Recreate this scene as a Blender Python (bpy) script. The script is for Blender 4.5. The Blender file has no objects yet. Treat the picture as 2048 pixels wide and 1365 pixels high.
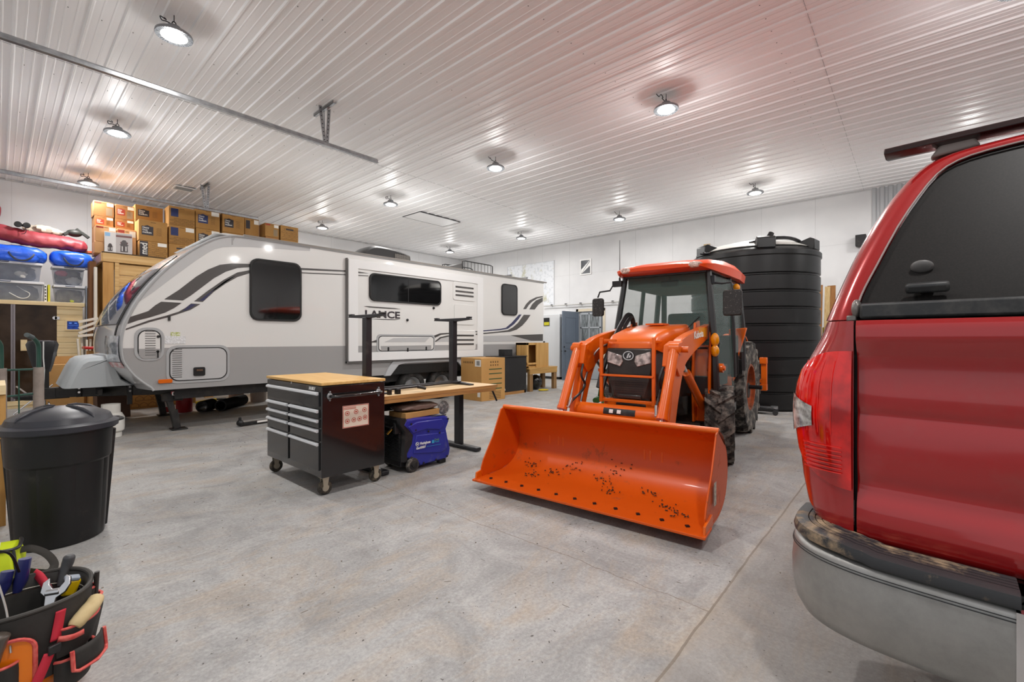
import bpy, bmesh, random
from math import *
from mathutils import Vector as V, Matrix, noise
random.seed(11)
S = bpy.context.scene
COL = S.collection
# ------------------------------------------------------------------ camera, world, exposure
YAW = radians(41.4); SY, CYW = sin(YAW), cos(YAW)
FPX, PX0, PY0, EYE = 907.0, 1024.0, 680.0, 1.36
cam_d = bpy.data.cameras.new('camera'); cam = bpy.data.objects.new('camera', cam_d); COL.objects.link(cam)
cam.location = (0, 0, EYE); cam.rotation_euler = (pi/2, 0, YAW - pi/2)
cam_d.sensor_width = 36; cam_d.lens = 36*FPX/2048; cam_d.shift_y = -2.5/2048
cam_d.clip_start = 0.05; cam_d.clip_end = 200
S.camera = cam
S.view_settings.view_transform = 'Standard'; S.view_settings.look = 'None'
S.view_settings.exposure = 0.0; S.view_settings.gamma = 1.0; S.view_settings.use_curve_mapping = False
W = bpy.data.worlds.new('overcast'); S.world = W; W.use_nodes = True
bg = W.node_tree.nodes['Background']; bg.inputs[0].default_value = (0.93, 0.96, 1.0, 1); bg.inputs[1].default_value = 0.7
LAMP_W = 33.0
S.cycles.use_denoising = True
S.cycles.max_bounces = 8; S.cycles.diffuse_bounces = 5; S.cycles.glossy_bounces = 4; S.cycles.transmission_bounces = 6; S.cycles.transparent_max_bounces = 8
S.cycles.caustics_reflective = False; S.cycles.caustics_refractive = False; S.cycles.sample_clamp_indirect = 6.0

# ------------------------------------------------------------------ measuring helpers (photo pixel -> point on a real plane)
def ray(px, py):
    o = (px-PX0)/FPX; u = (PY0-py)/FPX
    return V((o*SY+CYW, -o*CYW+SY, u))
def onX(px, py, x): r = ray(px, py); return V((0, 0, EYE)) + r*(x/r.x)
def onY(px, py, y): r = ray(px, py); return V((0, 0, EYE)) + r*(y/r.y)
def onZ(px, py, z): r = ray(px, py); return V((0, 0, EYE)) + r*((z-EYE)/r.z)

# ------------------------------------------------------------------ materials
def lin(h):
    if isinstance(h, tuple): return h if len(h) == 4 else (*h, 1)
    h = h.lstrip('#'); v = [int(h[i:i+2], 16)/255 for i in (0, 2, 4)]
    return tuple((c/12.92 if c <= .04045 else ((c+.055)/1.055)**2.4) for c in v) + (1,)
MATS = {}
def setin(b, k, v):
    if k in b.inputs: b.inputs[k].default_value = v
def mat(name, col, rough=.5, metal=0, col2=None, scale=6, lo=.35, hi=.65, stretch=(1, 1, 1), bump=0, bscale=30, coat=0, emit=0, ecol=None, trans=0, ior=1.45, dust=None, dscale=9, dlo=.5, dhi=.7, rvar=0, alpha=1, spec=.5):
    if name in MATS: return MATS[name]
    m = bpy.data.materials.new(name); m.use_nodes = True; nt = m.node_tree; N = nt.nodes; L = nt.links
    b = N['Principled BSDF']; b.inputs['Base Color'].default_value = lin(col); b.inputs['Roughness'].default_value = rough; b.inputs['Metallic'].default_value = metal
    setin(b, 'Coat Weight', coat); setin(b, 'Coat Roughness', .06); setin(b, 'Transmission Weight', trans); setin(b, 'IOR', ior); setin(b, 'Specular IOR Level', spec)
    if alpha < 1: b.inputs['Alpha'].default_value = alpha
    if emit: setin(b, 'Emission Color', lin(ecol or col)); setin(b, 'Emission Strength', emit)
    if col2 or bump or dust or rvar:
        tc = N.new('ShaderNodeTexCoord'); mp = N.new('ShaderNodeMapping'); mp.inputs['Scale'].default_value = stretch
        L.new(tc.outputs['Object'], mp.inputs['Vector'])
        def nz(sc, det=6, r=.55):
            n = N.new('ShaderNodeTexNoise'); n.inputs['Scale'].default_value = sc; n.inputs['Detail'].default_value = det; n.inputs['Roughness'].default_value = r
            L.new(mp.outputs[0], n.inputs['Vector']); return n
        def ramp(src, a, c, ca, cc):
            r = N.new('ShaderNodeValToRGB'); r.color_ramp.elements[0].position = a; r.color_ramp.elements[1].position = c
            r.color_ramp.elements[0].color = ca; r.color_ramp.elements[1].color = cc; L.new(src, r.inputs[0]); return r
        last = None
        if col2:
            last = ramp(nz(scale).outputs['Fac'], lo, hi, lin(col), lin(col2)).outputs[0]
        if dust:
            mx = N.new('ShaderNodeMix'); mx.data_type = 'RGBA'
            d = ramp(nz(dscale, 9, .68).outputs['Fac'], dlo, dhi, (0, 0, 0, 1), (1, 1, 1, 1))
            L.new(d.outputs[0], mx.inputs['Factor'])
            if last: L.new(last, mx.inputs['A'])
            else: mx.inputs['A'].default_value = lin(col)
            mx.inputs['B'].default_value = lin(dust); last = mx.outputs['Result']
            mr = N.new('ShaderNodeMapRange'); L.new(d.outputs[0], mr.inputs['Value']); mr.inputs['To Min'].default_value = rough; mr.inputs['To Max'].default_value = min(1, rough+.4)
            L.new(mr.outputs[0], b.inputs['Roughness'])
        if last: L.new(last, b.inputs['Base Color'])
        if rvar and not dust:
            mr = N.new('ShaderNodeMapRange'); L.new(nz(scale*.7).outputs['Fac'], mr.inputs['Value']); mr.inputs['From Min'].default_value = .3; mr.inputs['From Max'].default_value = .7
            mr.inputs['To Min'].default_value = max(.02, rough-rvar); mr.inputs['To Max'].default_value = rough+rvar; L.new(mr.outputs[0], b.inputs['Roughness'])
        if bump:
            bp = N.new('ShaderNodeBump'); bp.inputs['Strength'].default_value = bump; bp.inputs['Distance'].default_value = .01
            L.new(nz(bscale, 8, .6).outputs['Fac'], bp.inputs['Height']); L.new(bp.outputs[0], b.inputs['Normal'])
    MATS[name] = m; return m
def wood(name, c1, c2, axis='x', rough=.55, sc=6):
    st = {'x': (.35, 6, 6), 'y': (6, .35, 6), 'z': (6, 6, .35)}[axis]
    return mat(name, c1, rough, col2=c2, scale=sc, lo=.3, hi=.7, stretch=st, bump=.12, bscale=12)

# ------------------------------------------------------------------ mesh builder
class MB:
    def __init__(s): s.v = []; s.f = []; s.mi = []; s.cur = 0
    def add(s, vs, fs):
        n = len(s.v); s.v += [V(v) for v in vs]; s.f += [tuple(i+n for i in f) for f in fs]; s.mi += [s.cur]*len(fs); return s
    def box(s, c, d, rz=0, rot=None):
        R = rot or Matrix.Rotation(rz, 3, 'Z'); c = V(c); h = V(d)/2
        vs = [c+R @ V((x*h.x, y*h.y, z*h.z)) for z in (-1, 1) for y in (-1, 1) for x in (-1, 1)]
        return s.add(vs, [(0, 2, 3, 1), (4, 5, 7, 6), (0, 1, 5, 4), (2, 6, 7, 3), (0, 4, 6, 2), (1, 3, 7, 5)])
    def bb(s, x0, y0, z0, x1, y1, z1):
        return s.box(((x0+x1)/2, (y0+y1)/2, (z0+z1)/2), (abs(x1-x0), abs(y1-y0), abs(z1-z0)))
    def bar(s, p0, p1, w, h, up=(0, 0, 1)):
        p0, p1 = V(p0), V(p1); d = (p1-p0); L = d.length; d.normalize(); u = V(up); sd = d.cross(u)
        if sd.length < 1e-4: sd = d.cross(V((1, 0, 0)))
        sd.normalize(); u = sd.cross(d)
        R = Matrix((d, sd, u)).transposed(); return s.box((p0+p1)/2, (L, w, h), rot=R)
    def cyl(s, p0, p1, r0, r1=None, n=16, cap=True):
        p0, p1 = V(p0), V(p1); r1 = r0 if r1 is None else r1; d = (p1-p0).normalized(); a = d.orthogonal().normalized(); b = d.cross(a)
        vs = [p+(a*cos(t)+b*sin(t))*r for p, r in ((p0, r0), (p1, r1)) for t in (2*pi*i/n for i in range(n))]
        fs = [(i, (i+1) % n, n+(i+1) % n, n+i) for i in range(n)]
        if cap: fs += [tuple(reversed(range(n))), tuple(range(n, 2*n))]
        return s.add(vs, fs)
    def tube(s, pts, r, n=8, closed=False, flat=1):
        pts = [V(p) for p in pts]; m = len(pts); vs = []; a = None
        for i, p in enumerate(pts):
            t = (pts[(i+1) % m]-pts[i-1]) if closed else (pts[min(i+1, m-1)]-pts[max(i-1, 0)])
            t.normalize()
            a = t.orthogonal().normalized() if a is None else (a-t*a.dot(t)).normalized()
            b = t.cross(a); rr = r[i] if isinstance(r, (list, tuple)) else r
            vs += [p+(a*cos(q)+b*sin(q)*flat)*rr for q in (2*pi*k/n for k in range(n))]
        fs = []
        for i in range(m if closed else m-1):
            for k in range(n):
                j = (i+1) % m; fs.append((i*n+k, i*n+(k+1) % n, j*n+(k+1) % n, j*n+k))
        if not closed: fs += [tuple(reversed(range(n))), tuple(range((m-1)*n, m*n))]
        return s.add(vs, fs)
    def prism(s, poly, axis, a0, a1):
        def P(q, a): return {'x': (a, q[0], q[1]), 'y': (q[0], a, q[1]), 'z': (q[0], q[1], a)}[axis]
        n = len(poly); vs = [P(q, a0) for q in poly]+[P(q, a1) for q in poly]
        return s.add(vs, [tuple(range(n)), tuple(reversed(range(n, 2*n)))]+[(i, (i+1) % n, n+(i+1) % n, n+i) for i in range(n)])
    def lathe(s, prof, c=(0, 0, 0), axis='z', n=32, a0=0, a1=2*pi, sx=1, sy=1):
        full = abs(a1-a0-2*pi) < 1e-6; c = V(c); m = len(prof); k = n if full else n+1; vs = []
        for i in range(k):
            t = a0+(a1-a0)*i/n
            for r, h in prof:
                x, y = r*cos(t)*sx, r*sin(t)*sy
                vs.append(c+{'z': V((x, y, h)), 'y': V((x, h, y)), 'x': V((h, x, y))}[axis])
        fs = [(i*m+j, ((i+1) % k)*m+j, ((i+1) % k)*m+j+1, i*m+j+1) for i in range(n) for j in range(m-1)]
        return s.add(vs, fs)
    def ell(s, c, r, n=16, m=10, fn=None):
        c = V(c); prof = []
        vs = []; r = (r, r, r) if not hasattr(r, '__len__') else r
        for j in range(m+1):
            ph = pi*j/m
            for i in range(n):
                t = 2*pi*i/n; p = V((r[0]*sin(ph)*cos(t), r[1]*sin(ph)*sin(t), r[2]*cos(ph)))
                if fn: p = fn(p)
                vs.append(c+p)
        return s.add(vs, [(j*n+i, j*n+(i+1) % n, (j+1)*n+(i+1) % n, (j+1)*n+i) for j in range(m) for i in range(n)])
    def grid(s, fn, nu, nv, thick=None):
        vs = [V(fn(i/nu, j/nv)) for i in range(nu+1) for j in range(nv+1)]; w = nv+1
        fs = [(i*w+j, (i+1)*w+j, (i+1)*w+j+1, i*w+j+1) for i in range(nu) for j in range(nv)]
        if thick is not None:
            n = len(vs); t = V(thick); vs2 = [v+t for v in vs]
            fs2 = [tuple(n+i for i in reversed(f)) for f in fs]
            rim = [i*w for i in range(nu+1)]+[nu*w+j for j in range(1, nv+1)]+[i*w+nv for i in range(nu-1, -1, -1)]+[j for j in range(nv-1, 0, -1)]
            m = len(rim); fs3 = [(rim[q], rim[(q+1) % m], n+rim[(q+1) % m], n+rim[q]) for q in range(m)]
            return s.add(vs+vs2, fs+fs2+fs3)
        return s.add(vs, fs)
    def loft(s, secs, cap=True, closed=True):
        n = len(secs[0]); vs = [V(p) for q in secs for p in q]; fs = []
        for i in range(len(secs)-1):
            for k in range(n if closed else n-1): fs.append((i*n+k, i*n+(k+1) % n, (i+1)*n+(k+1) % n, (i+1)*n+k))
        if cap: fs += [tuple(range(n)), tuple(reversed(range(len(vs)-n, len(vs))))]
        return s.add(vs, fs)
    def build(s, name, m, parent=None, bevel=0, ang=38, wc=False, seg=2, merge=False):
        root = parent
        while root is not None and root.parent: root = root.parent
        vs = s.v
        if wc and root is not None:
            Mi = (Matrix.Translation(root.location) @ root.rotation_euler.to_matrix().to_4x4()).inverted(); vs = [Mi @ v for v in vs]
        me = bpy.data.meshes.new(name); me.from_pydata([tuple(v) for v in vs], [], s.f); me.validate()
        bm = bmesh.new(); bm.from_mesh(me)
        if merge: bmesh.ops.remove_doubles(bm, verts=bm.verts, dist=1e-4)
        bmesh.ops.recalc_face_normals(bm, faces=bm.faces); bm.to_mesh(me); bm.free()
        ms = m if isinstance(m, (list, tuple)) else [m]
        for q in ms: me.materials.append(q)
        if len(ms) > 1 and len(me.polygons) == len(s.mi): me.polygons.foreach_set('material_index', s.mi)
        me.polygons.foreach_set('use_smooth', [True]*len(me.polygons)); me.set_sharp_from_angle(angle=radians(ang))
        o = bpy.data.objects.new(name, me); COL.objects.link(o); o.parent = parent
        if bevel:
            b = o.modifiers.new('bevel', 'BEVEL'); b.width = bevel; b.segments = seg; b.limit_method = 'ANGLE'; b.angle_limit = radians(35); b.use_clamp_overlap = True
            b.harden_normals = False
        return o
def tag(o, label=None, cat=None, group=None, kind=None):
    if label: o['label'] = label
    if cat: o['category'] = cat
    if group: o['group'] = group
    if kind: o['kind'] = kind
    return o
def thing(name, label, cat, loc=(0, 0, 0), rz=0, group=None):
    o = bpy.data.objects.new(name, None); COL.objects.link(o); o.empty_display_size = .2
    o.location = loc; o.rotation_euler = (0, 0, rz); return tag(o, label, cat, group)
def rrect(x0, z0, x1, z1, r, n=5):
    P = []
    for cx, cz, a in ((x1-r, z1-r, 0), (x0+r, z1-r, 90), (x0+r, z0+r, 180), (x1-r, z0+r, 270)):
        for i in range(n+1): t = radians(a+90*i/n); P.append((cx+r*cos(t), cz+r*sin(t)))
    return P
def ring(mb, poly, inner, axis, a0, a1):
    n = len(poly)
    def P(q, a): return {'x': (a, q[0], q[1]), 'y': (q[0], a, q[1]), 'z': (q[0], q[1], a)}[axis]
    vs = [P(q, a) for a in (a0, a1) for pl in (poly, inner) for q in pl]; fs = []
    for i in range(n):
        j = (i+1) % n; fs += [(i, j, n+j, n+i), (2*n+i, 2*n+j, 3*n+j, 3*n+i), (i, j, 2*n+j, 2*n+i), (n+i, n+j, 3*n+j, 3*n+i)]
    mb.add(vs, fs)
def text(s, size, o, right, up, name, m, parent, depth=.001, wc=False, width=None, bold=0, shear=0, align='LEFT'):
    cu = bpy.data.curves.new('t', 'FONT'); cu.body = s; cu.size = size; cu.extrude = depth/2; cu.offset = bold; cu.shear = shear; cu.align_x = align; cu.resolution_u = 3
    to = bpy.data.objects.new('t', cu); me = bpy.data.meshes.new_from_object(to)
    bpy.data.objects.remove(to); bpy.data.curves.remove(cu)
    if width and len(me.vertices):
        xs = [v.co.x for v in me.vertices]; k = width/max(1e-6, max(xs)-min(xs))
    else: k = 1
    R = V(right).normalized(); U = V(up).normalized(); N = R.cross(U)
    mb = MB(); mb.add([V(o)+R*v.co.x*k+U*v.co.y+N*v.co.z for v in me.vertices], [tuple(p.vertices) for p in me.polygons])
    bpy.data.meshes.remove(me)
    return mb.build(name, m, parent, wc=wc)
def copy_tree(o, parent=None):
    c = o.copy(); COL.objects.link(c); c.parent = parent
    for ch in list(o.children): copy_tree(ch, c)
    return c
def arc(cx, cz, r, a0, a1, n=8): return [(cx+r*cos(radians(a0+(a1-a0)*i/n)), cz+r*sin(radians(a0+(a1-a0)*i/n))) for i in range(n+1)]
def smooth(pts, n=6):
    P = [V(p) for p in pts]; out = []
    for i in range(len(P)-1):
        p0, p1, p2, p3 = P[max(i-1, 0)], P[i], P[i+1], P[min(i+2, len(P)-1)]
        for k in range(n):
            t = k/n; out.append(.5*((2*p1)+(p2-p0)*t+(2*p0-5*p1+4*p2-p3)*t*t+(3*p1-p0-3*p2+p3)*t**3))
    return out+[P[-1]]
black_pl = mat('black_plastic', '#1c1c1e', .45, dust='#57534e', dscale=7, dlo=.55, dhi=.85)
black_metal = mat('black_metal', '#161617', .38, dust='#4a4744', dscale=9, dlo=.6, dhi=.9)
dark_steel = mat('dark_steel', '#2b2b2e', .4, .6)
chrome = mat('chrome', '#d8d8da', .12, 1.0)
steel = mat('galvanised_steel', '#a8aaad', .32, .9, col2='#8f9194', scale=14)
white_pl = mat('white_plastic', '#e6e6e4', .4)
# ------------------------------------------------------------------ the room
XW, YL, ZC, XF, YR = 13.45, 14.85, 4.88, -1.2, -6.4
def wallmat():
    m = bpy.data.materials.new('painted_board'); m.use_nodes = True; N = m.node_tree.nodes; L = m.node_tree.links; b = N['Principled BSDF']
    tc = N.new('ShaderNodeTexCoord'); mp = N.new('ShaderNodeMapping'); mp.inputs['Scale'].default_value = (1, 1, 2.2); L.new(tc.outputs['Object'], mp.inputs[0])
    v = N.new('ShaderNodeTexVoronoi'); v.inputs['Scale'].default_value = 22; L.new(mp.outputs[0], v.inputs['Vector'])
    n = N.new('ShaderNodeTexNoise'); n.inputs['Scale'].default_value = 1.3; n.inputs['Detail'].default_value = 5; L.new(tc.outputs['Object'], n.inputs['Vector'])
    r = N.new('ShaderNodeValToRGB'); r.color_ramp.elements[0].position = .3; r.color_ramp.elements[1].position = .7
    r.color_ramp.elements[0].color = lin('#cfcfd0'); r.color_ramp.elements[1].color = lin('#dadada'); L.new(n.outputs[0], r.inputs[0])
    L.new(r.outputs[0], b.inputs['Base Color']); b.inputs['Roughness'].default_value = .6
    bp = N.new('ShaderNodeBump'); bp.inputs['Strength'].default_value = .12; bp.inputs['Distance'].default_value = .004; L.new(v.outputs['Color'], bp.inputs['Height']); L.new(bp.outputs[0], b.inputs['Normal'])
    return m
wall_m = wallmat()
def concrete():
    m = bpy.data.materials.new('concrete'); m.use_nodes = True; nt = m.node_tree; N = nt.nodes; L = nt.links; b = N['Principled BSDF']
    tc = N.new('ShaderNodeTexCoord')
    def noise_(sc, det=8, ro=.6, stretch=None, rot=0, dist=0):
        mp = N.new('ShaderNodeMapping'); mp.inputs['Scale'].default_value = stretch or (1, 1, 1); mp.inputs['Rotation'].default_value = (0, 0, rot); L.new(tc.outputs['Object'], mp.inputs[0])
        n = N.new('ShaderNodeTexNoise'); n.inputs['Scale'].default_value = sc; n.inputs['Detail'].default_value = det; n.inputs['Roughness'].default_value = ro; n.inputs['Distortion'].default_value = dist
        L.new(mp.outputs[0], n.inputs['Vector']); return n.outputs['Fac']
    def ramp(src, a, c, ca, cc):
        r = N.new('ShaderNodeValToRGB'); r.color_ramp.elements[0].position = a; r.color_ramp.elements[1].position = c
        r.color_ramp.elements[0].color = lin(ca); r.color_ramp.elements[1].color = lin(cc); L.new(src, r.inputs[0]); return r.outputs[0]
    def mix(f, a, c, mode='MIX'):
        x = N.new('ShaderNodeMix'); x.data_type = 'RGBA'; x.blend_type = mode
        if isinstance(f, float): x.inputs['Factor'].default_value = f
        else: L.new(f, x.inputs['Factor'])
        for k, q in (('A', a), ('B', c)):
            if isinstance(q, str): x.inputs[k].default_value = lin(q)
            else: L.new(q, x.inputs[k])
        return x.outputs['Result']
    base = ramp(noise_(1.7, 12, .72, dist=1.0), .32, .68, '#8f8e8d', '#bbbab8')
    tan = mix(ramp(noise_(1.3, 12, .74, (1, 1.9, 1), .5, 1.2), .47, .66, '#000000', '#c8c8c8'), base, '#b5a28b')
    st = mix(ramp(noise_(3.2, 12, .78, (.35, 2.4, 1), .75, 1.2), .52, .66, '#000000', '#a8a8a8'), tan, '#c9c7c4')
    dk = mix(ramp(noise_(2.3, 10, .72, (1.8, .6, 1), .2, 1.5), .54, .70, '#000000', '#a0a0a0'), st, '#7d7a77')
    fine = mix(.55, dk, ramp(noise_(55, 6, .75), .3, .7, '#8a8a8a', '#ffffff'), 'MULTIPLY')
    speck = mix(ramp(noise_(38, 2, .5), .26, .29, '#ffffff', '#000000'), fine, '#4a4541')
    # saw-cut joints
    sp = N.new('ShaderNodeSeparateXYZ'); L.new(tc.outputs['Object'], sp.inputs[0])
    wob = noise_(2.2, 8, .65)
    def math_(op, a, c=None):
        x = N.new('ShaderNodeMath'); x.operation = op
        for i, q in enumerate((a, c)):
            if q is None: continue
            if isinstance(q, (int, float)): x.inputs[i].default_value = q
            else: L.new(q, x.inputs[i])
        return x.outputs[0]
    wx = math_('MULTIPLY', math_('SUBTRACT', wob, .5), .12)
    dy = math_('ABSOLUTE', math_('ADD', math_('SUBTRACT', sp.outputs['Y'], .76), math_('MULTIPLY', wx, .25)))
    l1 = math_('LESS_THAN', dy, .006)
    dx = math_('ABSOLUTE', math_('ADD', math_('SUBTRACT', sp.outputs['X'], 2.36), wx))
    l2 = math_('MULTIPLY', math_('LESS_THAN', dx, .0035), math_('GREATER_THAN', sp.outputs['Y'], .76))
    dx2 = math_('ABSOLUTE', math_('SUBTRACT', sp.outputs['X'], 7.2)); l3 = math_('LESS_THAN', dx2, .004)
    jl = math_('MAXIMUM', math_('MAXIMUM', l1, l2), l3)
    right = math_('LESS_THAN', sp.outputs['Y'], .76)
    sl = mix(math_('MULTIPLY', right, .75), speck, '#7d7770', 'MULTIPLY') if False else mix(math_('MULTIPLY', right, .38), speck, '#857d75')
    sand = mix(ramp(math_('ADD', dy, math_('MULTIPLY', wob, .05)), .02, .07, '#8c8c8c', '#000000'), sl, '#a8957c')
    fin = mix(math_('MULTIPLY', jl, .7), sand, '#6b5f52')
    L.new(fin, b.inputs['Base Color'])
    rr = N.new('ShaderNodeMapRange'); L.new(noise_(3, 6, .6), rr.inputs['Value']); rr.inputs['To Min'].default_value = .38; rr.inputs['To Max'].default_value = .8; L.new(rr.outputs[0], b.inputs['Roughness'])
    bp = N.new('ShaderNodeBump'); bp.inputs['Strength'].default_value = .25; bp.inputs['Distance'].default_value = .004; L.new(noise_(26, 8, .7), bp.inputs['Height']); L.new(bp.outputs[0], b.inputs['Normal'])
    return m
mb = MB(); mb.bb(XF-6, YR-.2, -.2, XW+6, YL+.2, 0); tag(mb.build('floor', concrete()), kind='structure')
# ribbed liner panels overhead
ceil_m = mat('ceiling_panel', '#f4f4f5', .43, 0, coat=0, rvar=.06, scale=2)
mb = MB(); prof = []; per = .267; x = XF-.3
while x < XW+.1:
    for dx, dz in ((0, 0), (.012, .019), (.030, .019), (.042, 0), (.098, 0), (.103, .004), (.113, .004), (.118, 0), (.186, 0), (.191, .004), (.201, .004), (.206, 0)):
        prof.append((x+dx, ZC-dz))
    x += per
vs = [(a, YR-.1, b) for a, b in prof]+[(a, YL+.1, b) for a, b in prof]; n = len(prof)
mb.add(vs, [(i, i+1, n+i+1, n+i) for i in range(n-1)]); mb.bb(XF-.3, YR-.1, ZC+.03, XW+.1, YL+.1, ZC+.12)
cl = tag(mb.build('ceiling', ceil_m, ang=12), kind='structure')
# screws along purlin lines and the panel lap seam
mb = MB(); scr = mat('screw_heads', '#77797c', .4, .5)
for k in range(8):
    yy = 1.2+k*1.83
    for i in range(52):
        xx = XF+.02+i*per; mb.cyl((xx+.07, yy, ZC-.004), (xx+.07, yy, ZC+.005), .006, n=6)
tag(mb.build('screw_rows', scr, cl, ang=60), 'small grey screw heads', kind='stuff')
mb = MB(); mb.bb(XF, 8.04, ZC-.004, XW, 8.044, ZC-.0005); mb.bb(XF, .84, ZC-.004, XW, .844, ZC-.0005); mb.build('panel_lap', mat('lap_line', '#a9abad', .5), cl)
# walls
mb = MB(); mb.bb(XF, YL, 0, XW+.2, YL+.2, ZC+.1); wl = tag(mb.build('wall_left', wall_m), kind='structure')
seam = mat('panel_seam', '#c2c2c2', .8)
mb = MB()
for i in range(12): mb.bb(.2+i*1.22, YL-.002, 0, .206+i*1.22, YL, ZC)
mb.bb(XF, YL-.002, 2.44, XW, YL, 2.446); mb.build('panel_seams', seam, wl)
mb = MB(); mb.bb(XF, YL-.03, ZC-.035, XW, YL-.001, ZC-.022); tag(mb.build('trim_left', seam), kind='structure')
# back wall with a doorway
hy = onX(1157, 680, XW).y; dtop = onX(1157, 624, XW).z
D0, D1 = hy-.97, hy
mb = MB(); mb.bb(XW, .69, 0, XW+.2, D0, ZC+.1); mb.bb(XW, D1, 0, XW+.2, YL+.2, ZC+.1); mb.bb(XW, D0, dtop, XW+.2, D1, ZC+.1)
wb = tag(mb.build('wall_back', wall_m), kind='structure')
mb = MB()
for yy in (14.0, 12.78, 11.56, 10.34, 9.12, 6.6, 5.4, 4.2, 3.0, 1.8): mb.bb(XW-.003, yy, .0, XW, yy+.007, ZC)
for zz in (2.44, 3.66): mb.bb(XW-.003, .69, zz, XW, YL, zz+.006)
mb.build('panel_seams', seam, wb)
mb = MB(); mb.bb(XW-.02, .69, ZC-.03, XW-.001, YL, ZC-.021); tag(mb.build('trim_back', seam), kind='structure')
mb = MB(); y = .69; pr = []
while y > YR-.1:
    for dy, dx in ((0, 0), (.06, 0), (.085, .03), (.125, .03), (.15, 0)): pr.append((XW-.02+dx, y-dy))
    y -= .15
vs = [(a, c, 0) for a, c in pr]+[(a, c, ZC+.05) for a, c in pr]; n = len(pr)
mb.add(vs, [(i, i+1, n+i+1, n+i) for i in range(n-1)]); mb.bb(XW+.03, YR-.1, 0, XW+.2, .69, ZC+.1)
tag(mb.build('wall_corrugated', mat('corrugated_sheet', '#b9bbbd', .35, .35), ang=20), kind='structure')
mb = MB(); mb.bb(XF, YR-.2, 0, XW+.2, YR, ZC+.1); tag(mb.build('wall_right', wall_m), kind='structure')
# front wall: unseen doorway around the camera left open for sky fill, closed door beside it
mb = MB()
mb.bb(XF-.2, 3.6, 0, XF, YL+.2, ZC+.1); mb.bb(XF-.2, YR-.2, 0, XF, -3.4, ZC+.1); mb.bb(XF-.2, -3.4, 4.3, XF, 3.6, ZC+.1)
tag(mb.build('wall_front', wall_m), kind='structure')
# bright yard beyond the small doorway
mb = MB(); mb.bb(XW+2.4, hy-4.0, 0, XW+2.5, hy+3, 3); tag(mb.build('wall_porch', mat('porch_wall', '#b9bcc0', .8)), kind='structure')
# door 1: blue panelled entry door standing open into the room
th = radians(186)
dr = thing('door_1', None, None, (XW-.01, hy, 0), 0); dr['kind'] = 'structure'; dr.rotation_euler = (0, 0, radians(178))
blue = mat('blue_door_paint', '#66717f', .45)
mb = MB(); mb.bb(0, -.022, .01, .92, .022, dtop-.01)
mb.cur = 0
for a, c, e, f in ((.16, 1.25, .76, dtop-.2), (.14, .2, .42, 1.08), (.5, .2, .78, 1.08)):
    for sgn in (1, -1):
        ring(mb, [(a, c), (e, c), (e, f), (a, f)], [(a+.03, c+.03), (e-.03, c+.03), (e-.03, f-.03), (a+.03, f-.03)], 'y', sgn*.021, sgn*.034)
mb.build('door_leaf', blue, dr, bevel=.003)
mb = MB()
for sg in (1, -1):
    mb.cyl((.85, sg*.022, .98), (.85, sg*.06, .98), .012); mb.ell((.85, sg*.075, .98), .028); mb.cyl((.85, sg*.02, 1.12), (.85, sg*.035, 1.12), .027)
mb.build('door_handle', black_metal, dr)
mb = MB(); t = wall_m
for (a, c) in ((D0-.09, D0), (D1, D1+.09)): mb.bb(XW-.02, a, 0, XW+.0, c, dtop+.09)
mb.bb(XW-.02, D0-.09, dtop, XW, D1+.09, dtop+.09); tag(mb.build('trim_1', mat('door_trim', '#cfc4ae', .6)), kind='structure')
# door 2: glazed porch door seen through the opening and beside it
a, c = onX(1161, 680, XW-.03).y, onX(1202, 680, XW-.03).y; zt = onX(1180, 626, XW).z
d2 = thing('door_2', None, None, (XW-.03, (a+c)/2, 0)); d2['kind'] = 'structure'; w = abs(a-c)/2
mb = MB(); ring(mb, [(-w, .02), (w, .02), (w, zt), (-w, zt)], [(-w+.05, .5), (w-.05, .5), (w-.05, zt-.06), (-w+.05, zt-.06)], 'x', -.02, .02)
for q in (.05,): mb.bb(-.02, q-.02, .5, .02, q+.02, zt)
mb.bb(-.02, -w, 1.75, .02, w, 1.8); mb.bb(-.02, -w, 1.1, .02, w, 1.14); mb.bb(-.015, -w, .02, .015, w, .52)
mb.build('door_frame', mat('grey_frame_paint', '#a3a8ad', .5), d2, bevel=.004)
mb = MB(); mb.bb(-.006, -w+.03, .5, .006, w-.03, zt-.04); mb.build('door_glass', mat('rain_glass', '#8f979a', .25, 0, col2='#4d4f50', scale=5, stretch=(1, 9, .8), lo=.4, hi=.6), d2)
# window 1: small square opening high on the back wall
p, q = onX(1161, 551, XW), onX(1183, 517.5, XW)
wn = thing('window_1', None, None, (XW-.015, (p.y+q.y)/2, (p.z+q.z)/2)); wn['kind'] = 'structure'; w, h = abs(p.y-q.y)/2, abs(p.z-q.z)/2
mb = MB(); ring(mb, [(-w, -h), (w, -h), (w, h), (-w, h)], [(-w+.035, -h+.035), (w-.035, -h+.035), (w-.035, h-.035), (-w+.035, h-.035)], 'x', -.02, .02); mb.build('window_frame', white_pl, wn)
mb = MB(); mb.bb(.0, -w+.03, -h+.03, .008, w-.03, h-.03); mb.build('window_glass', mat('dark_pane', '#55585c', .15), wn)
mb = MB()
for k in (-.24, .06): mb.prism([(w-.04, k-.28), (w-.04, k-.14), (-w+.04, k+.42), (-w+.04, k+.28)], 'x', -.006, -.001)
mb.v = [V((v.x, v.y, max(-h+.036, min(h-.036, v.z)))) for v in mb.v]; mb.build('brace', white_pl, wn)
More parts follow.
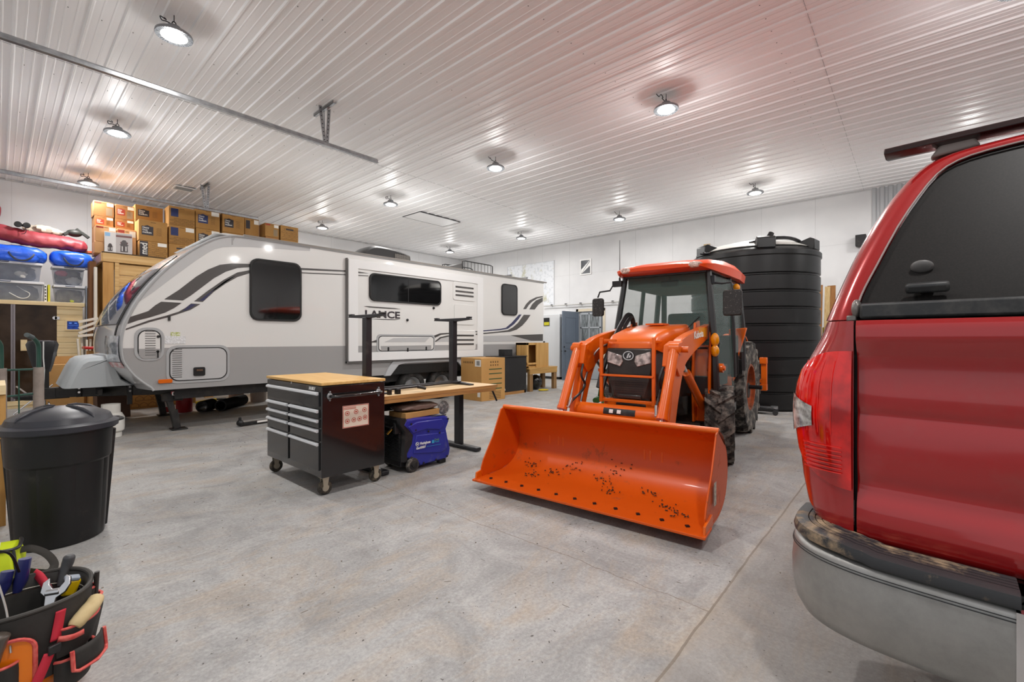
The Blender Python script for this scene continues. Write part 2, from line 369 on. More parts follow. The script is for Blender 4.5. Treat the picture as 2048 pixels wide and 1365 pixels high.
# ------------------------------------------------------------------ high-bay lamps
lamp_glow = mat('lamp_diffuser', '#ffffff', .4, emit=14, ecol='#fff3e2'); lamp_rim = mat('lamp_lens_ring', '#55585b', .3, .3, col2='#7c7f82', scale=40); lamp_body = mat('lamp_housing', '#8b8d90', .4, .6)
def lamp(x, y, label, first=[None]):
    zz = ZC-.24
    if first[0] is None:
        t = thing('high_bay_light', label, 'ceiling light', (x, y, zz), 0, 'round high bay lights under the ceiling')
        mb = MB(); mb.lathe([(.0, .10), (.07, .10), (.085, .07), (.09, .045), (.17, .035), (.195, .02), (.2, .0), (.195, -.008)], n=40); mb.build('lamp_housing', lamp_body, t)
        mb = MB(); mb.lathe([(.137, -.004), (.195, -.009), (.198, -.002)], n=40)
        for i in range(40): a = 2*pi*i/40; mb.bar((.145*cos(a), .145*sin(a), -.008), (.193*cos(a), .193*sin(a), -.011), .004, .006)
        mb.build('lens_ring', lamp_rim, t)
        mb = MB(); mb.lathe([(.03, -.012), (.136, -.010), (.136, -.003)], n=36); mb.build('diffuser', lamp_glow, t)
        mb = MB(); mb.lathe([(0, -.013), (.03, -.013), (.03, -.004)], n=18); mb.build('sensor_cap', mat('lamp_cap', '#e8d9bb', .4, emit=1.5, ecol='#ffe9c0'), t)
        mb = MB(); mb.tube([(.0+.022*cos(a), 0, .125+.03*sin(a)) for a in (2*pi*i/14 for i in range(14))], .006, closed=True)
        mb.cyl((0, 0, .15), (0, 0, .225), .005); mb.lathe([(0, .095), (.03, .1), (.02, .12)], n=12); mb.build('hanging_hook', dark_steel, t)
        mb = MB(); mb.tube(smooth([(.02, .0, .11), (-.06, .05, .15), (-.12, .02, .13), (-.13, .05, .18), (-.06, .10, .19), (-.08, .14, .23)]), .006); mb.build('power_cable', black_pl, t)
        first[0] = t
    else:
        t = copy_tree(first[0]); t.location = (x, y, zz); t.rotation_euler = (0, 0, random.uniform(-.6, .6)); t['label'] = label
    t.scale = (.86, .86, 1)
    ld = bpy.data.lights.get('high_bay') or bpy.data.lights.new('high_bay', 'AREA'); ld.shape = 'DISK'; ld.size = .26; ld.energy = LAMP_W; ld.color = (1, .98, .96)
    lo = bpy.data.objects.new('lamp_light', ld); COL.objects.link(lo); lo.parent = t; lo.location = (0, 0, -.025)
    pd = bpy.data.lights.get('ceiling_fill') or bpy.data.lights.new('ceiling_fill', 'POINT'); pd.shadow_soft_size = .09; pd.energy = LAMP_W*.35; pd.specular_factor = .1; pd.color = (1, .985, .97)  # extra point light added below each lamp to brighten the ceiling
    po = bpy.data.objects.new('ceiling_fill', pd); COL.objects.link(po); po.parent = t; po.location = (0, 0, -.09)
names = {(0, 5.8): 'large round light nearest the camera above the front track', (0, 9.2): 'round light between the two door tracks', (0, 12.6): 'round light close to the wall over the blue storage bags',
 (1, 2.55): 'round light on the reddish-tinted ceiling above the tractor bucket', (1, 5.8): 'round light near mid ceiling just past the end of the front track', (1, 9.2): 'round light over the trailer beside the attic hatch', (1, 12.6): 'round light over the carton stack end near the trailer roof',
 (2, 2.55): 'round light above the black water tank', (2, 5.8): 'round light far above the tractor cab', (2, 9.2): 'small round light above the wall map', (2, 12.6): 'farthest small round light above the trailer roof basket'}
for i, xx in enumerate((1.26, 6.3, 11.2)):
    for yy in (5.8, 9.2, 12.6, 2.55, -.75, -4.1):
        if i == 0 and yy == 2.55: yy = 2.4
        lamp(xx, yy*1.03, 'high bay light: ' + names.get((i, yy), '%s on the pickup side' % {2.4: 'just behind the camera', -.75: ('over the tailgate', 'over the bonnet end', 'at the corrugated wall')[i], -4.1: ('in the near corner', 'along the far side', 'in the far corner')[i]}.get(yy, '')))
# ------------------------------------------------------------------ overhead door tracks
def track(px, name_lab, Y, x_end, x_brk):
    z = onY(px, 332, Y).z if False else 4.31
    t = thing('door_track', name_lab, 'door track', (x_end, Y, z), 0, 'overhead door tracks')
    mb = MB(); pf = [(0, 0), (.055, 0), (.055, .004), (.03, .004), (.03, .05), (.06, .075), (.055, .079), (.026, .054), (.026, .004), (0, .004)]
    mb.prism(pf, 'x', -x_end+XF+.15, 0); mb.build('rail', steel, t, wc=False)
    mb = MB(); xb = x_brk-x_end
    mb.bar((xb-.02, .02, .06), (xb-.10, .0, ZC-z), .004, .05, (1, 0, 0)); mb.bar((xb+.02, .02, .06), (xb+.04, .0, ZC-z), .004, .05, (1, 0, 0)); mb.bar((xb+.0, .04, .06), (xb-.03, .03, ZC-z), .03, .004, (1, 0, 0))
    mb.build('perforated_hanger', steel, t)
    mb = MB(); mb.bb(xb-.05, -.3, ZC-z-.045, xb-.01, .32, ZC-z-.04); mb.bb(xb-.05, -.3, ZC-z-.045, xb-.046, .32, ZC-z-.005); mb.build('ceiling_angle', steel, t)
    mb = MB()
    for k in range(9): f = k/9+.05; mb.box((xb-.02-.08*f, .02-.02*f, .06+(ZC-z-.06)*f), (.014, .007, .016)); mb.box((xb+.02+.02*f, .02-.02*f, .06+(ZC-z-.06)*f), (.014, .007, .016))
    mb.build('punched_holes', black_metal, t)
    return t
track(752, 'galvanised overhead door track crossing the open ceiling, with perforated hanger', 6.66, 4.2, 3.3)
track(518, 'galvanised overhead door track running in front of the carton stack', 12.05, 4.25, 3.15)
# ceiling vent and attic hatch
p = onZ(368, 378, ZC-.03); t = thing('ceiling_vent', 'small white louvred ceiling vent above the cartons', 'vent', (p.x, p.y, ZC-.03))
mb = MB(); ring(mb, [(-.2, -.16), (.2, -.16), (.2, .16), (-.2, .16)], [(-.17, -.13), (.17, -.13), (.17, .13), (-.17, .13)], 'z', -.012, .008); mb.build('vent_frame', white_pl, t)
mb = MB()
for i in range(9): mb.box((0, -.12+i*.03, -.006), (.34, .024, .003), rot=Matrix.Rotation(.25, 3, 'X'))
mb.build('vent_louvres', white_pl, t)
mb = MB(); mb.bb(-.18, -.14, .006, .18, .14, .009); mb.build('vent_throat', black_metal, t)
pa = [onZ(a, c, ZC-.03) for a, c in ((840, 426), (915, 444), (885, 453), (811, 433))]
cx = sum(p.x for p in pa)/4; cy = sum(p.y for p in pa)/4
t = thing('attic_hatch', 'rectangular attic hatch with dark gap lines in the white ceiling', 'hatch', (cx, cy, ZC-.03))
hx = (max(p.x for p in pa)-min(p.x for p in pa))/2; hy2 = (max(p.y for p in pa)-min(p.y for p in pa))/2
mb = MB(); mb.bb(-hx, -hy2, -.004, hx, hy2, .02); mb.build('hatch_panel', ceil_m, t)
mb = MB(); ring(mb, [(-hx-.03, -hy2-.03), (hx+.03, -hy2-.03), (hx+.03, hy2+.03), (-hx-.03, hy2+.03)], [(-hx, -hy2), (hx, -hy2), (hx, hy2), (-hx, hy2)], 'z', -.003, .01); mb.build('hatch_gap', black_metal, t)
# wall map, pipe rail, stickers
p, q = onX(1016, 537, XW), onX(1108, 610, XW); p2 = onX(1108, 522, XW)
mb = MB(); y0, y1, z0, z1 = q.y, p.y, q.z, p2.z
def mapmat():
    m = mat('county_map', '#dfe2e6', .5, col2='#b9bec4', scale=9, lo=.5, hi=.75); nt = m.node_tree; N, L = nt.nodes, nt.links; b = N['Principled BSDF']
    tc = N.new('ShaderNodeTexCoord'); n = N.new('ShaderNodeTexNoise'); n.inputs['Scale'].default_value = 1.6; n.inputs['Detail'].default_value = 10; n.inputs['Roughness'].default_value = .7; L.new(tc.outputs['Object'], n.inputs[0])
    r = N.new('ShaderNodeValToRGB'); r.color_ramp.elements[0].position = .52; r.color_ramp.elements[1].position = .6; L.new(n.outputs[0], r.inputs[0])
    x = N.new('ShaderNodeMix'); x.data_type = 'RGBA'; L.new(r.outputs[0], x.inputs['Factor']); L.new(b.inputs['Base Color'].links[0].from_socket, x.inputs['A']); x.inputs['B'].default_value = lin('#b9b79c'); L.new(x.outputs['Result'], b.inputs['Base Color']); return m
t = thing('wall_map', 'large pale map in a thin frame on the back wall behind the trailer', 'map', (XW-.01, y0, z0))
mb = MB(); mb.bb(-.004, 0, 0, 0, y1-y0, z1-z0); mb.build('map_sheet', mapmat(), t)
mb = MB(); a, c = y1-y0, z1-z0; ring(mb, [(-.02, -.02), (a+.02, -.02), (a+.02, c+.02), (-.02, c+.02)], [(0, 0), (a, 0), (a, c), (0, c)], 'x', -.012, .003); mb.build('map_frame', mat('map_frame', '#c9cbcd', .5), t)
p, q = onX(1088, 613, XW-.1), onX(1236, 604, XW-.1)
t = thing('wall_pipe', 'thin white pipe run along the back wall above the blue door', 'pipe', (XW-.1, q.y, p.z))
mb = MB(); mb.cyl((0, -.2, 0), (0, p.y-q.y, 0), .018); mb.build('pipe', mat('aged_pipe', '#b8b6b2', .5), t)
mb = MB()
for k in range(5): mb.bb(-.01, k*.62+.2, -.02, .1, k*.62+.23, .05)
mb.build('pipe_bracket', dark_steel, t)
# ------------------------------------------------------------------ travel trailer
YT = 8.1
TR = thing('travel_trailer', 'white and grey travel trailer with dark swoosh stripes parked along the wall', 'travel trailer', (5.8, 9.3, 0))
gel = mat('trailer_white', '#dcdbd8', .22, coat=.4); grey = mat('trailer_grey', '#9d9c9b', .3, coat=.3); lgrey = mat('trailer_light_grey', '#b9b9b9', .3, coat=.3); dgr = mat('stripe_charcoal', '#4b4846', .3, coat=.3)
navy = mat('stripe_navy', '#2f3156', .3, coat=.3); dwin = mat('tinted_window', '#0d0d0e', .04, coat=1); rub = mat('window_rubber', '#141414', .45); trim = mat('trim_grey', '#a9aaab', .35)
def A4(pts): return [(170+a/4.267, 380+b/4.267) for a, b in pts]
def A5(pts): return [(170+a/4.551, 600+b/4.551) for a, b in pts]
def A7(pts): return [(600+a/3.9, 450+b/3.9) for a, b in pts]
def XZ(pts, Y=YT): return [(p.x, p.z) for p in (onY(a, b, Y) for a, b in pts)]
def q(lst): return [V((a, 0, b)) for a, b in lst]
def sm2(pts, n=4): return [(v.x, v.z) for v in smooth([(a, 0, b) for a, b in pts], n)]
# side outline: nose curve then roof, rear and floor
nose = XZ([(509.8, 477.3), (474.7, 472.5), (451, 473.5), (427.8, 478.4), (404.4, 489), (381, 501.9), (357.5, 518.3), (334, 537), (310.6, 559.3), (287.2, 586.2), (270.8, 609.7), (256.7, 635.4), (247.3, 656.5), (243, 680), (242.5, 697), (245.5, 718.7), (254, 734), (268.9, 751.6), (288.7, 767), (307.3, 778.4)])
nose = sm2(nose, 3)
ZR = 3.04; ZB = .635; XR = onY(1087, 680, YT).x
nose = [(a, min(c, ZR+.0)) for a, c in nose]; nose[-1] = (nose[-1][0], ZB)
out = [(XR, ZR)]+nose+[(XR, ZB)]
YF = YT+2.42
def bow(y): return -.13*(1-((y-(YT+YF)/2)/((YF-YT)/2))**2)
mb = MB(); mb.prism(out, 'y', YT, YT+.04); body = mb.build('side_panel', gel, TR, wc=True)
mb = MB(); mb.prism(out, 'y', YF-.04, YF); mb.prism([(XR, ZR-.01), (XR-.03, ZR-.01), (XR-.03, ZB), (XR, ZB)], 'y', YT+.04, YF-.04)
mb.prism([(XR, ZB+.03), (nose[-1][0]+.05, ZB+.03), (nose[-1][0], ZB), (XR, ZB)], 'y', YT+.04, YF-.04); mb.build('body_shell', gel, TR, wc=True)
mb = MB(); mb.prism([(XR, ZR), (nose[6][0], ZR), (nose[9][0], ZR-.03), (XR, ZR-.03)], 'y', YT, YF); mb.build('roof', mat('trailer_roof', '#cfcfcd', .6), TR, wc=True)
m = len(nose)
def cap(i0, i1, off, y0, y1, nv=14):
    def f(u, v):
        k = i0+(i1-i0)*u; i = min(int(k), m-2); t = k-i; x = nose[i][0]*(1-t)+nose[i+1][0]*t; z = nose[i][1]*(1-t)+nose[i+1][1]*t
        y = y0+(y1-y0)*v; w = min(1, max(0, (k/m)*2.4)); dx = nose[i+1][0]-nose[i][0]; dz = nose[i+1][1]-nose[i][1]; L = hypot(dx, dz) or 1
        return (x+bow(y)*w-off*abs(dz)/L*1.0, y, z+off*abs(dx)/L*(1 if k < m*.72 else -1))
    return f
mb = MB(); mb.grid(cap(3, m-1, .0, YT, YF), 50, 18); mb.build('front_cap', mat('cap_gelcoat', '#d7d8da', .15, coat=.6), TR, wc=True)
mb = MB(); mb.grid(cap(21, 35, .012, YT+.20, YF-.20), 20, 12, thick=(-.012, 0, .008)); mb.build('front_window', mat('front_glass', '#26303f', .05, coat=1), TR, wc=True)
for (a, c) in ((YT+.135, YT+.175), (YF-.175, YF-.135)): mb = MB(); mb.grid(cap(17, 38, .016, a, c), 24, 1, thick=(-.01, 0, .008)); mb.build('window_trim', rub, TR, wc=True)
mb = MB(); mb.grid(cap(38, 46, .015, YT+.06, YT+.5), 8, 5, thick=(-.012, 0, .004)); lamp_l = mb.build('front_light', mat('clear_lens', '#cfd6dd', .08, col2='#7f858c', scale=9, coat=1), TR, wc=True)
mb = MB(); mb.grid(cap(46.2, 48.3, .02, YT+.04, YT+.45), 3, 5, thick=(-.012, 0, .004)); mb.build('marker_lens', mat('red_clear_lens', '#b9474a', .1, col2='#dcd3d3', scale=12), TR, wc=True)
# edge trim that follows the nose and roof
mb = MB(); pts = [(x, YT-.008, z) for x, z in [(XR, ZR-.015)]+nose[2:]]; mb.tube(pts, .017, 6); mb.build('edge_trim', trim, TR, wc=True)
mb = MB(); mb.bb(nose[2][0], YT-.03, ZR-.012, XR+.12, YT+.02, ZR+.02); mb.build('awning_rail', mat('rail_grey_brown', '#85807a', .4), TR, wc=True)
def decal(name, polys, m, off=.0015, Y=YT, parent=TR, th=.0015, px=True):
    for P in polys: mb = MB(); mb.prism(XZ(P, Y) if px else P, 'y', Y-off-th, Y-off); o = mb.build(name, m, parent, wc=True)
    return o
# lower grey band
lowz = 1.243
low = [p for p in nose if p[1] <= lowz+.01 and p[1] < 1.3 and p[0] < 2.0]
decal('lower_band', [[(XR-.005, lowz), (low[0][0]+.01, lowz)]+[(a+.008, c) for a, c in low]+[(XR-.005, ZB+.005)]], grey, px=False)
# roof swoop of grey, charcoal and navy swooshes
decal('roof_stripe', [A4([(1250, 400), (1200, 403), (1100, 428), (1000, 472), (900, 527), (800, 597), (700, 677), (600, 772), (520, 860), (440, 962), (470, 950), (560, 890), (650, 823), (720, 770), (800, 710), (950, 602), (1050, 535), (1110, 505), (1180, 490), (1270, 486), (1400, 488), (1920, 522), (1920, 500), (1450, 425)])], lgrey)
decal('roof_stripe', [A4([(1250, 400), (1262, 398), (1400, 414), (1920, 492), (1920, 505), (1400, 425), (1280, 410), (1262, 440), (1262, 470), (1250, 470)])], grey, off=.004)
sw = lambda pts: [(a, b) for a, b in A4(pts)]
decal('charcoal_swoosh', [sw([(675, 935), (800, 855), (950, 740), (1050, 680), (1150, 640), (1250, 628), (1405, 632), (1405, 660), (1300, 668), (1200, 700), (1100, 755), (1000, 830), (900, 905), (835, 945)])], dgr)
decal('charcoal_swoosh', [sw([(385, 1085), (480, 1055), (540, 1035), (600, 985), (650, 955), (825, 965), (760, 1010), (680, 1050), (550, 1090), (450, 1115), (362, 1146)])], dgr)
decal('navy_swoosh', [sw([(930, 952), (1050, 860), (1180, 770), (1300, 705), (1405, 686), (1405, 712), (1300, 745), (1200, 800), (1100, 870), (1005, 957)])], dgr)
decal('navy_swoosh', [sw([(975, 946), (1060, 880), (1180, 793), (1290, 729), (1200, 775), (1110, 845), (1012, 945)])], navy, off=.004)
decal('navy_swoosh', [sw([(905, 970), (985, 975), (900, 1025), (780, 1065), (700, 1090), (550, 1130), (345, 1199), (350, 1184), (540, 1115), (700, 1072), (800, 1040), (860, 1005)])], dgr)
decal('navy_swoosh', [sw([(902, 976), (950, 978), (880, 1022), (830, 1037), (862, 1008)])], navy, off=.004)
decal('charcoal_line', [A7([(0, 336), (378, 356), (378, 368), (0, 352)]), A7([(0, 370), (378, 386), (378, 394), (0, 378)])], dgr)
decal('charcoal_swoosh', [A7([(1740, 658), (1762, 620), (1790, 590), (1840, 565), (1893, 555), (1893, 565), (1850, 575), (1810, 600), (1785, 625), (1763, 658)])], dgr)
decal('charcoal_swoosh', [A7([(1788, 660), (1810, 620), (1840, 590), (1893, 568), (1893, 598), (1860, 622), (1830, 662)])], dgr)
decal('charcoal_swoosh', [A7([(1708, 700), (1728, 700), (1705, 735), (1670, 775), (1620, 812), (1560, 822), (1425, 832), (1425, 824), (1560, 812), (1605, 803), (1650, 765)])], navy)
decal('charcoal_swoosh', [A7([(1745, 702), (1798, 703), (1770, 745), (1735, 785), (1690, 818), (1640, 834), (1550, 842), (1425, 853), (1425, 844), (1550, 832), (1620, 822), (1660, 800), (1700, 765)])], dgr)
decal('rear_band', [A7([(1425, 868), (1893, 853), (1893, 905), (1425, 912)])], lgrey, off=.004)
decal('rear_band', [A7([(1640, 862), (1893, 853), (1893, 905), (1800, 904)])], dgr, off=.006)
decal('small_decal', [A5([(728, 330), (915, 330), (915, 400), (728, 400)])], mat('pale_sticker', '#e9eaec', .4, col2='#c4c4c4', scale=60), off=.004)
decal('small_decal', [A5([(780, 294), (865, 294), (865, 330), (780, 330)])], mat('green_sticker', '#a3ad3c', .4, col2='#e3e3d8', scale=40), off=.004)
# windows
def window(pxs, Yw, r, parent, lean=0, seam=False, name='window'):
    P = XZ(pxs, Yw); x0, x1 = P[0][0], P[1][0]; z1, z0 = P[0][1], P[1][1]
    poly = rrect(x0, z0, x1, z1, r); poly = [(a+lean*(c-z0), c) for a, c in poly]
    cx, cz = (x0+x1)/2, (z0+z1)/2; inn = [(cx+(a-cx)*(1-.05/(x1-x0)*1.2), cz+(c-cz)*(1-.05/(z1-z0)*1.2)) for a, c in poly]
    mb = MB(); ring(mb, poly, inn, 'y', Yw-.035, Yw+.01); f = mb.build(name+'_frame', rub, parent, wc=True, bevel=.006)
    mb = MB(); mb.prism(inn, 'y', Yw-.03, Yw-.012); mb.build(name+'_glass', dwin, f, wc=True)
    if seam: mb = MB(); mb.bb(seam-.008, Yw-.034, z0+.02, seam+.008, Yw-.028, z1-.02); mb.build('window_divider', rub, f, wc=True)
    return x0, z0, x1, z1
window([(498.8, 515.5), (602, 644)], YT, .13, TR, name='front_side_window')
window([(1002.5, 567), (1033.5, 632)], YT, .11, TR, lean=-.0, name='rear_window')
# slide-out
YS = YT-.07
sx0, sx1 = onY(697.5, 600, YS).x, onY(965, 600, YS).x; sz1, sz0 = onY(697.5, 519, YS).z, onY(697.5, 722.5, YS).z
mb = MB(); mb.bb(sx0, YS, sz0, sx1, YT+.0, sz1); sl = mb.build('slide_out', gel, TR, wc=True, bevel=.006)
mb = MB(); fr = .155; ring(mb, [(sx0-.01, sz0-.01), (sx1+.01, sz0-.01), (sx1+.01, sz1+.01), (sx0-.01, sz1+.01)], [(sx0+fr*1.2, sz0+fr), (sx1-fr*1.2, sz0+fr), (sx1-fr*1.2, sz1-fr), (sx0+fr*1.2, sz1-fr)], 'y', YS-.022, YS+.01)
mb.build('slide_flange', mat('flange_white', '#e4e4e3', .3), sl, wc=True, bevel=.004)
mb = MB(); mb.bb(sx0-.03, YS+.012, sz0-.04, sx0-.008, YT-.002, sz1+.03); mb.bb(sx0-.03, YS+.01, sz0-.045, sx1+.03, YT-.002, sz0-.012); mb.build('slide_seal_shade', mat('seal_shade_grey', '#6f6d6b', .5), sl, wc=True)  # seal strip in grey, standing for the thin shadow beside the slide-out
YD = YS-.002
window([(738, 545.5), (881, 612)], YS, .11, sl, seam=onY(815, 600, YS).x, name='slide_window')
decal('slide_band', [A7([(437, 945), (1175, 938), (1175, 1000), (437, 1003)])], grey, Y=YS, parent=sl)
decal('slide_band', [A7([(650, 915), (725, 882), (1010, 874), (975, 915)]), A7([(1050, 914), (1100, 875), (1175, 868), (1175, 912)]), A7([(1200, 868), (1368, 862), (1368, 905), (1200, 910)])], lgrey, Y=YS, parent=sl)
decal('slide_band', [A7([(1200, 936), (1400, 930), (1400, 985), (1200, 1000)])], grey, Y=YS, parent=sl)
decal('slide_swoosh', [A7([(535, 918), (620, 890), (722, 882), (645, 917)]), A7([(978, 914), (1030, 870), (1090, 847), (1172, 842), (1172, 850), (1100, 858), (1055, 880), (1010, 915)]), A7([(1048, 912), (1090, 877), (1150, 863), (1398, 848), (1398, 858), (1160, 872), (1100, 885), (1062, 912)]), A7([(1200, 834), (1390, 830), (1390, 837), (1200, 842)])], dgr, Y=YS, parent=sl, off=.004)
decal('charcoal_line', [A7([(437, 362), (535, 378), (437, 377)]), A7([(437, 390), (533, 396), (533, 401), (437, 397)])], dgr, Y=YS, parent=sl, off=.004)
# lettering
p, p2 = onY(729, 634.5, YS), onY(799, 634.5, YS); a = onY(729, 620.5, YS)
text('LANCE', (a.z-p.z)*1.42, (p.x, YS-.003, p.z), (1, 0, 0), (0, 0, 1), 'lettering', mat('lettering_dark', '#3a3438', .3), sl, wc=True, width=p2.x-p.x, bold=.006, depth=.003)
decal('logo_line', [A7([(498, 636), (520, 634), (740, 650), (785, 658), (700, 656), (540, 645)]), A7([(535, 733), (760, 738), (785, 737), (740, 743), (640, 741)])], dgr, Y=YS, parent=sl, off=.003)
# hatches and vents
def hatch(pxs, Yw, r, parent, name, m, edge=None, louv=None, lp=None):
    P = XZ(pxs, Yw); x0, x1 = P[0][0], P[1][0]; z1, z0 = P[0][1], P[1][1]
    poly = rrect(x0, z0, x1, z1, r)
    cx, cz = (x0+x1)/2, (z0+z1)/2
    def shr(d): return [(cx+(a-cx)*(1-2*d/(x1-x0)), cz+(c-cz)*(1-2*d/(z1-z0))) for a, c in poly]
    mb = MB(); mb.prism(poly, 'y', Yw-.012, Yw); h = mb.build(name, edge or trim, parent, wc=True, bevel=.003)
    mb = MB(); ring(mb, shr(.035), shr(.048), 'y', Yw-.0155, Yw-.008); mb.build('seal', rub, h, wc=True)
    mb = MB(); mb.prism(shr(.048), 'y', Yw-.016, Yw-.006); d = mb.build('hatch_door', m, h, wc=True)
    if louv:
        mb = MB(); lx0, lx1 = lp[0][0], lp[1][0]
        for i in range(louv): z = lp[0][1]+(lp[1][1]-lp[0][1])*i/(louv-1); mb.prism([(lx0, z), (lx1, z), (lx1, z+.010), (lx0, z+.010)], 'y', Yw-.021, Yw-.014)
        mb.build('louvres', mat('louvre_grey', '#6d6c6b', .4), d, wc=True)
    return h, (x0, z0, x1, z1)
h, R = hatch(A5([(447, 250), (720, 553)]), YT, .13, TR, 'furnace_hatch', gel, louv=11, lp=XZ(A5([(545, 290), (640, 505)])))
decal('hatch_band', [A5([(488, 447), (686, 446), (686, 500), (660, 533), (520, 536), (488, 500)])], grey, Y=YT, off=.017, parent=h)
mb = MB(); zl = onY(*A5([(660, 470)])[0], YT); mb.cyl((zl.x, YT-.03, zl.z), (zl.x, YT-.015, zl.z), .018); mb.bb(zl.x-.008, YT-.03, zl.z-.09, zl.x+.008, YT-.024, zl.z); zl = onY(*A5([(665, 335)])[0], YT); mb.cyl((zl.x, YT-.03, zl.z), (zl.x, YT-.015, zl.z), .02); mb.build('hatch_lock', black_metal, h, wc=True)
h, R = hatch(A5([(738, 415), (1315, 735)]), YT, .13, TR, 'storage_hatch', lgrey, louv=14, lp=XZ(A5([(792, 455), (880, 705)])))
p = onY(*A5([(1037, 652)])[0], YT); mb = MB(); mb.prism(rrect(p.x-.075, p.z-.065, p.x+.075, p.z+.065, .02), 'y', YT-.035, YT-.012); lt = mb.build('hatch_latch', rub, h, wc=True, bevel=.006)
mb = MB(); mb.box((p.x, YT-.038, p.z+.02), (.08, .01, .03)); mb.build('latch_handle', chrome, lt, wc=True)
h, R = hatch(A7([(597, 853), (1050, 990)]), YS, .08, sl, 'storage_hatch', gel)
decal('hatch_band', [A7([(655, 915), (725, 884), (1008, 877), (972, 915)])], lgrey, Y=YS, parent=h, off=.017); decal('hatch_band', [A7([(625, 946), (1020, 940), (1020, 975), (630, 978)])], grey, Y=YS, parent=h, off=.017)
for px_ in ((685, 970), (836, 975), (980, 965)): mb = MB(); w = onY(*A7([px_])[0], YS); mb.box((w.x, YS-.022, w.z), (.03, .012, .08)); mb.build('hatch_latch', black_metal, h, wc=True)
for pxs, lv in (([(1192, 440), (1362, 600)], ((1210, 482, 1350), (1210, 516, 1350), (1210, 547, 1350))), ([(1202, 616), (1358, 783)], ()), ([(1196, 822), (1368, 975)], ((1200, 863, 1352), (1200, 898, 1352), (1200, 932, 1352)))):
    P = XZ(A7(pxs), YS); mb = MB(); mb.prism(rrect(P[0][0], P[1][1], P[1][0], P[0][1], .06), 'y', YS-.014, YS); g = mb.build('fridge_vent_panel', gel, sl, wc=True, bevel=.004)
    if lv:
        mb = MB()
        for a_, b_, c_ in lv:
            u = XZ(A7([(a_, b_), (c_, b_)]), YS); mb.prism([(u[0][0], u[0][1]-.02), (u[1][0], u[0][1]-.02), (u[1][0], u[0][1]+.02), (u[0][0], u[0][1]+.02)], 'y', YS-.02, YS-.012)
        mb.build('louvres', dgr, g, wc=True)
for px_ in ((1041, 650), (836, 743)): mb = MB(); w = onY(*A7([px_])[0], YS); mb.ell((w.x, YS-.012, w.z), .028); mb.build('outlet_cap', black_pl, sl, wc=True)
p = onY(330, 763, YT); mb = MB(); mb.prism(rrect(p.x-.085, p.z-.028, p.x+.085, p.z+.03, .02), 'y', YT-.03, YT); mb.build('side_marker_light', mat('amber_lens', '#d9691e', .15, coat=1), TR, wc=True, bevel=.005)
p = onY(*A4([(717, 1096)])[0], YT); mb = MB(); mb.box((p.x, YT-.01, p.z), (.03, .025, .07)); mb.build('door_catch', black_pl, TR, wc=True)
p = onY(1091, 680, YT); mb = MB(); mb.bb(XR-.01, YT-.02, .95, XR+.05, YT+.04, 1.32); mb.build('rear_light', black_pl, TR, wc=True, bevel=.006)
# fender skirt, wheels
xw = [onY(828, 780, YT).x, onY(886, 780, YT).x]; wr = .345
fx0, fx1 = xw[0]-.75, xw[1]+.78; zt = 1.02
mb = MB(); P = [(fx0, ZB-.02), (fx0+.1, ZB+.16), (fx0+.28, zt-.02), (fx0+.42, zt), (fx1-.42, zt), (fx1-.28, zt-.02), (fx1-.1, ZB+.16), (fx1, ZB-.02), (fx1-.14, ZB-.02), (fx1-.34, .83), (fx1-.5, .86), (fx0+.5, .86), (fx0+.34, .83), (fx0+.14, ZB-.02)]
mb.prism(P, 'y', YT-.035, YT+.02); mb.build('fender_skirt', mat('skirt_grey', '#b5b7b9', .35), TR, wc=True, bevel=.008)
mb = MB(); mb.prism([(fx0+.14, ZB), (fx1-.14, ZB), (fx1-.36, .84), (fx0+.36, .84)], 'y', YT-.004, YT+.0); mb.build('wheel_arch', rub, TR, wc=True)
def tyre_prof(r, w, ri): return [(ri, -w/2+.02), (ri+.02, -w/2), (r-.05, -w/2-.006), (r-.015, -w/2+.015), (r, -w/2+.05), (r, w/2-.05), (r-.015, w/2-.015), (r-.05, w/2+.006), (ri+.02, w/2), (ri, w/2-.02)]
tyre_m = mat('tyre_rubber', '#1b1a19', .75, dust='#6b6661', dscale=5, dlo=.5, dhi=.9, bump=.1)
for x in xw:
    for yy in (YT+.14, YF-.14):
        mb = MB(); mb.lathe(tyre_prof(wr, .21, .2), (x, yy, wr), 'y', 32)
        tw = mb.build('tyre', tyre_m, TR, wc=True); sg = -1 if yy < 9 else 1
        mb = MB(); mb.lathe([(0, sg*.06), (.05, sg*.075), (.07, sg*.04), (.15, sg*.03), (.19, sg*.08), (.205, sg*.09)], (x, yy, wr), 'y', 24); mb.build('wheel_rim', mat('alloy_rim', '#96989a', .3, .8), tw, wc=True)
# chassis, tongue, stabilisers
mb = MB(); fm = mat('chassis_black', '#1d1c1c', .45, dust='#4e463e', dscale=4, dlo=.5, dhi=.9)
for yy in (YT+.2, YF-.2): mb.bb(1.75, yy-.03, .47, XR-.1, yy+.03, ZB+.01)
for xx in (2.2, 4, 6, 8, 10): mb.bb(xx-.03, YT+.2, .5, xx+.03, YF-.2, ZB)
mb.build('chassis_rail', fm, TR, wc=True)
cyy = (YT+YF)/2
tip = onY(90, 790, cyy); tz = .60
mb = MB()
for yy in (YT+.25, YF-.25): mb.bar((1.95, yy, tz), (tip.x+.12, cyy+(-.06 if yy < cyy else .06), tz), .07, .14)
mb.bb(tip.x-.12, cyy-.07, tz-.09, tip.x+.25, cyy+.07, tz+.07); mb.bb(.95, YT+.62, tz-.04, 1.0, YF-.62, tz+.05)
tg = mb.build('tongue_frame', fm, TR, wc=True, bevel=.006)
mb = MB(); mb.cyl((tip.x-.02, cyy, .03), (tip.x-.02, cyy, .5), .03); mb.cyl((tip.x-.02, cyy, .0), (tip.x-.02, cyy, .03), .08); mb.build('jack_leg', chrome, TR, wc=True)
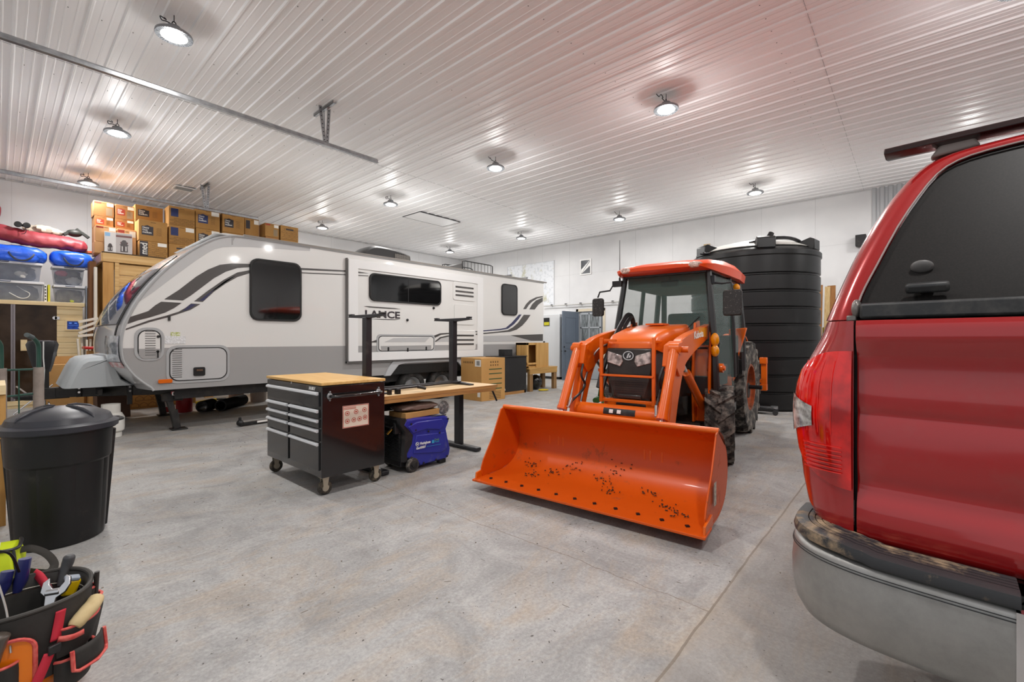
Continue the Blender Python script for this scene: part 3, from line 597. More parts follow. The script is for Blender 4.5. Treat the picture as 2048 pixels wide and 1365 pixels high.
mb = MB(); mb.bb(tip.x-.07, cyy-.05, .66, tip.x+.04, cyy+.05, .95)
mb.build('jack_post', black_metal, TR, wc=True)
jx = tip.x-.02
mb = MB(); mb.loft([[(jx+a*sx, cyy+c*sx, z) for a, c in ((-.10, -.08), (.10, -.08), (.14, 0), (.10, .08), (-.10, .08), (-.15, 0))] for sx, z in ((.55, .90), (.75, 1.0), (1.0, 1.17), (1.15, 1.29), (1.0, 1.34), (.5, 1.35))])
mb.build('jack_cover', mat('black_vinyl', '#222225', .35, bump=.25, bscale=7), TR, wc=True, ang=60)
mb = MB(); mb.tube([(jx+.0, cyy-.10, 1.335), (jx, cyy-.09, 1.1), (jx+.01, cyy-.065, .93), (jx, cyy-.1, .7)], .008, 6); mb.build('cover_piping', white_pl, TR, wc=True)
# weight-distribution brackets
for xx, hh in ((tip.x+.33, .07), (tip.x+.85, .2)):
    f = (xx-(tip.x+.12))/(1.95-tip.x-.12); yy = cyy-.06+(YT+.25-cyy+.06)*f-.05
    mb = MB(); mb.bb(xx-.03, yy-.02, tz-hh, xx+.03, yy+.015, tz+.11); mb.build('hitch_bracket', black_metal, TR, wc=True, bevel=.006)
    mb = MB(); mb.cyl((xx, yy-.032, tz+.06), (xx, yy-.015, tz+.06), .015); mb.cyl((xx, yy-.032, tz), (xx, yy-.015, tz), .015); mb.build('hitch_bolt', chrome, TR, wc=True)
# gas-bottle cover on the tongue
cvz = .69
def cov(y): return 0
g0, g1 = YT+.52, YF-.52
mb = MB(); secs = []
Pc = XZ([(126, 772.5), (147, 737), (158, 722), (170, 716), (222, 710), (268, 708.5)], g0+.05); x_r = 1.36
prof = [(max(.58, a-.0), c) for a, c in Pc]; prof = [(prof[0][0], cvz)]+prof[1:-1]+[(1.08, prof[-1][1]), (1.1, prof[-1][1]-.08), (1.2, cvz+.1), (1.34, cvz)]
for yy, k in ((g0, .86), (g0+.05, .97), (g0+.14, 1), (g1-.14, 1), (g1-.05, .97), (g1, .86)):
    cxm, = (1.05,); secs.append([(cxm+(a-cxm)*k, yy, cvz+(c-cvz)*k) for a, c in prof])
mb.loft(secs); mb.build('gas_bottle_cover', mat('cover_plastic', '#b6bcbf', .4), TR, wc=True, bevel=.01)
# stabiliser jacks
def stab(px, py, name='stabiliser_jack'):
    p = onZ(px, py, 0); x, y = p.x, p.y
    mb = MB(); mb.bar((x-.12, y+.02, .5), (x-.02, y, .02), .075, .075, (0, 1, 0)); mb.bar((x-.06, y+.01, .3), (x-.02, y, .02), .09, .09, (0, 1, 0)); mb.box((x, y, .012), (.2, .2, .015)); mb.bb(x-.2, y-.03, .44, x+.05, y+.06, .56)
    return mb.build(name, fm, TR, wc=True, bevel=.004), x, y
j1, jx1, jy1 = stab(357, 859); stab(329, 831)
zz = onY(355, 790, jy1-.06)
mb = MB(); mb.prism([(zz.x-.08, zz.z+.055), (zz.x+.08, zz.z+.055), (zz.x+.08, zz.z+.02), (zz.x, zz.z-.045), (zz.x-.08, zz.z+.02)], 'y', jy1-.07, jy1-.06); pl = mb.build('maker_plate', mat('plate_red', '#b5303a', .4), TR, wc=True)
mb = MB(); mb.bb(zz.x-.07, jy1-.0712, zz.z-.004, zz.x+.07, jy1-.0702, zz.z+.048); mb.build('plate_field', white_pl, pl, wc=True)
text('BAL', .05, (zz.x-.058, jy1-.073, zz.z+.004), (1, 0, 0), (0, 0, 1), 'plate_lettering', black_pl, pl, wc=True, width=.115, bold=.002)
# roof equipment
def roofy(px, py, Y): return onY(px, py, Y)
Ya = 9.0; a0, a1 = onY(716, 500, Ya).x, onY(823, 510, Ya).x; ah = onY(760, 491, Ya).z; L = a1-a0
AP = sm2([(a0, ZR+.02), (a0+L*.10, ZR+.5*(ah-ZR)), (a0+L*.28, ah-.02), (a0+L*.5, ah), (a0+L*.75, ah-.03), (a1-.03, ah-.10)], 4)+[(a1, ZR+.02)]
mb = MB(); secs = []
for yy, k in ((Ya, .86), (Ya+.04, .95), (Ya+.14, 1), (Ya+.56, 1), (Ya+.66, .95), (Ya+.7, .86)):
    secs.append([(a0+L/2+(a-a0-L/2)*(.9+.1*k), yy, ZR+.01+(c-ZR-.01)*k) for a, c in AP])
mb.loft(secs); ac = mb.build('air_conditioner', mat('ac_shell', '#2b2a2a', .6), TR, wc=True)
mb = MB()
for i in range(9): z = ZR+.07+i*(ah-ZR-.2)/9; mb.bb(a1-L*.33, Ya-.012, z, a1-L*.05, Ya+.03, z+.014)
for i in range(9): x = a1-L*.33+i*L*.28/8; mb.bb(x-.005, Ya-.014, ZR+.06, x+.005, Ya+.0, ah-.13)
mb.build('ac_grille', mat('ac_grille', '#77726c', .5), ac, wc=True)
Yb = 8.75; b0, b1 = onY(925, 535, Yb).x, onY(985, 541, Yb).x; zb = onY(920, 522, Yb).z
mb = MB()
for yy in (Yb, Yb+.8):
    mb.tube([(b0, yy, ZR+.12), (b0, yy, zb), (b0+.1, yy, zb+.02), (b1-.1, yy, zb+.02), (b1, yy, zb), (b1, yy, ZR+.12)], .014, 6); mb.bar((b0, yy, ZR+.14), (b1, yy, ZR+.14), .02, .02)
    for i in range(9): x = b0+(b1-b0)*(i+.5)/9; mb.cyl((x, yy, ZR+.13), (x, yy, zb+.02), .007, n=6)
for i in range(7): x = b0+(b1-b0)*i/6; mb.cyl((x, Yb, ZR+.14), (x, Yb+.8, ZR+.14), .008, n=6)
for x in (b0+.2, b1-.2): mb.bar((x, Yb-.1, ZR+.07), (x, Yb+.9, ZR+.07), .04, .03); mb.bb(x-.03, Yb+.1, ZR-.01, x+.03, Yb+.16, ZR+.08); mb.bb(x-.03, Yb+.6, ZR-.01, x+.03, Yb+.66, ZR+.08)
mb.build('roof_basket', black_metal, TR, wc=True)
mb = MB(); mb.prism([(b0-1.0, ZR+.02), (b0-.02, ZR+.3), (b0+.02, ZR+.26), (b0+.02, ZR+.02)], 'y', Yb, Yb+.75); mb.build('wind_fairing', mat('fairing_grey', '#5b5a59', .5), TR, wc=True)
mb = MB(); mb.bar((b1+.1, YT+.25, ZR+.06), (XR-.25, YT+.25, ZR+.06), .05, .035); mb.bar((b1+.1, YT+1.0, ZR+.06), (XR-.25, YT+1.0, ZR+.06), .05, .035)
for x in (b1+.3, XR-.5): mb.bar((x, YT+.2, ZR+.11), (x, YT+1.1, ZR+.11), .05, .03); mb.bb(x-.03, YT+.22, ZR-.01, x+.03, YT+.28, ZR+.1); mb.bb(x-.03, YT+.97, ZR-.01, x+.03, YT+1.03, ZR+.1)
mb.build('roof_rail', steel, TR, wc=True)
mb = MB(); vx = onY(655, 500, 8.6).x
mb.bb(vx-.3, 8.4, ZR-.005, vx+.15, 8.9, ZR+.06); mb.build('roof_vent_lid', mat('vent_dark', '#3a3a3b', .4), TR, wc=True, bevel=.01)
# ------------------------------------------------------------------ tractor with front loader (local frame: +x forward, +y its left, z up)
TC = thing('tractor', 'orange cab tractor with a front loader bucket lowered to the floor', 'tractor', (5.245, 2.205, 0), radians(183.8))
orange = mat('tractor_orange', '#dd6209', .32, coat=.15, dust='#b8601f', dscale=5, dlo=.6, dhi=.95); worn = mat('bucket_orange', '#d25407', .42, coat=.05, dust='#6b4a2c', dscale=5, dlo=.6, dhi=.75)
gblack = mat('grille_black', '#1f1c1b', .35, col2='#37322f', scale=4, coat=.2)
def BO(mb): mb.v = [V((v.x+.1, v.y+BY, v.z+.05-(v.x-1.9)*.0)) for v in mb.v]; return mb
def T(name, m, mb, parent=None, **k): return mb.build(name, m, parent or TC, **k)
BW = .985; BY = .06
bp = [(2.2, .045), (1.86, .06), (1.72, .095), (1.62, .165), (1.565, .27), (1.56, .38), (1.60, .50), (1.68, .60), (1.80, .66)]
bo = [(1.81, .64), (1.67, .575), (1.585, .49), (1.54, .385), (1.545, .26), (1.605, .145), (1.71, .075), (1.86, .04), (2.2, .03)]
mb = MB(); mb.prism(sm2(bp, 3)+sm2(bo, 3), 'y', -BW, BW); bk = T('bucket', worn, BO(mb), ang=30)
for sg in (1, -1):
    mb = MB(); side = sm2(bp[1:], 3); P = [(2.13, .05)]+side+[(1.86, .64), (1.98, .40), (2.12, .2), (2.15, .13)]
    mb.prism(P, 'y', sg*BW, sg*(BW-.012)); T('bucket_side', worn, BO(mb), bk, bevel=.003)
    mb = MB(); mb.prism([(2.21, .04), (2.02, .05), (2.03, .13), (2.2, .10)], 'y', sg*(BW+.014), sg*(BW-.004)); T('side_cutter', orange, BO(mb), bk, bevel=.003)
mb = MB(); mb.prism([(2.24, .028), (2.08, .04), (2.07, .056), (2.24, .045)], 'y', -BW-.02, BW+.02); ce = T('cutting_edge', worn, BO(mb), bk, bevel=.002)
for i in range(11):
    mb = MB(); y = -BW+.12+i*(2*BW-.24)/10; mb.box((2.14, y, .054), (.026, .026, .012), rz=.6); T('edge_bolt', dark_steel, BO(mb), ce)
mb = MB(); mb.cyl((1.80, -BW, .655), (1.80, BW, .655), .022, n=12); T('top_lip', orange, BO(mb), bk)
mb = MB()
p = (2.0, BW+.013, .25); mb.bb(1.93, BW+.0125, .17, 1.99, BW+.0135, .33); T('warning_sticker', mat('sticker_pale', '#d9d5c6', .5, col2='#8f8b80', scale=40), BO(mb), bk)
# straw and mud clumps inside the bucket
mb = MB()
random.seed(5)
for (yy, xx) in ((-.45, 1.75), (-.28, 1.64), (.05, 1.72), (.12, 1.62), (.16, 1.85), (.45, 1.74), (.62, 1.9), (-.62, 1.86), (.75, 1.98), (-.72, 1.7)):
    zf = lambda x: [b+(d-b)*(x-a)/(c-a) for (a, b), (c, d) in zip(sorted(bp[:5]), sorted(bp[:5])[1:]) if a <= x <= c][0] if x < 2.2 else .05
    for k in range(16):
        a = xx+random.gauss(0, .03); b = yy+random.gauss(0, .045); a = min(2.1, max(1.57, a)); z = zf(a)+.004; t = random.uniform(0, 3.14); l = random.uniform(.005, .02)
        mb.box((a, b, z+random.uniform(0, .006)), (l, .006, .006), rz=t)
tag(T('mud_and_straw', mat('dried_mud', '#3f3325', .9), BO(mb), bk), 'dried mud and straw', kind='stuff')
# loader arms
def dy(sg, a, b): return (sg*a, sg*b)
for sg in (1, -1):
    ya, yb = dy(sg, .43, .51)
    boom = sm2([(1.26, .40), (1.10, .80), (.98, 1.02), (.85, 1.14), (.5, 1.26), (-.02, 1.40)], 4)
    top = sm2([(-.06, 1.54), (.42, 1.47), (.8, 1.41), (1.06, 1.33), (1.18, 1.14), (1.30, .82), (1.42, .42)], 4)
    mb = MB(); mb.prism(boom+top, 'y', ya, yb); arm = T('loader_arm', orange, mb, bevel=.008)
    mb = MB(); mb.prism([(.98, 1.08), (1.14, 1.02), (1.25, 1.12), (1.2, 1.31), (1.05, 1.35)], 'y', sg*.405, sg*.535); T('knee_plate', orange, mb, arm, bevel=.006)
    mb = MB(); mb.cyl((1.13, sg*.40, 1.27), (1.13, sg*.61, 1.27), .028); mb.cyl((-.0, sg*.39, 1.46), (-.0, sg*.55, 1.46), .035); mb.cyl((1.46, sg*.4, .47), (1.46, sg*.58, .47), .025); T('pivot_pin', orange, mb, arm)
    # bucket cylinder outside the arm
    mb = MB(); mb.cyl((1.20, sg*.50, 1.26), (1.50, sg*.50, .70), .046, n=20); mb.cyl((1.50, sg*.50, .70), (1.515, sg*.50, .67), .052, n=20); mb.cyl((1.19, sg*.46, 1.28), (1.19, sg*.55, 1.28), .052, n=16); T('bucket_cylinder', orange, mb)
    mb = MB(); mb.cyl((1.50, sg*.50, .69), (1.60, sg*.50, .50), .022); T('cylinder_rod', chrome, mb)
    mb = MB()
    for d in (.40, .45, .55): mb.prism([(1.5, .56), (1.36, .46), (1.45, .32), (1.66, .34), (1.66, .52)], 'y', sg*d-.008, sg*d+.008)
    mb.cyl((1.6, sg*.38, .49), (1.6, sg*.58, .49), .018); mb.cyl((1.42, sg*.38, .42), (1.42, sg*.58, .42), .018); T('bucket_bracket', orange, mb, bevel=.003)
    # mount post, lift cylinder
    mb = MB(); mb.prism([(-.12, .45), (.16, .45), (.2, .95), (.1, 1.55), (-.06, 1.58), (-.14, 1.2)], 'y', sg*.36, sg*.385); mb.prism([(-.12, .45), (.16, .45), (.2, .95), (.1, 1.55), (-.06, 1.58), (-.14, 1.2)], 'y', sg*.535, sg*.56); mb.prism([(-.02, .45), (.08, .45), (.08, 1.3), (-.04, 1.3)], 'y', sg*.385, sg*.535); T('loader_post', orange, mb, bevel=.005)
    mb = MB(); mb.cyl((.12, sg*.465, .62), (.72, sg*.465, 1.03), .042, n=18); T('lift_cylinder', orange, mb)
    mb = MB(); mb.cyl((.7, sg*.465, 1.02), (1.02, sg*.465, 1.24), .021); T('cylinder_rod', chrome, mb)
    mb = MB(); mb.cyl((.05, sg*.5, 1.05), (.05, sg*.66, 1.05), .05, n=16); mb.cyl((.05, sg*.66, 1.05), (.05, sg*.68, 1.05), .025); T('post_boss', orange, mb)
    # hoses and their fittings
    mb = MB(); mb.tube(smooth([(1.22, sg*.42, 1.13), (1.30, sg*.40, 1.0), (1.24, sg*.39, .9), (1.33, sg*.40, .82), (1.44, sg*.42, .76), (1.48, sg*.44, .70)]), .012, 8); T('hydraulic_hose', black_pl, mb)
    mb = MB(); mb.cyl((1.20, sg*.43, 1.22), (1.225, sg*.42, 1.12), .016); mb.cyl((1.45, sg*.425, .78), (1.49, sg*.44, .69), .015); mb.cyl((1.49, sg*.43, .70), (1.50, sg*.50, .70), .012); T('hose_fitting', chrome, mb)
    mb = MB(); mb.tube(smooth([(.3, sg*.42, 1.35), (.8, sg*.425, 1.28), (1.05, sg*.42, 1.14), (1.2, sg*.42, .9), (1.36, sg*.42, .5)], 5), .011, 6); T('steel_line', steel if sg < 0 else orange, mb)
mb = MB(); mb.tube(smooth([(.98, -.37, .85), (.85, -.37, 1.08), (.6, -.37, 1.36), (.35, -.37, 1.58), (.2, -.37, 1.66), (.08, -.37, 1.62), (.04, -.37, 1.45)], 5), .028, 8); mb.tube(smooth([(.96, -.34, .8), (.8, -.34, 1.05), (.5, -.34, 1.38), (.3, -.33, 1.58), (.16, -.33, 1.62), (.08, -.33, 1.45)], 5), .02, 8); T('hose_bundle', black_pl, mb)
mb = MB(); mb.cyl((.85, -.42, .72), (.95, -.42, .70), .035); mb.cyl((.9, -.44, .62), (1.0, -.44, .60), .03); mb.tube(smooth([(.9, -.41, .75), (.95, -.36, .85), (.9, -.34, .7), (.98, -.43, .63)]), .009, 6); T('green_coupler', mat('coupler_green', '#3b7a3c', .4), mb)
mb = MB(); mb.cyl((1.3, -.44, .655), (1.3, .44, .655), .078, n=28); ct = T('cross_tube', orange, mb)
mb = MB(); mb.lathe([(.0795, -.12), (.0795, .2)], (1.3, 0, .655), 'y', 8, radians(-5), radians(40)); dk = T('tube_decal', black_pl, mb, ct)
mb = MB(); mb.lathe([(.0800, -.06), (.0800, -.02)], (1.3, 0, .655), 'y', 4, radians(5), radians(30)); mb.lathe([(.0800, .02), (.0800, .06)], (1.3, 0, .655), 'y', 4, radians(5), radians(30)); T('decal_blocks', white_pl, mb, dk)
# brand lettering on the arm
text('Kubota', .1, (.62, .513, 1.37), (-1, .0, .08), (.08, 0, 1), 'arm_lettering', mat('lettering_white', '#e9e6e0', .4), TC, width=.34, bold=.004)
mb = MB(); mb.box((.3, .512, 1.44), (.3, .002, .1)); T('amber_reflector', mat('reflector_yellow', '#e2931a', .3), mb)
# chassis, axle
mb = MB(); mb.bb(-.3, -.19, .42, .95, .19, .74); mb.bb(-1.9, -.26, .38, -.3, .26, .86); mb.bb(.78, -.16, .5, 1.02, .16, .72); T('engine_frame', mat('chassis_grime', '#2a2623', .65, dust='#57493b', dscale=6, dlo=.45, dhi=.8), mb, bevel=.02)
mb = MB(); mb.cyl((0, -.5, .43), (0, .5, .43), .07, n=14); mb.ell((0, 0, .43), (.15, .16, .14)); mb.cyl((0, -.5, .3), (0, -.5, .6), .07); mb.cyl((0, .5, .3), (0, .5, .6), .07); mb.cyl((.14, -.45, .42), (.14, .45, .42), .018); mb.cyl((-2.0, -.55, .62), (-2.0, .55, .62), .11, n=16); T('axle', MATS['chassis_grime'], mb)
mb = MB(); mb.bb(.86, -.3, .68, 1.0, .3, .74); mb.bb(.9, -.26, .5, .96, -.22, .72); mb.bb(.9, .22, .5, .96, .26, .72); T('front_bumper', orange, mb, bevel=.006)
# bonnet
def sec(x, w, z0, z1, r, n=4, tw=.8):
    pts = [(x, w, z0)]; 
    for i in range(n+1): t = radians(90*i/n); pts.append((x, w*tw+(w-w*tw)*cos(t), z1-r+r*sin(t)))
    return pts+[(a, -b, c) for a, b, c in reversed(pts)]
mb = MB(); mb.loft([sec(1.03, .21, 1.27, 1.31, .04), sec(1.02, .24, 1.265, 1.345, .06), sec(.98, .265, 1.26, 1.375, .07), sec(.9, .275, 1.24, 1.42, .09), sec(.55, .295, 1.18, 1.49, .11), sec(.05, .32, 1.12, 1.54, .12)]); hd = T('bonnet', orange, mb, ang=45)
mb = MB(); mb.loft([sec(.98, .25, .80, 1.27, .03, tw=.93), sec(.6, .285, .76, 1.27, .03, tw=.95), sec(.05, .305, .72, 1.25, .03, tw=.95)]); T('bonnet_side_mesh', gblack, mb, ang=45)
mb = MB(); mb.loft([[(1.0, -.2, .74), (1.0, .2, .74), (.98, .26, .95), (1.0, .255, 1.15), (1.01, .245, 1.28), (1.01, -.245, 1.28), (1.0, -.255, 1.15), (.98, -.26, .95)], [(1.04, -.16, .78), (1.04, .16, .78), (1.035, .21, .95), (1.05, .235, 1.10), (1.05, .235, 1.27), (1.05, -.235, 1.27), (1.05, -.235, 1.10), (1.035, -.21, .95)]]); gr = T('front_grille', gblack, mb, bevel=.012)
mb = MB()
for i in range(9): mb.bb(1.035, -.15, .82+i*.022, 1.044, .15, .828+i*.022)
T('grille_mesh', black_pl, mb, gr)
mb = MB(); mb.bb(1.03, -.13, .765, 1.06, .13, .81); T('lower_step', gblack, mb, gr, bevel=.012)
for sg in (1, -1):
    mb = MB(); P = [(sg*.075, 1.20), (sg*.225, 1.245), (sg*.23, 1.13), (sg*.09, 1.09), (sg*.06, 1.14)]
    vs = [(1.062, a, b) for a, b in P]+[(1.0, a, b) for a, b in P]; n = 5
    mb.add(vs, [tuple(range(n)), tuple(reversed(range(n, 2*n)))]+[(i, (i+1) % n, n+(i+1) % n, n+i) for i in range(n)]); T('headlight', mat('headlight_lens', '#cfc6c2', .1, col2='#6d6461', scale=22, coat=1), mb, gr, bevel=.006)
mb = MB(); mb.lathe([(.0, 1.062), (.045, 1.060), (.047, 1.05)], (0, 0, 1.2), 'x', 24, sx=1.25); em = T('emblem', mat('emblem_dark', '#2a2a2c', .3), mb, gr)
mb = MB(); mb.lathe([(.038, 1.063), (.046, 1.063), (.046, 1.055), (.038, 1.055)], (0, 0, 1.2), 'x', 24, sx=1.25)
mb.add([(1.064, -.02, 1.175), (1.064, -.002, 1.175), (1.064, .004, 1.2), (1.064, .018, 1.225), (1.064, -.0, 1.225), (1.064, -.012, 1.2)], [(0, 1, 2, 3, 4, 5)]); mb.add([(1.064, .008, 1.2), (1.064, .03, 1.21), (1.064, .026, 1.185), (1.064, .008, 1.178)], [(0, 1, 2, 3)]); T('emblem_ring', chrome, mb, em)
mb = MB()
for i in range(6): mb.bb(.15+i*.035, -.1, 1.525, .17+i*.035, .1, 1.545)
T('bonnet_vent', orange, mb, hd)
text('Kubota', .055, (.2, .292, 1.34), (-1, 0, .0), (0, 0, 1), 'bonnet_lettering', mat('lettering_dark2', '#3b2a24', .4), hd, width=.16, bold=.002) if False else None
# guard in front of the grille
mb = MB()
for sg in (1, -1): mb.box((1.10, sg*.275, 1.05), (.03, .034, .66)); mb.bar((1.10, sg*.275, 1.34), (.95, sg*.29, 1.34), .026, .026); mb.bar((1.10, sg*.275, .76), (.9, sg*.265, .70), .03, .04)
mb.bar((1.11, -.28, 1.0), (1.11, .28, 1.0), .03, .022); mb.bar((1.08, -.28, 1.355), (1.08, -.12, 1.355), .025, .025); mb.bar((1.08, -.3, .745), (1.08, .3, .745), .05, .03); T('brush_guard', orange, mb, bevel=.004)
# wheels
def ag_tyre(x, y, r, w, ri, nl, sgn, parent, name, steer=0):
    t = MB(); t.lathe([(ri, -w*.40), (ri+.02, -w*.45), (r*.8, -w*.5), (r-.055, -w*.48), (r-.035, -w*.40), (r-.03, 0), (r-.035, w*.40), (r-.055, w*.48), (r*.8, w*.5), (ri+.02, w*.45), (ri, w*.40)], (0, 0, 0), 'y', 48)
    for s in (1, -1):
        for k in range(nl):
            th0 = 2*pi*(k+(.5 if s > 0 else 0))/nl; secs = []
            for i in range(6):
                f = i/5; yy = s*w*(-.04+.54*f); th = th0+sgn*.0+(.26*f**1.1)*(.5/r); rr = r*(1 if f < .85 else .985); rb = r-.05-(0.03 if f > .9 else 0); dt = .026/r*1.1
                secs.append([(rb*cos(th-dt*1.5), yy, rb*sin(th-dt*1.5)), (rr*cos(th-dt), yy, rr*sin(th-dt)), (rr*cos(th+dt), yy, rr*sin(th+dt)), (rb*cos(th+dt*1.5), yy, rb*sin(th+dt*1.5))])
            t.loft(secs)
    R = Matrix.Rotation(steer, 3, 'Z'); t.v = [R @ v+V((x, y, r)) for v in t.v]
    o = t.build(name, mat('ag_tyre', '#2b2927', .75, dust='#918b82', dscale=9, dlo=.46, dhi=.66, bump=.3), parent, bevel=.0)
    s = 1 if y > 0 else -1
    h = MB(); h.lathe([(0, s*.06), (.08, s*.07), (.1, s*.02), (ri*.85, s*.0), (ri*.95, s*w*.38), (ri+.01, s*w*.42), (ri, s*w*.44), (ri*.93, s*w*.44), (ri*.93, -s*w*.3), (0, -s*w*.3)], (0, 0, 0), 'y', 32)
    for k in range(6): a = k*pi/3; h.cyl((.07*cos(a), s*.07, .07*sin(a)), (.07*cos(a), s*.09, .07*sin(a)), .01, n=6)
    h.v = [R @ v+V((x, y, r)) for v in h.v]; h.build('wheel_rim', mat('rim_orange', '#a84a16', .5, dust='#4d3a2c', dscale=6, dlo=.4, dhi=.7), o)
    return o
ag_tyre(-.02, .60, .43, .29, .2, 13, 1, TC, 'front_tyre', .24); ag_tyre(-.02, -.6, .43, .29, .2, 13, 1, TC, 'front_tyre', .24)
ag_tyre(-2.0, .43, .67, .34, .33, 17, 1, TC, 'rear_tyre'); ag_tyre(-2.0, -.50, .67, .34, .33, 17, 1, TC, 'rear_tyre')
mb = MB(); mb.cyl((-2.0, .5, .67), (-2.0, .72, .67), .03); T('axle_stub', dark_steel, mb)
mb = MB(); mb.bb(-2.75, .60, .62, -2.68, .68, 1.0); mb.bb(-2.78, .58, .56, -2.66, .68, .66); mb.bb(-2.78, .58, .98, -2.66, .68, 1.08); mb.bb(-2.75, .2, .68, -2.68, .62, .74); T('rear_link_bracket', orange, mb, bevel=.006)
# rear fenders
for sg in (1, -1):
    mb = MB(); P = [(-2.0+.76*cos(radians(t)), .67+.78*sin(radians(t))) for t in range(-8, 166, 9)]; Q = [(-2.0+.735*cos(radians(t)), .67+.755*sin(radians(t))) for t in range(165, -9, -9)]
    mb.prism(P+Q, 'y', sg*.24, sg*.47); mb.prism(P+[(-2.6, .9), (-1.25, .7)], 'y', sg*.23, sg*.25); T('fender', orange, mb, bevel=.01)
    mb = MB(); mb.prism([(sg*.44, 1.50), (sg*.66, 1.52), (sg*.63, 1.40), (sg*.56, 1.15), (sg*.52, .86), (sg*.49, .80), (sg*.45, 1.1)], 'x', -1.28, -1.22); T('fender_wing', orange, mb, bevel=.012)
# cab
gl = mat('cab_glass', '#6f8f86', .03, alpha=.16, coat=1); cabm = mat('cab_frame', '#1d1d1e', .35, coat=.2)
FB, FT = (.13, .60, .80), (.0, .49, 2.16)     # front pillar base and top
RB, RT = (-1.3, .60, .95), (-1.32, .53, 2.16)
mb = MB()
for sg in (1, -1):
    f0, f1, r0, r1 = [V((a, sg*b, c)) for a, b, c in (FB, FT, RB, RT)]
    fm_ = f0.lerp(f1, .42)+V((.03, sg*.02, 0)); mb.tube([f0-V((.06, 0, .28)), f0, fm_, f1], [.045, .045, .04, .035], 6); mb.tube([r0, r0.lerp(r1, .5)+V((-.02, sg*.02, 0)), r1], .04, 6)
    m0 = V((-.72, sg*.61, .9)); m1 = V((-.75, sg*.54, 2.16)); mb.tube([m0, m0.lerp(m1, .5)+V((0, sg*.02, 0)), m1], .03, 6)
    mb.bar(f1, r1, .06, .07); mb.bar(f0-V((.05, 0, .3)), m0-V((0, 0, .35)), .05, .1)
mb.bar((FT[0], -.49, 2.16), (FT[0], .49, 2.16), .06, .08); mb.bar((RT[0], -.53, 2.16), (RT[0], .53, 2.16), .05, .06); mb.bar((RB[0], -.6, 1.0), (RB[0], .6, 1.0), .06, .2); mb.bar((FB[0], -.56, .86), (FB[0], .56, .86), .05, .2)
T('cab_frame', cabm, mb, bevel=.004)
def pane(pts, name='cab_window'):
    mb = MB(); c = [V(p) for p in pts]; nrm = (c[1]-c[0]).cross(c[2]-c[0]).normalized()*.006; n = len(c)
    mb.add([p-nrm for p in c]+[p+nrm for p in c], [tuple(range(n)), tuple(reversed(range(n, 2*n)))]+[(i, (i+1) % n, n+(i+1) % n, n+i) for i in range(n)]); return T(name, gl, mb)
pane([(.15, -.55, .95), (.15, .55, .95), (.09, .53, 1.5), (.0, .47, 2.13), (.0, -.47, 2.13), (.09, -.53, 1.5)], 'windscreen')
for sg in (1, -1):
    pane([(.1, sg*.585, .85), (-.68, sg*.62, .75), (-.74, sg*.56, 2.1), (.0, sg*.50, 2.1)], 'side_window'); pane([(-.74, sg*.62, 1.2), (-1.27, sg*.61, 1.2), (-1.3, sg*.55, 2.1), (-.76, sg*.56, 2.1)], 'side_window')
pane([(-1.33, -.57, 1.1), (-1.33, .57, 1.1), (-1.35, .5, 2.12), (-1.35, -.5, 2.12)], 'rear_window')
mb = MB(); mb.tube([(.165, -.53, 1.27), (.17, 0, 1.26), (.165, .53, 1.27)], .012, 6); T('windscreen_bar', cabm, mb)
def rsec(x, w, z0, z1): return [(x, -w, z0), (x, -w-.015, (z0+z1)/2), (x, -w*.9, z1-.015), (x, -w*.45, z1), (x, w*.45, z1), (x, w*.9, z1-.015), (x, w+.015, (z0+z1)/2), (x, w, z0)]
mb = MB(); mb.loft([rsec(.22, .46, 2.17, 2.215), rsec(.18, .51, 2.15, 2.24), rsec(.0, .55, 2.14, 2.28), rsec(-.5, .60, 2.13, 2.32), rsec(-1.0, .62, 2.13, 2.325), rsec(-1.4, .60, 2.12, 2.31), rsec(-1.5, .54, 2.16, 2.25)]); rf = T('cab_roof', mat('roof_red_orange', '#e0480c', .35, coat=.15), mb, ang=50)
mb = MB(); mb.bb(-1.3, -.48, 2.0, -.06, .48, 2.125); T('headliner', mat('headliner', '#26201e', .7), mb, rf)
for sg in (1, -1):
    mb = MB(); mb.ell((.20, sg*.40, 2.19), (.03, .085, .035)); w = T('work_light', mat('work_light_lens', '#f1ded2', .1, col2='#8e6a5b', scale=30, coat=1), mb, rf)
mb = MB()
mb.tube([(.06, -.52, 2.05), (.08, -.62, 2.05), (.09, -.66, 1.98), (.09, -.80, 1.97), (.09, -.83, 1.9)], .011, 6); mb.box((.06, -.57, 2.06), (.06, .12, .07)); mr = T('mirror_arm', black_pl, mb)
mb = MB(); mb.prism(rrect(-.90, 1.66, -.745, 1.89, .03), 'x', .07, .115); T('mirror', mat('mirror_shell', '#2b2a29', .5, dust='#8a857e', dscale=60, dlo=.58, dhi=.66), mb, mr, bevel=.012)
mb = MB(); mb.tube([(-.0, .53, 2.0), (.02, .64, 1.98), (.06, .74, 1.98), (.06, .755, 1.9)], .01, 6); mb.box((.0, .53, 2.03), (.07, .07, .09)); mr = T('mirror_arm', dark_steel, mb)
mb = MB(); mb.prism(rrect(.66, 1.62, .85, 1.90, .03), 'x', .04, .085); T('mirror', MATS['mirror_shell'], mb, mr, bevel=.012)
for sg in (1, -1):
    mb = MB(); mb.ell((.16, sg*.60, 1.36), (.035, .045, .075)); mb.ell((.16, sg*.60, 1.24), (.035, .045, .065)); T('turn_light', mat('amber_glass', '#e8930a', .12, coat=1), mb)
    mb = MB(); mb.tube([(.13, sg*.56, 1.44), (.12, sg*.63, 1.35), (.12, sg*.62, 1.2), (.11, sg*.57, 1.12)], .01, 6); T('light_bracket', black_metal, mb)
mb = MB(); mb.ell((-.9, .60, 2.02), (.045, .045, .05)); T('rear_turn_light', MATS['amber_glass'], mb)
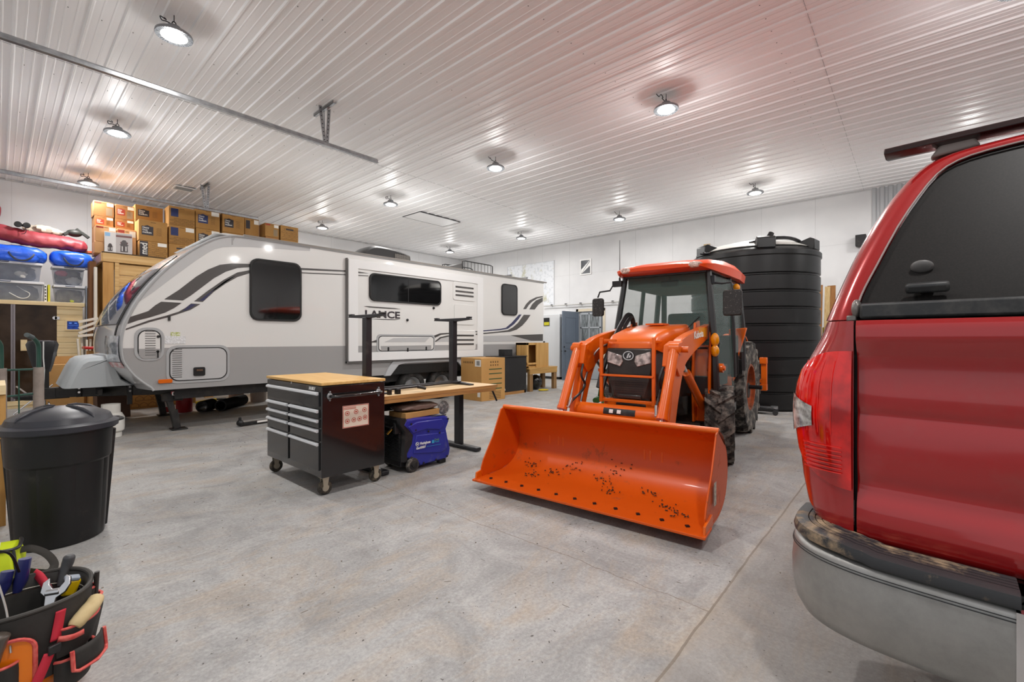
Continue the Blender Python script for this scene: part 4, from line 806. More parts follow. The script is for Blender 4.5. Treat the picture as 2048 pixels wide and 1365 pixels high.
mb = MB(); mb.cyl((.02, -.56, 2.1), (-.0, -.57, 2.62), .006, .003, 6); mb.cyl((.02, -.56, 2.05), (.02, -.56, 2.14), .012); T('antenna', black_pl, mb)
# inside the cab
blk = mat('cab_interior', '#1a1818', .8)
mb = MB(); mb.bb(-.8, -.25, .95, -.38, .25, 1.18); mb.prism([(-.85, 1.05), (-.7, 1.1), (-.80, 1.72), (-.92, 1.70)], 'y', -.24, .24); T('seat', blk, mb, bevel=.04)
mb = MB(); mb.prism([(.1, .85), (.1, 1.25), (.02, 1.36), (-.12, 1.33), (-.1, .85)], 'y', -.22, .22); T('dashboard', blk, mb, bevel=.03)
mb = MB(); mb.bb(-1.27, -.56, .9, -1.2, .56, 1.42); mb.prism([(-.35, 1.3), (-.18, 1.62), (.12, 1.62), (.38, 1.3)], 'x', -1.18, -1.14); T('rear_dark_panel', blk, mb, bevel=.02)  # dark panel added at the rear to deepen the cab interior
mb = MB(); c = V((-.22, 0, 1.42)); ax = V((.45, 0, .9)).normalized(); u = V((0, 1, 0)); w = ax.cross(u)
mb.tube([c+(u*cos(t)+w*sin(t))*.19 for t in (2*pi*i/24 for i in range(24))], .015, 8, closed=True); mb.cyl(c, c-ax*.2, .03); mb.bar(c-u*.18, c+u*.18, .03, .01); mb.bar(c, c+w*.18, .03, .01); T('steering_wheel', blk, mb)
mb = MB(); mb.box((-.0, .06, 2.02), (.03, .2, .075)); mb.cyl((-.0, .06, 2.05), (-.02, .06, 2.11), .01); T('rear_view_mirror', blk, mb, bevel=.02)
mb = MB(); mb.bar((-1.2, -.42, 1.2), (-1.2, -.42, 2.05), .08, .05, (0, 1, 0)); mb.tube([(.13, .05, 1.3), (.09, .3, 1.5), (.08, .42, 1.62)], .006, 5); T('wiper', blk, mb)
mb = MB(); mb.cyl((-.5, .35, .9), (-.42, .38, 1.35), .015); mb.ell((-.42, .38, 1.37), .03); mb.bb(-.9, .28, .8, -.3, .5, 1.05); T('control_console', blk, mb, bevel=.02)
mb = MB(); mb.bb(-.25, .36, .36, .1, .6, .42); mb.bb(-.2, .36, .36, -.1, .4, .8); T('step', MATS['chassis_grime'], mb, bevel=.01)
# ------------------------------------------------------------------ the rest in sight behind the tractor: water tank, floor jack
wt = thing('water_tank', 'tall black ribbed plastic water tank with a white lid', 'water tank', (10.72, 2.57, 0))
tr_, TZ = 1.22, 3.09; prof = [(0, 0), (tr_-.05, 0), (tr_, .04)]
for i in range(9):
    z = .35+i*.325; prof += [(tr_, z-.03), (tr_-.025, z-.012), (tr_-.025, z+.008), (tr_, z+.03)] if i < 8 else []
prof += [(tr_, TZ-.12), (tr_+.02, TZ-.1), (tr_+.02, TZ-.02), (tr_-.03, TZ+.03), (tr_-.15, TZ+.09)]
mb = MB(); mb.lathe(prof+[(tr_*.6, TZ+.24), (0, TZ+.34)], n=72); mb.build('tank_shell', mat('tank_black', '#0c0c0d', .36, dust='#3a3a3b', dscale=2.2, dlo=.6, dhi=1.1), wt)
mb = MB(); mb.lathe([(tr_-.12, TZ+.085), (tr_*.7, TZ+.21), (tr_*.35, TZ+.31), (0, TZ+.34), (0, TZ+.35), (tr_*.35, TZ+.325), (tr_*.7, TZ+.225), (tr_-.11, TZ+.095)], n=60); mb.build('white_dome', mat('tank_white', '#e8e6e0', .45), wt)
for a in (205, 262, 320, 20, 80, 140):
    mb = MB(); t = radians(a); R = Matrix.Rotation(t, 3, 'Z')
    v = MB(); v.prism([(tr_-.5, TZ+.13), (tr_-.02, TZ+.02), (tr_-.02, TZ+.22), (tr_-.1, TZ+.26)], 'y', -.16, .16); mb.add([R @ p for p in v.v], v.f)
    mb.build('lifting_lug', MATS['tank_black'], wt, bevel=.015)
mb = MB(); mb.tube([(cos(radians(a))*(tr_-.3), sin(radians(a))*(tr_-.3), TZ+.17+.09*sin(radians((a-190)*2.2))) for a in range(190, 275, 8)], .035, 8); mb.cyl((-.95, -.5, TZ+.2), (-.9, -.55, TZ+.32), .05); mb.build('fill_pipe', black_pl, wt)
mb = MB(); a = radians(150); mb.cyl((cos(a)*1.1, sin(a)*1.1, TZ+.06), (cos(a)*1.36, sin(a)*1.36, TZ+.03), .02); mb.ell((cos(a)*1.28, sin(a)*1.28, TZ+.04), .035); mb.build('outlet_valve', dark_steel, wt)
fj = onZ(1515, 826, 0); t = thing('floor_jack', 'black low-profile floor jack with its grey handle upright before the tank', 'floor jack', (fj.x-.05, fj.y+.02, 0), radians(100))
mb = MB(); mb.prism([(-.33, .05), (.3, .07), (.33, .13), (.12, .15), (-.3, .10)], 'y', -.12, -.10); mb.prism([(-.33, .05), (.3, .07), (.33, .13), (.12, .15), (-.3, .10)], 'y', .10, .12); mb.bb(-.2, -.1, .07, .28, .1, .10); mb.build('jack_frame', black_metal, t, bevel=.004)
mb = MB()
for x, r in ((-.32, .045), (.28, .05)):
    for y in (-.14, .14): mb.cyl((x, y-.02, r), (x, y+.02, r), r, n=18)
mb.build('jack_wheels', mat('jack_wheel', '#2b2b2c', .5), t)
mb = MB(); mb.cyl((-.3, 0, .1), (-.3, 0, .15), .06); mb.bar((-.3, 0, .12), (.1, 0, .12), .06, .03); mb.build('lift_saddle', steel, t)
mb = MB(); mb.cyl((.26, 0, .1), (.28, 0, .28), .03); mb.build('handle_socket', black_metal, t)
mb = MB(); mb.cyl((.28, 0, .26), (.22, -.03, 1.02), .018); hn = mb.build('jack_handle', mat('handle_grey', '#8f9092', .4), t)
mb = MB(); mb.cyl((.22, -.03, 1.0), (.21, -.035, 1.13), .024); mb.build('handle_grip', black_pl, hn)
text('HUSKY', .03, (-.12, -.1215, .095), (1, 0, 0), (0, 0, 1), 'jack_lettering', white_pl, t, width=.14) 
# ------------------------------------------------------------------ red pickup with canopy (local: x forward from the tailgate, y left, z up; near left corner at the origin)
PK = thing('pickup_truck', 'dusty red pickup with a red canopy and chrome step bumper, seen from behind', 'pickup truck', (2.105, .333, 0), radians(-4.6))
red = mat('pickup_red', '#a31a1c', .16, .2, coat=1, dust='#8c4b45', dscale=1.8, dlo=.5, dhi=1.15); redc = mat('canopy_red', '#9c1a1b', .2, .2, coat=1, dust='#b58a80', dscale=9, dlo=.66, dhi=.9)
def P(name, m, mb, parent=None, **k): return mb.build(name, m, parent or PK, **k)
YC = -1.0
sidez = [(.57, -.065), (.62, -.045), (.69, .0), (.80, .02), (.90, .03), (1.07, .04), (1.18, .032), (1.24, .018), (1.31, -.015), (1.37, -.045), (1.43, -.065)]
def ys(z):
    for (a, b), (c, d) in zip(sidez, sidez[1:]):
        if z <= c: return b+(d-b)*max(0, (z-a))/(c-a)
    return sidez[-1][1]
def cornerpt(z, t, off=0):
    a = t*pi/2; yb = -.172; h = ys(z)
    y = yb+(h-yb)*sin(a); x = .15*(1-cos(a)); return (x-off*cos(a), y+off*sin(a), z)
def mir(v): return V((v[0], 2*YC-v[1], v[2]))
for sgn in (0, 1):
    mb = MB()
    def f(u, v):
        z = .57+.86*u
        p = cornerpt(z, min(1, v*2.5)) if v < .4 else (.15+(v-.4)/.6*1.9, ys(z), z)
        return mir(p) if sgn else p
    mb.grid(f, 26, 30); P('bed_side', red, mb, ang=60)
    mb = MB()
    def g(u, v):
        z0 = .802+.22*v**2; z1 = 1.318-.18*v**3; z = z0+(z1-z0)*u; p = cornerpt(z, .015+v*1.03, .010+.006*sin(pi*u)); return mir(p) if sgn else p
    mb.grid(g, 22, 14); tl = P('tail_light', mat('tail_light_red', '#e2140e', .07, col2='#9a0505', scale=6, lo=.42, hi=.62, coat=1), mb, ang=60)
    mb = MB()
    def g2(u, v):
        w = .40+.52*v; z = 1.062+(u-.5)*(.075+.10*v); p = cornerpt(z, w, .0205); return mir(p) if sgn else p
    mb.grid(g2, 8, 8); P('reverse_lens', mat('reverse_lens', '#cfccc8', .1, col2='#6d6866', scale=30, coat=1), mb, tl, ang=60)
    mb = MB()
    for k in range(7):
        z = .86+k*.016; p = [cornerpt(z, .1+.45*i/8, .019) for i in range(9)]; mb.tube([mir(q) if sgn else q for q in p], .0022, 4)
    for k in range(4):
        for z0, z1 in ((1.0, 1.28),): p = [cornerpt(z0+(z1-z0)*i/6, .2+.14*k, .017) for i in range(7)]; mb.tube([mir(q) if sgn else q for q in p], .0012, 4)
    P('lens_ribs', mat('lens_rib', '#e8251a', .15, coat=1), mb, tl)
mb = MB(); mb.grid(lambda u, v: (.15+1.9*u, -.08-1.84*v, 1.42), 4, 4, thick=(0, 0, -.02)); mb.bb(.05, -1.85, .6, 2.0, -.15, .66); P('bed_top', red, mb)
# tailgate
tp = [(-.028, 1.43), (-.036, 1.41), (-.036, 1.36), (-.02, 1.325), (-.004, 1.30), (0, 1.27), (-.002, 1.12), (.004, 1.09), (.0, 1.06), (-.004, .95), (-.0, .88), (.006, .84), (.002, .80), (-.012, .76), (-.018, .70), (-.01, .635), (.02, .62)]
def tgx(z):
    for (a, b), (c, d) in zip(tp, tp[1:]):
        if z >= d: return a+(c-a)*(b-z)/(b-d)
    return tp[-1][0]
def tgf(u, v):
    i = u*(len(tp)-1); k = min(int(i), len(tp)-2); t = i-k; x = tp[k][0]*(1-t)+tp[k+1][0]*t; z = tp[k][1]*(1-t)+tp[k+1][1]*t; y = -.182-(1.636)*v
    e = min(v, 1-v)*1.636; x += .012*max(0, 1-e/.03)**2
    m = exp(-((y-YC)/.42)**4); x += .018*m*exp(-((z-.82)/.10)**2); return (x, y, z)
mb = MB(); mb.grid(tgf, 48, 40); tg = P('tailgate', red, mb, ang=70)
mb = MB(); mb.bb(.045, -1.83, .62, .08, -.168, 1.43); P('tailgate_gap', black_pl, mb, tg)
mb = MB(); mb.prism(rrect(-1.13, 1.14, -.87, 1.24, .03), 'x', -.02, .0); P('tailgate_handle', black_pl, mb, tg, bevel=.006)
# canopy
def lean(z): return .03+.45*max(0, z-1.44)
outl = [(-.062, 1.435), (-.091, 1.536), (-.134, 1.681), (-.177, 1.80), (-.222, 1.896), (-.267, 1.971), (-.312, 2.028), (-.365, 2.068), (-.441, 2.09), (-.606, 2.10), (-.8, 2.11), (-1.0, 2.115)]
outl = [(v.y, v.z) for v in smooth([(0, a, b) for a, b in outl], 2)]
inn = [(-.172, 1.435), (-.180, 1.50), (-.196, 1.56), (-.225, 1.64), (-.28, 1.79), (-.335, 1.905), (-.385, 1.985), (-.44, 2.025), (-.52, 2.043), (-.65, 2.052), (-.8, 2.058), (-1.0, 2.062)]
inn = [(v.y, v.z) for v in smooth([(0, a, b) for a, b in inn], 2)]
full = lambda pts: pts+[(2*YC-a, b) for a, b in reversed(pts[:-1])]
O, I = full(outl), full(inn)
def S_(pts, dx, k=0): return [(lean(z)+dx, y, z) for y, z in pts]
mixp = lambda t: [(a[0]*(1-t)+b[0]*t, a[1]*(1-t)+b[1]*t) for a, b in zip(I, O)]
mb = MB(); mb.loft([S_(mixp(0), .03), S_(mixp(0), -.004), S_(mixp(.25), -.012), S_(mixp(.55), -.004), S_(mixp(.82), .03), S_(mixp(.96), .075), S_(O, .13), [(2.05, y, z) for y, z in O]], cap=False, closed=False); cn = P('canopy', redc, mb, ang=60)
mb = MB(); mb.tube([V((lean(z)-.010, y, z)) for y, z in I], .0035, 6); P('window_gasket', mat('gasket_grey', '#8f7d7a', .4), mb, cn)
n = len(I); mb = MB(); A = [V((lean(z)+.004, y-.004*(1 if y > YC else -1), z-.004)) for y, z in I]; B = [v+V((.012, 0, 0)) for v in A]
mb.add(A+B, [tuple(range(n)), tuple(reversed(range(n, 2*n)))]+[(i, (i+1) % n, n+(i+1) % n, n+i) for i in range(n)])
P('canopy_glass', mat('dusty_tint', '#151312', .42, col2='#211e1c', scale=160, lo=.4, hi=.8, spec=.25), mb, cn)
mb = MB(); mb.box((.012, YC, 1.464), (.05, 1.62, .058)); P('glass_bottom_rail', mat('rail_black', '#2a2b2c', .45, dust='#5c5955', dscale=8, dlo=.5, dhi=.9), mb, cn, bevel=.01)
mb = MB(); c = V((lean(1.622)-.006, -.353, 1.622)); R = Matrix.Rotation(radians(-24), 3, 'Y'); m2 = MB(); m2.ell((0, 0, 0), (.012, .032, .024)); mb.add([R @ v+c for v in m2.v], m2.f); P('glass_bolt_cap', mat('cap_grey', '#5d5b5a', .45), mb, cn)
mb = MB(); mb.box((lean(1.54)-.03, -.370, 1.541), (.03, .115, .036), rot=R); mb.box((lean(1.54)-.01, -.365, 1.54), (.04, .05, .02)); P('lift_handle', MATS['rail_black'], mb, cn, bevel=.012)
mb = MB(); mb.ell((.02, -.178, 1.475), (.03, .016, .035)); mb.box((.015, -.165, 1.44), (.03, .03, .02)); P('corner_hinge', mat('hinge_grey', '#77726e', .35, .5), mb, cn, bevel=.004)
for x, y1 in ((1.55, -.224), (.35, -.224)):
    mb = MB(); m2 = MB(); m2.prism([(-.055, -.018), (.0, -.028), (.05, -.02), (.05, .0), (.0, .016), (-.05, .004)], 'y', y1, 2*YC-y1); mb.add([v+V((x, 0, 2.132)) for v in m2.v], m2.f); rk = P('roof_rack_bar', mat('rack_dark', '#2a1a1a', .25, .4, coat=.5), mb, cn, bevel=.004)
mb = MB()
for x in (.35, 1.55):
    for y in (-.43, -1.57): mb = MB(); mb.prism([(y-.07, 2.08), (y+.07, 2.07), (y+.04, 2.115), (y-.05, 2.12)], 'x', x-.02, x+.04); P('rack_foot', mat('rack_foot', '#8d8580', .4), mb, rk, bevel=.008)
# bumper
path = [(-.578, -.172), (-.45, -.176), (-.32, -.175), (-.22, -.168), (-.13, -.145), (-.06, -.105), (-.01, -.05), (.02, .02), (.03, .1), (.032, .22)]
path = [(v.x, v.y) for v in smooth([(a, b, 0) for a, b in path], 3)]
def sect(i, prof):
    a, b = path[max(0, i-1)], path[min(len(path)-1, i+1)]; ty, tx = b[0]-a[0], b[1]-a[1]; L = hypot(ty, tx); ny, nx = tx/L, -ty/L
    y, x = path[i]; return [(x+nx*o, y-ny*-1*o*1 if False else y+ny*o, z) for o, z in prof]
cp = [(-.035, .605), (-.004, .598), (.004, .585), (.006, .56), (.012, .50), (.010, .42), (-.002, .36), (-.025, .32), (-.06, .302), (-.10, .30)]
for sgn in (0, 1):
    M_ = (lambda q: [tuple(mir(p)) for p in q]) if sgn else (lambda q: q)
    mb = MB(); mb.loft([M_(sect(i, cp)) for i in range(len(path))], cap=False, closed=False); bu = P('chrome_bumper', mat('dusty_chrome', '#b3b2b0', .22, .85, dust='#9b9a97', dscale=3.0, dlo=.25, dhi=.6), mb, ang=60)
    mb = MB(); y0 = -.578 if not sgn else 2*YC+.578; s_ = 1 if not sgn else -1
    mb.add([(-.186, y0, .59), (-.186, y0, .40), (-.14, y0, .305), (-.05, y0-.02*s_, .305), (-.05, y0-.02*s_, .6), (-.13, y0, .605)], [(0, 1, 2, 3, 4, 5)]); mb.box((-.17, y0+.002*s_, .50), (.03, .016, .2)); P('bumper_end', chrome, mb, bu)
    for zz_, oo in ((.577, .0065), (.568, .008)): mb = MB(); mb.tube([V(M_([sect(i, [(oo, zz_)])[0]])[0]) for i in range(len(path))], .0016, 5); P('bumper_groove', black_metal, mb, bu)
    mb = MB(); n0 = 0
    st = [(.004, .605), (.006, .615), (-.002, .640), (-.02, .645)]+[(-.02-.022*k-(.004 if j else 0), .645-(.006 if j == 1 else 0)) for k in range(1, 6) for j in (0, 1, 2)][:14]+[(-.15, .64), (-.15, .60)]
    mb.loft([M_(sect(i, [(o, z+.012*(1 if path[i][0] > -.17 else (0 if path[i][0] < -.22 else .6))) for o, z in st])) for i in range(len(path))], cap=True, closed=True); P('step_pad', mat('step_pad', '#2d2e30', .5, dust='#a58d70', dscale=5, dlo=.49, dhi=.63), mb, bu, ang=50)
mb = MB(); mb.prism([(-.18, .66), (-.03, .655), (-.03, .58), (-.18, .61)], 'y', -1.40, -.6); mb.bb(-.13, -1.42, .36, -.11, -.58, .6); mb.bb(-.10, -1.85, .45, .1, -.1, .58); P('bumper_centre', mat('bumper_black', '#232323', .55, dust='#8d7860', dscale=4, dlo=.5, dhi=.7), mb, bevel=.006)
# the rest of the truck: cab, bonnet, wheels
mb = MB()
def bsec(x, z0, z1, w): return [(x, YC-w, z0), (x, YC-w-.02, (z0+z1)/2), (x, YC-w+.03, z1-.05), (x, YC-w+.08, z1), (x, YC+w-.08, z1), (x, YC+w-.03, z1-.05), (x, YC+w+.02, (z0+z1)/2), (x, YC+w, z0)]
mb.loft([bsec(2.08, .5, 1.32, .97), bsec(4.2, .5, 1.32, .98), bsec(4.4, .5, 1.33, .98), bsec(5.5, .5, 1.28, .95), bsec(5.72, .55, 1.15, .88)]); P('cab_body', red, mb, bevel=.02)
mb = MB(); mb.loft([bsec(2.12, 1.3, 1.40, .93), bsec(2.25, 1.3, 1.97, .76), bsec(2.6, 1.3, 2.0, .76), bsec(3.5, 1.3, 1.97, .76), bsec(4.3, 1.3, 1.36, .92)]); P('cab_roof', redc, mb, bevel=.02)
mb = MB()
for s in (1, -1): mb.add([(2.3, YC+s*.945, 1.36), (4.0, YC+s*.955, 1.36), (3.45, YC+s*.80, 1.90), (2.4, YC+s*.80, 1.92)], [(0, 1, 2, 3)])
P('cab_side_window', dwin, mb); mb = MB(); mb.add([(4.28, YC-.86, 1.40), (4.28, YC+.86, 1.40), (3.56, YC+.7, 1.93), (3.56, YC-.7, 1.93)], [(0, 1, 2, 3)]); P('windscreen', dwin, mb)
for x in (1.15, 4.75):
    for y in (-.16, -1.84):
        mb = MB(); mb.lathe(tyre_prof(.40, .27, .23), (x, y, .40), 'y', 36); w = P('tyre', tyre_m, mb)
        s = 1 if y > YC else -1; mb = MB(); mb.lathe([(0, s*.09), (.07, s*.10), (.09, s*.05), (.2, s*.06), (.235, s*.12)], (x, y, .40), 'y', 24); P('wheel_rim', MATS['alloy_rim'], mb, w)
mb = MB(); mb.bb(.2, -1.45, .38, 5.4, -.55, .52); mb.cyl((1.15, -1.75, .4), (1.15, -.25, .4), .08); mb.cyl((4.75, -1.75, .4), (4.75, -.25, .4), .06); P('chassis', MATS['chassis_black'], mb)
mb = MB(); mb.cyl((.0, YC, .42), (.25, YC, .42), .04); mb.bb(-.14, YC-.035, .38, .2, YC+.035, .45); P('tow_receiver', black_metal, mb)
# ------------------------------------------------------------------ rolling tool cabinet
TX, TY0, TY1, TD = 1.84, 3.80, 4.99, .62
c0 = thing('tool_cabinet', 'black rolling tool cabinet with grey drawer pulls and a wooden top', 'tool cabinet', (TX+TD/2, (TY0+TY1)/2, 0))
tb = mat('cabinet_black', '#151516', .22, coat=.6, dust='#4d403a', dscale=5, dlo=.62, dhi=1.0); tdr = mat('drawer_black', '#1f2022', .26, coat=.4)
zt = .988; zb = onX(535, 898, TX).z; ztop = zt
cx = TX+TD/2; cy = (TY0+TY1)/2; hw = (TY1-TY0)/2
def L3(x, y, z): return (x-cx, y-cy, z)
mb = MB(); mb.box((0, 0, (zt-.03+.165)/2), (TD, 2*hw, zt-.03-.165)); cb = mb.build('cabinet_body', tb, c0, bevel=.006)
wt_ = wood('maple_top', '#d9b271', '#c79a58', 'y')
mb = MB(); mb.box((0, 0, zt-.012), (TD+.012, 2*hw+.012, .026)); mb.build('wooden_top', wt_, c0, bevel=.004)
fx = -TD/2
def zpx(px, cyy): return onX(px, 700+cyy/4.267, TX).z
zw = zpx(535, 285); zl = [zpx(535, v) for v in (408, 480, 550, 650)]
zw = ztop-.085
rows = [ztop-.215, ztop-.30, ztop-.385, ztop-.50]
zl = [onX(535, 700+v/4.267, TX).z for v in (418, 488, 558, 655)]
zwide = onX(535, 700+292/4.267, TX).z; zbot = .215
def drawer(y0, y1, z0, z1):
    mb = MB(); mb.bb(fx-.012, y0, z0, fx+.01, y1, z1); d = mb.build('drawer', tdr, c0, bevel=.003)
    mb = MB(); P = [(fx-.012, z1+.002), (fx-.03, z1-.004), (fx-.034, z1-.018), (fx-.026, z1-.026), (fx-.012, z1-.022)]; mb.prism(P, 'y', y0, y1); mb.build('drawer_pull', mat('pull_aluminium', '#d5d8db', .32, .25), d)
ym = .06
drawer(-hw+.035, hw-.05, zl[0]+.03, zwide)
zs = zl+[zbot]
for i in range(4):
    drawer(.0+ym, hw-.05, zs[i+1]+.012, zs[i]); drawer(-hw+.035, .0+ym-.045, zs[i+1]+.012, zs[i])
mb = MB(); mb.cyl((fx-.006, .0, zwide+.05), (fx+.01, 0, zwide+.05), .012); mb.build('lock', chrome, c0)
text('HUSKY', .034, (fx-.004, -.36, zwide+.014), (0, -1, 0), (0, 0, 1), 'brand_lettering', white_pl, c0, width=.13, bold=.002, shear=.2)
# push handle on the right end
hz = ztop-.12
mb = MB(); mb.tube([(-TD/2+.07, -hw, hz), (-TD/2+.07, -hw-.05, hz-.0), (-TD/2+.1, -hw-.07, hz), (TD/2-.1, -hw-.07, hz), (TD/2-.07, -hw-.05, hz), (TD/2-.07, -hw, hz)], .014, 10)
hn = mb.build('push_handle', mat('glossy_black', '#101011', .15, coat=1), c0)
mb = MB()
for x in (-TD/2+.07, TD/2-.07): mb.ell((x, -hw-.004, hz), (.026, .01, .03)); mb.ell((x, -hw-.008, hz+.036), .009); mb.ell((x, -hw-.008, hz-.036), .009)
mb.build('handle_mount', mat('mount_steel', '#8f8f90', .45, .6), hn)
mb = MB(); mb.bb(-.12, -hw-.0015, ztop-.42, .14, -hw, ztop-.22); stk = mb.build('safety_sticker', mat('sticker_cream', '#d9c9b8', .5), c0)
red_p = mat('sticker_red', '#b03a2c', .5)
mb = MB(); ring(mb, [(-.118, ztop-.418), (.138, ztop-.418), (.138, ztop-.222), (-.118, ztop-.222)], [(-.113, ztop-.413), (.133, ztop-.413), (.133, ztop-.227), (-.113, ztop-.227)], 'y', -hw-.0024, -hw-.0014)
for xx, zz in ((-.075, .29), (.01, .283), (.095, .275), (-.075, .36), (-.012, .355), (.045, .352), (.1, .345)):
    mb.lathe([(.017, -hw-.0024), (.022, -hw-.0024), (.022, -hw-.0014)], (xx, 0, ztop-zz), 'y', 16); mb.box((xx, -hw-.002, ztop-zz), (.016, .001, .014))
for k in range(3): mb.box((-.05, -hw-.002, ztop-.237-k*.008), (.12, .001, .003))
mb.build('sticker_print', red_p, stk)
for x in (TX+.06, TX+TD-.06):
    for y in (TY0+.07, TY1-.07):
        R = .062; lx, ly = x-cx, y-cy
        mb = MB(); mb.bb(lx-.045, ly-.035, .155, lx+.045, ly+.035, .166); mb.prism([(lx-.03, .16), (lx+.03, .16), (lx+.01, R-.01), (lx-.02, R-.01)], 'y', ly-.028, ly-.024); mb.prism([(lx-.03, .16), (lx+.03, .16), (lx+.01, R-.01), (lx-.02, R-.01)], 'y', ly+.024, ly+.028); cs = mb.build('caster', mat('zinc_plate', '#b5ad9a', .4, .6), c0)
        mb = MB(); mb.lathe([(0, -.02), (R-.012, -.021), (R, -.012), (R, .012), (R-.012, .021), (0, .02)], (lx, ly, R), 'y', 24); w = mb.build('caster_wheel', mat('caster_rubber', '#26231f', .7, dust='#6d6252', dscale=25, dlo=.45, dhi=.7), cs)
        mb = MB(); mb.cyl((lx, ly-.024, R), (lx, ly+.024, R), .03); mb.build('wheel_hub', MATS['zinc_plate'], w)
# ------------------------------------------------------------------ height-adjustable desk with plank top, second frame standing on it
DXL, DXR, DYC = 2.56, 3.86, 4.30
dk = thing('standing_desk', 'standing desk with black steel legs and a thick pale plank top', 'desk', ((DXL+DXR)/2, DYC, 0))
dcx = (DXL+DXR)/2
blk_p = mat('desk_frame_black', '#232226', .35, dust='#5a5652', dscale=6, dlo=.6, dhi=.95)
zs1 = .80; zs0 = .725
for x in (DXL, DXR): mb = MB(); mb.bb(x-dcx-.035, -.05, .03, x-dcx+.035, .05, zs0); mb.build('leg', blk_p, dk, bevel=.004)
for x in (DXL, DXR):
    mb = MB(); mb.prism(rrect(-.36, .005, .34, .05, .012, 3), 'x', x-dcx-.045, x-dcx+.045); f = mb.build('foot', blk_p, dk, bevel=.012)
mb = MB(); mb.bb(DXL-dcx-.06, -.08, zs0-.13, DXL-dcx+.5, .07, zs0-.02); mb.bb(DXL-dcx, -.05, zs0-.05, DXR-dcx, .05, zs0-.005); mb.build('cross_beam', blk_p, dk, bevel=.006)
mb = MB(); mb.bar((DXR-dcx+.32, -.27, zs0-.0), (DXR-dcx+.38, -.3, zs0-.15), .03, .02); mb.build('crank', black_pl, dk, bevel=.006)
ply = wood('pine_slab', '#e2c79d', '#cba877', 'x', sc=4); endg = wood('slab_edge', '#b98a52', '#8f6233', 'x', sc=5)
sx0_, sx1_ = 2.475-dcx, 4.14-dcx; syn, syf = -.40, .38
mb = MB(); mb.bb(sx0_, syn, zs1-.038, sx1_, syf, zs1); mb.build('table_top', ply, dk, bevel=.003)
mb = MB(); mb.bb(sx0_-.004, syn-.008, zs1-.04, sx1_+.004, syn, zs1-.001); mb.bb(sx0_+.01, syn-.008, zs0, sx1_-.03, syf-.02, zs1-.042); mb.build('edge_board', endg, dk, bevel=.003)
df = thing('desk_frame', 'black T-leg desk frame without a top, standing on the plank table', 'desk frame', (dcx, DYC, zs1))
u0, u1 = 2.63-dcx, 3.85-dcx; H2 = .82
for x in (u0, u1):
    mb = MB(); mb.bb(x-.035, .06, .025, x+.035, .14, H2-.02); mb.build('leg', blk_p, df, bevel=.003)
    mb = MB(); mb.prism([(-.25, .0), (.36, .0), (.36, .015), (.14, .04), (.06, .04), (-.25, .015)], 'x', x-.035, x+.035); mb.build('foot', blk_p, df, bevel=.004)
    mb = MB(); mb.prism([(-.02-.22, H2-.012), (-.22, H2+.012), (.44, H2+.012), (.46, H2-.012), (.12, H2-.03), (.06, H2-.03)], 'x', x-.022, x+.022); ar = mb.build('top_arm', blk_p, df, bevel=.003)
    for y in (-.2, .42): mb = MB(); mb.box((x, y, H2+.018), (.05, .06, .015)); mb.build('pad', black_pl, ar, bevel=.004)
mb = MB(); mb.bar((u0, .02, .035), (u1, .02, .035), .03, .022); mb.bar((u0-.1, -.1, .03), (u1, -.04, .03), .03, .022); mb.build('cross_rail', blk_p, df, bevel=.003)
mb = MB(); mb.bar((u0-.06, -.30, .05), (u0+.38, -.31, .055), .018, .018); mb.bb(u0-.01, -.34, .0, u0+.02, -.29, .055); mb.bb(u0+.08, -.35, .0, u0+.12, -.29, .055)
c = thing('bar_clamp', 'small black bar clamp lying on the plank table', 'clamp', (dcx, DYC, zs1)); mb.build('clamp_bar', black_metal, c, bevel=.004)
mb = MB(); mb.cyl((u0+.36, -.31, .055), (u0+.45, -.33, .03), .016); mb.build('clamp_handle', black_pl, c)
# ------------------------------------------------------------------ inverter generator
GY0, GY1 = 3.85, 4.27
g = thing('generator', 'blue and black portable inverter generator on wheels under the desk', 'generator', (3.0, 4.05, 0))
blu = mat('generator_blue', '#262b8c', .35, coat=.2, dust='#7c7a80', dscale=3.4, dlo=.6, dhi=.85)
def Gp(pts, Y=GY0): return [(p.x-3.0, p.z) for p in (onY(740+a/7.58, 780+b/7.58, Y) for a, b in pts)]
body = Gp([(545, 1050), (545, 990), (625, 830), (640, 690), (570, 600), (500, 530), (530, 465), (700, 430), (900, 412), (1150, 395), (1195, 408), (1212, 450), (1165, 580), (1190, 720), (1232, 900), (1215, 1000), (1180, 1045), (760, 1165), (700, 1080)])
cxm = sum(a for a, b in body)/len(body); czm = sum(b for a, b in body)/len(body)
def shrink(poly, k): return [(cxm+(a-cxm)*k, czm+(b-czm)*k) for a, b in poly]
y0, y1 = GY0-4.05, GY1-4.05
mb = MB(); mb.loft([[(a, y, b) for a, b in shrink(body, k)] for y, k in ((y0, .93), (y0+.03, 1), (y1-.03, 1), (y1, .93))]); sh = mb.build('shell', blu, g, ang=40)
rec = Gp([(640, 985), (690, 690), (1140, 640), (1175, 900), (1090, 960)])
mb = MB(); mb.prism(shrink(rec, .95), 'y', y0-.008, y0+.01); mb.build('side_panel', blu, sh, bevel=.006)
mb = MB(); mb.prism(shrink(Gp([(560, 560), (700, 480), (1090, 430), (1130, 520), (1060, 600), (860, 590), (640, 660)]), .97), 'y', y0-.012, y0+.01); mb.build('upper_panel', blu, sh, bevel=.008)
cap_ = Gp([(495, 1110), (500, 900), (520, 650), (440, 545), (430, 470), (520, 440), (560, 520), (640, 680), (625, 830), (550, 990), (545, 1100)])
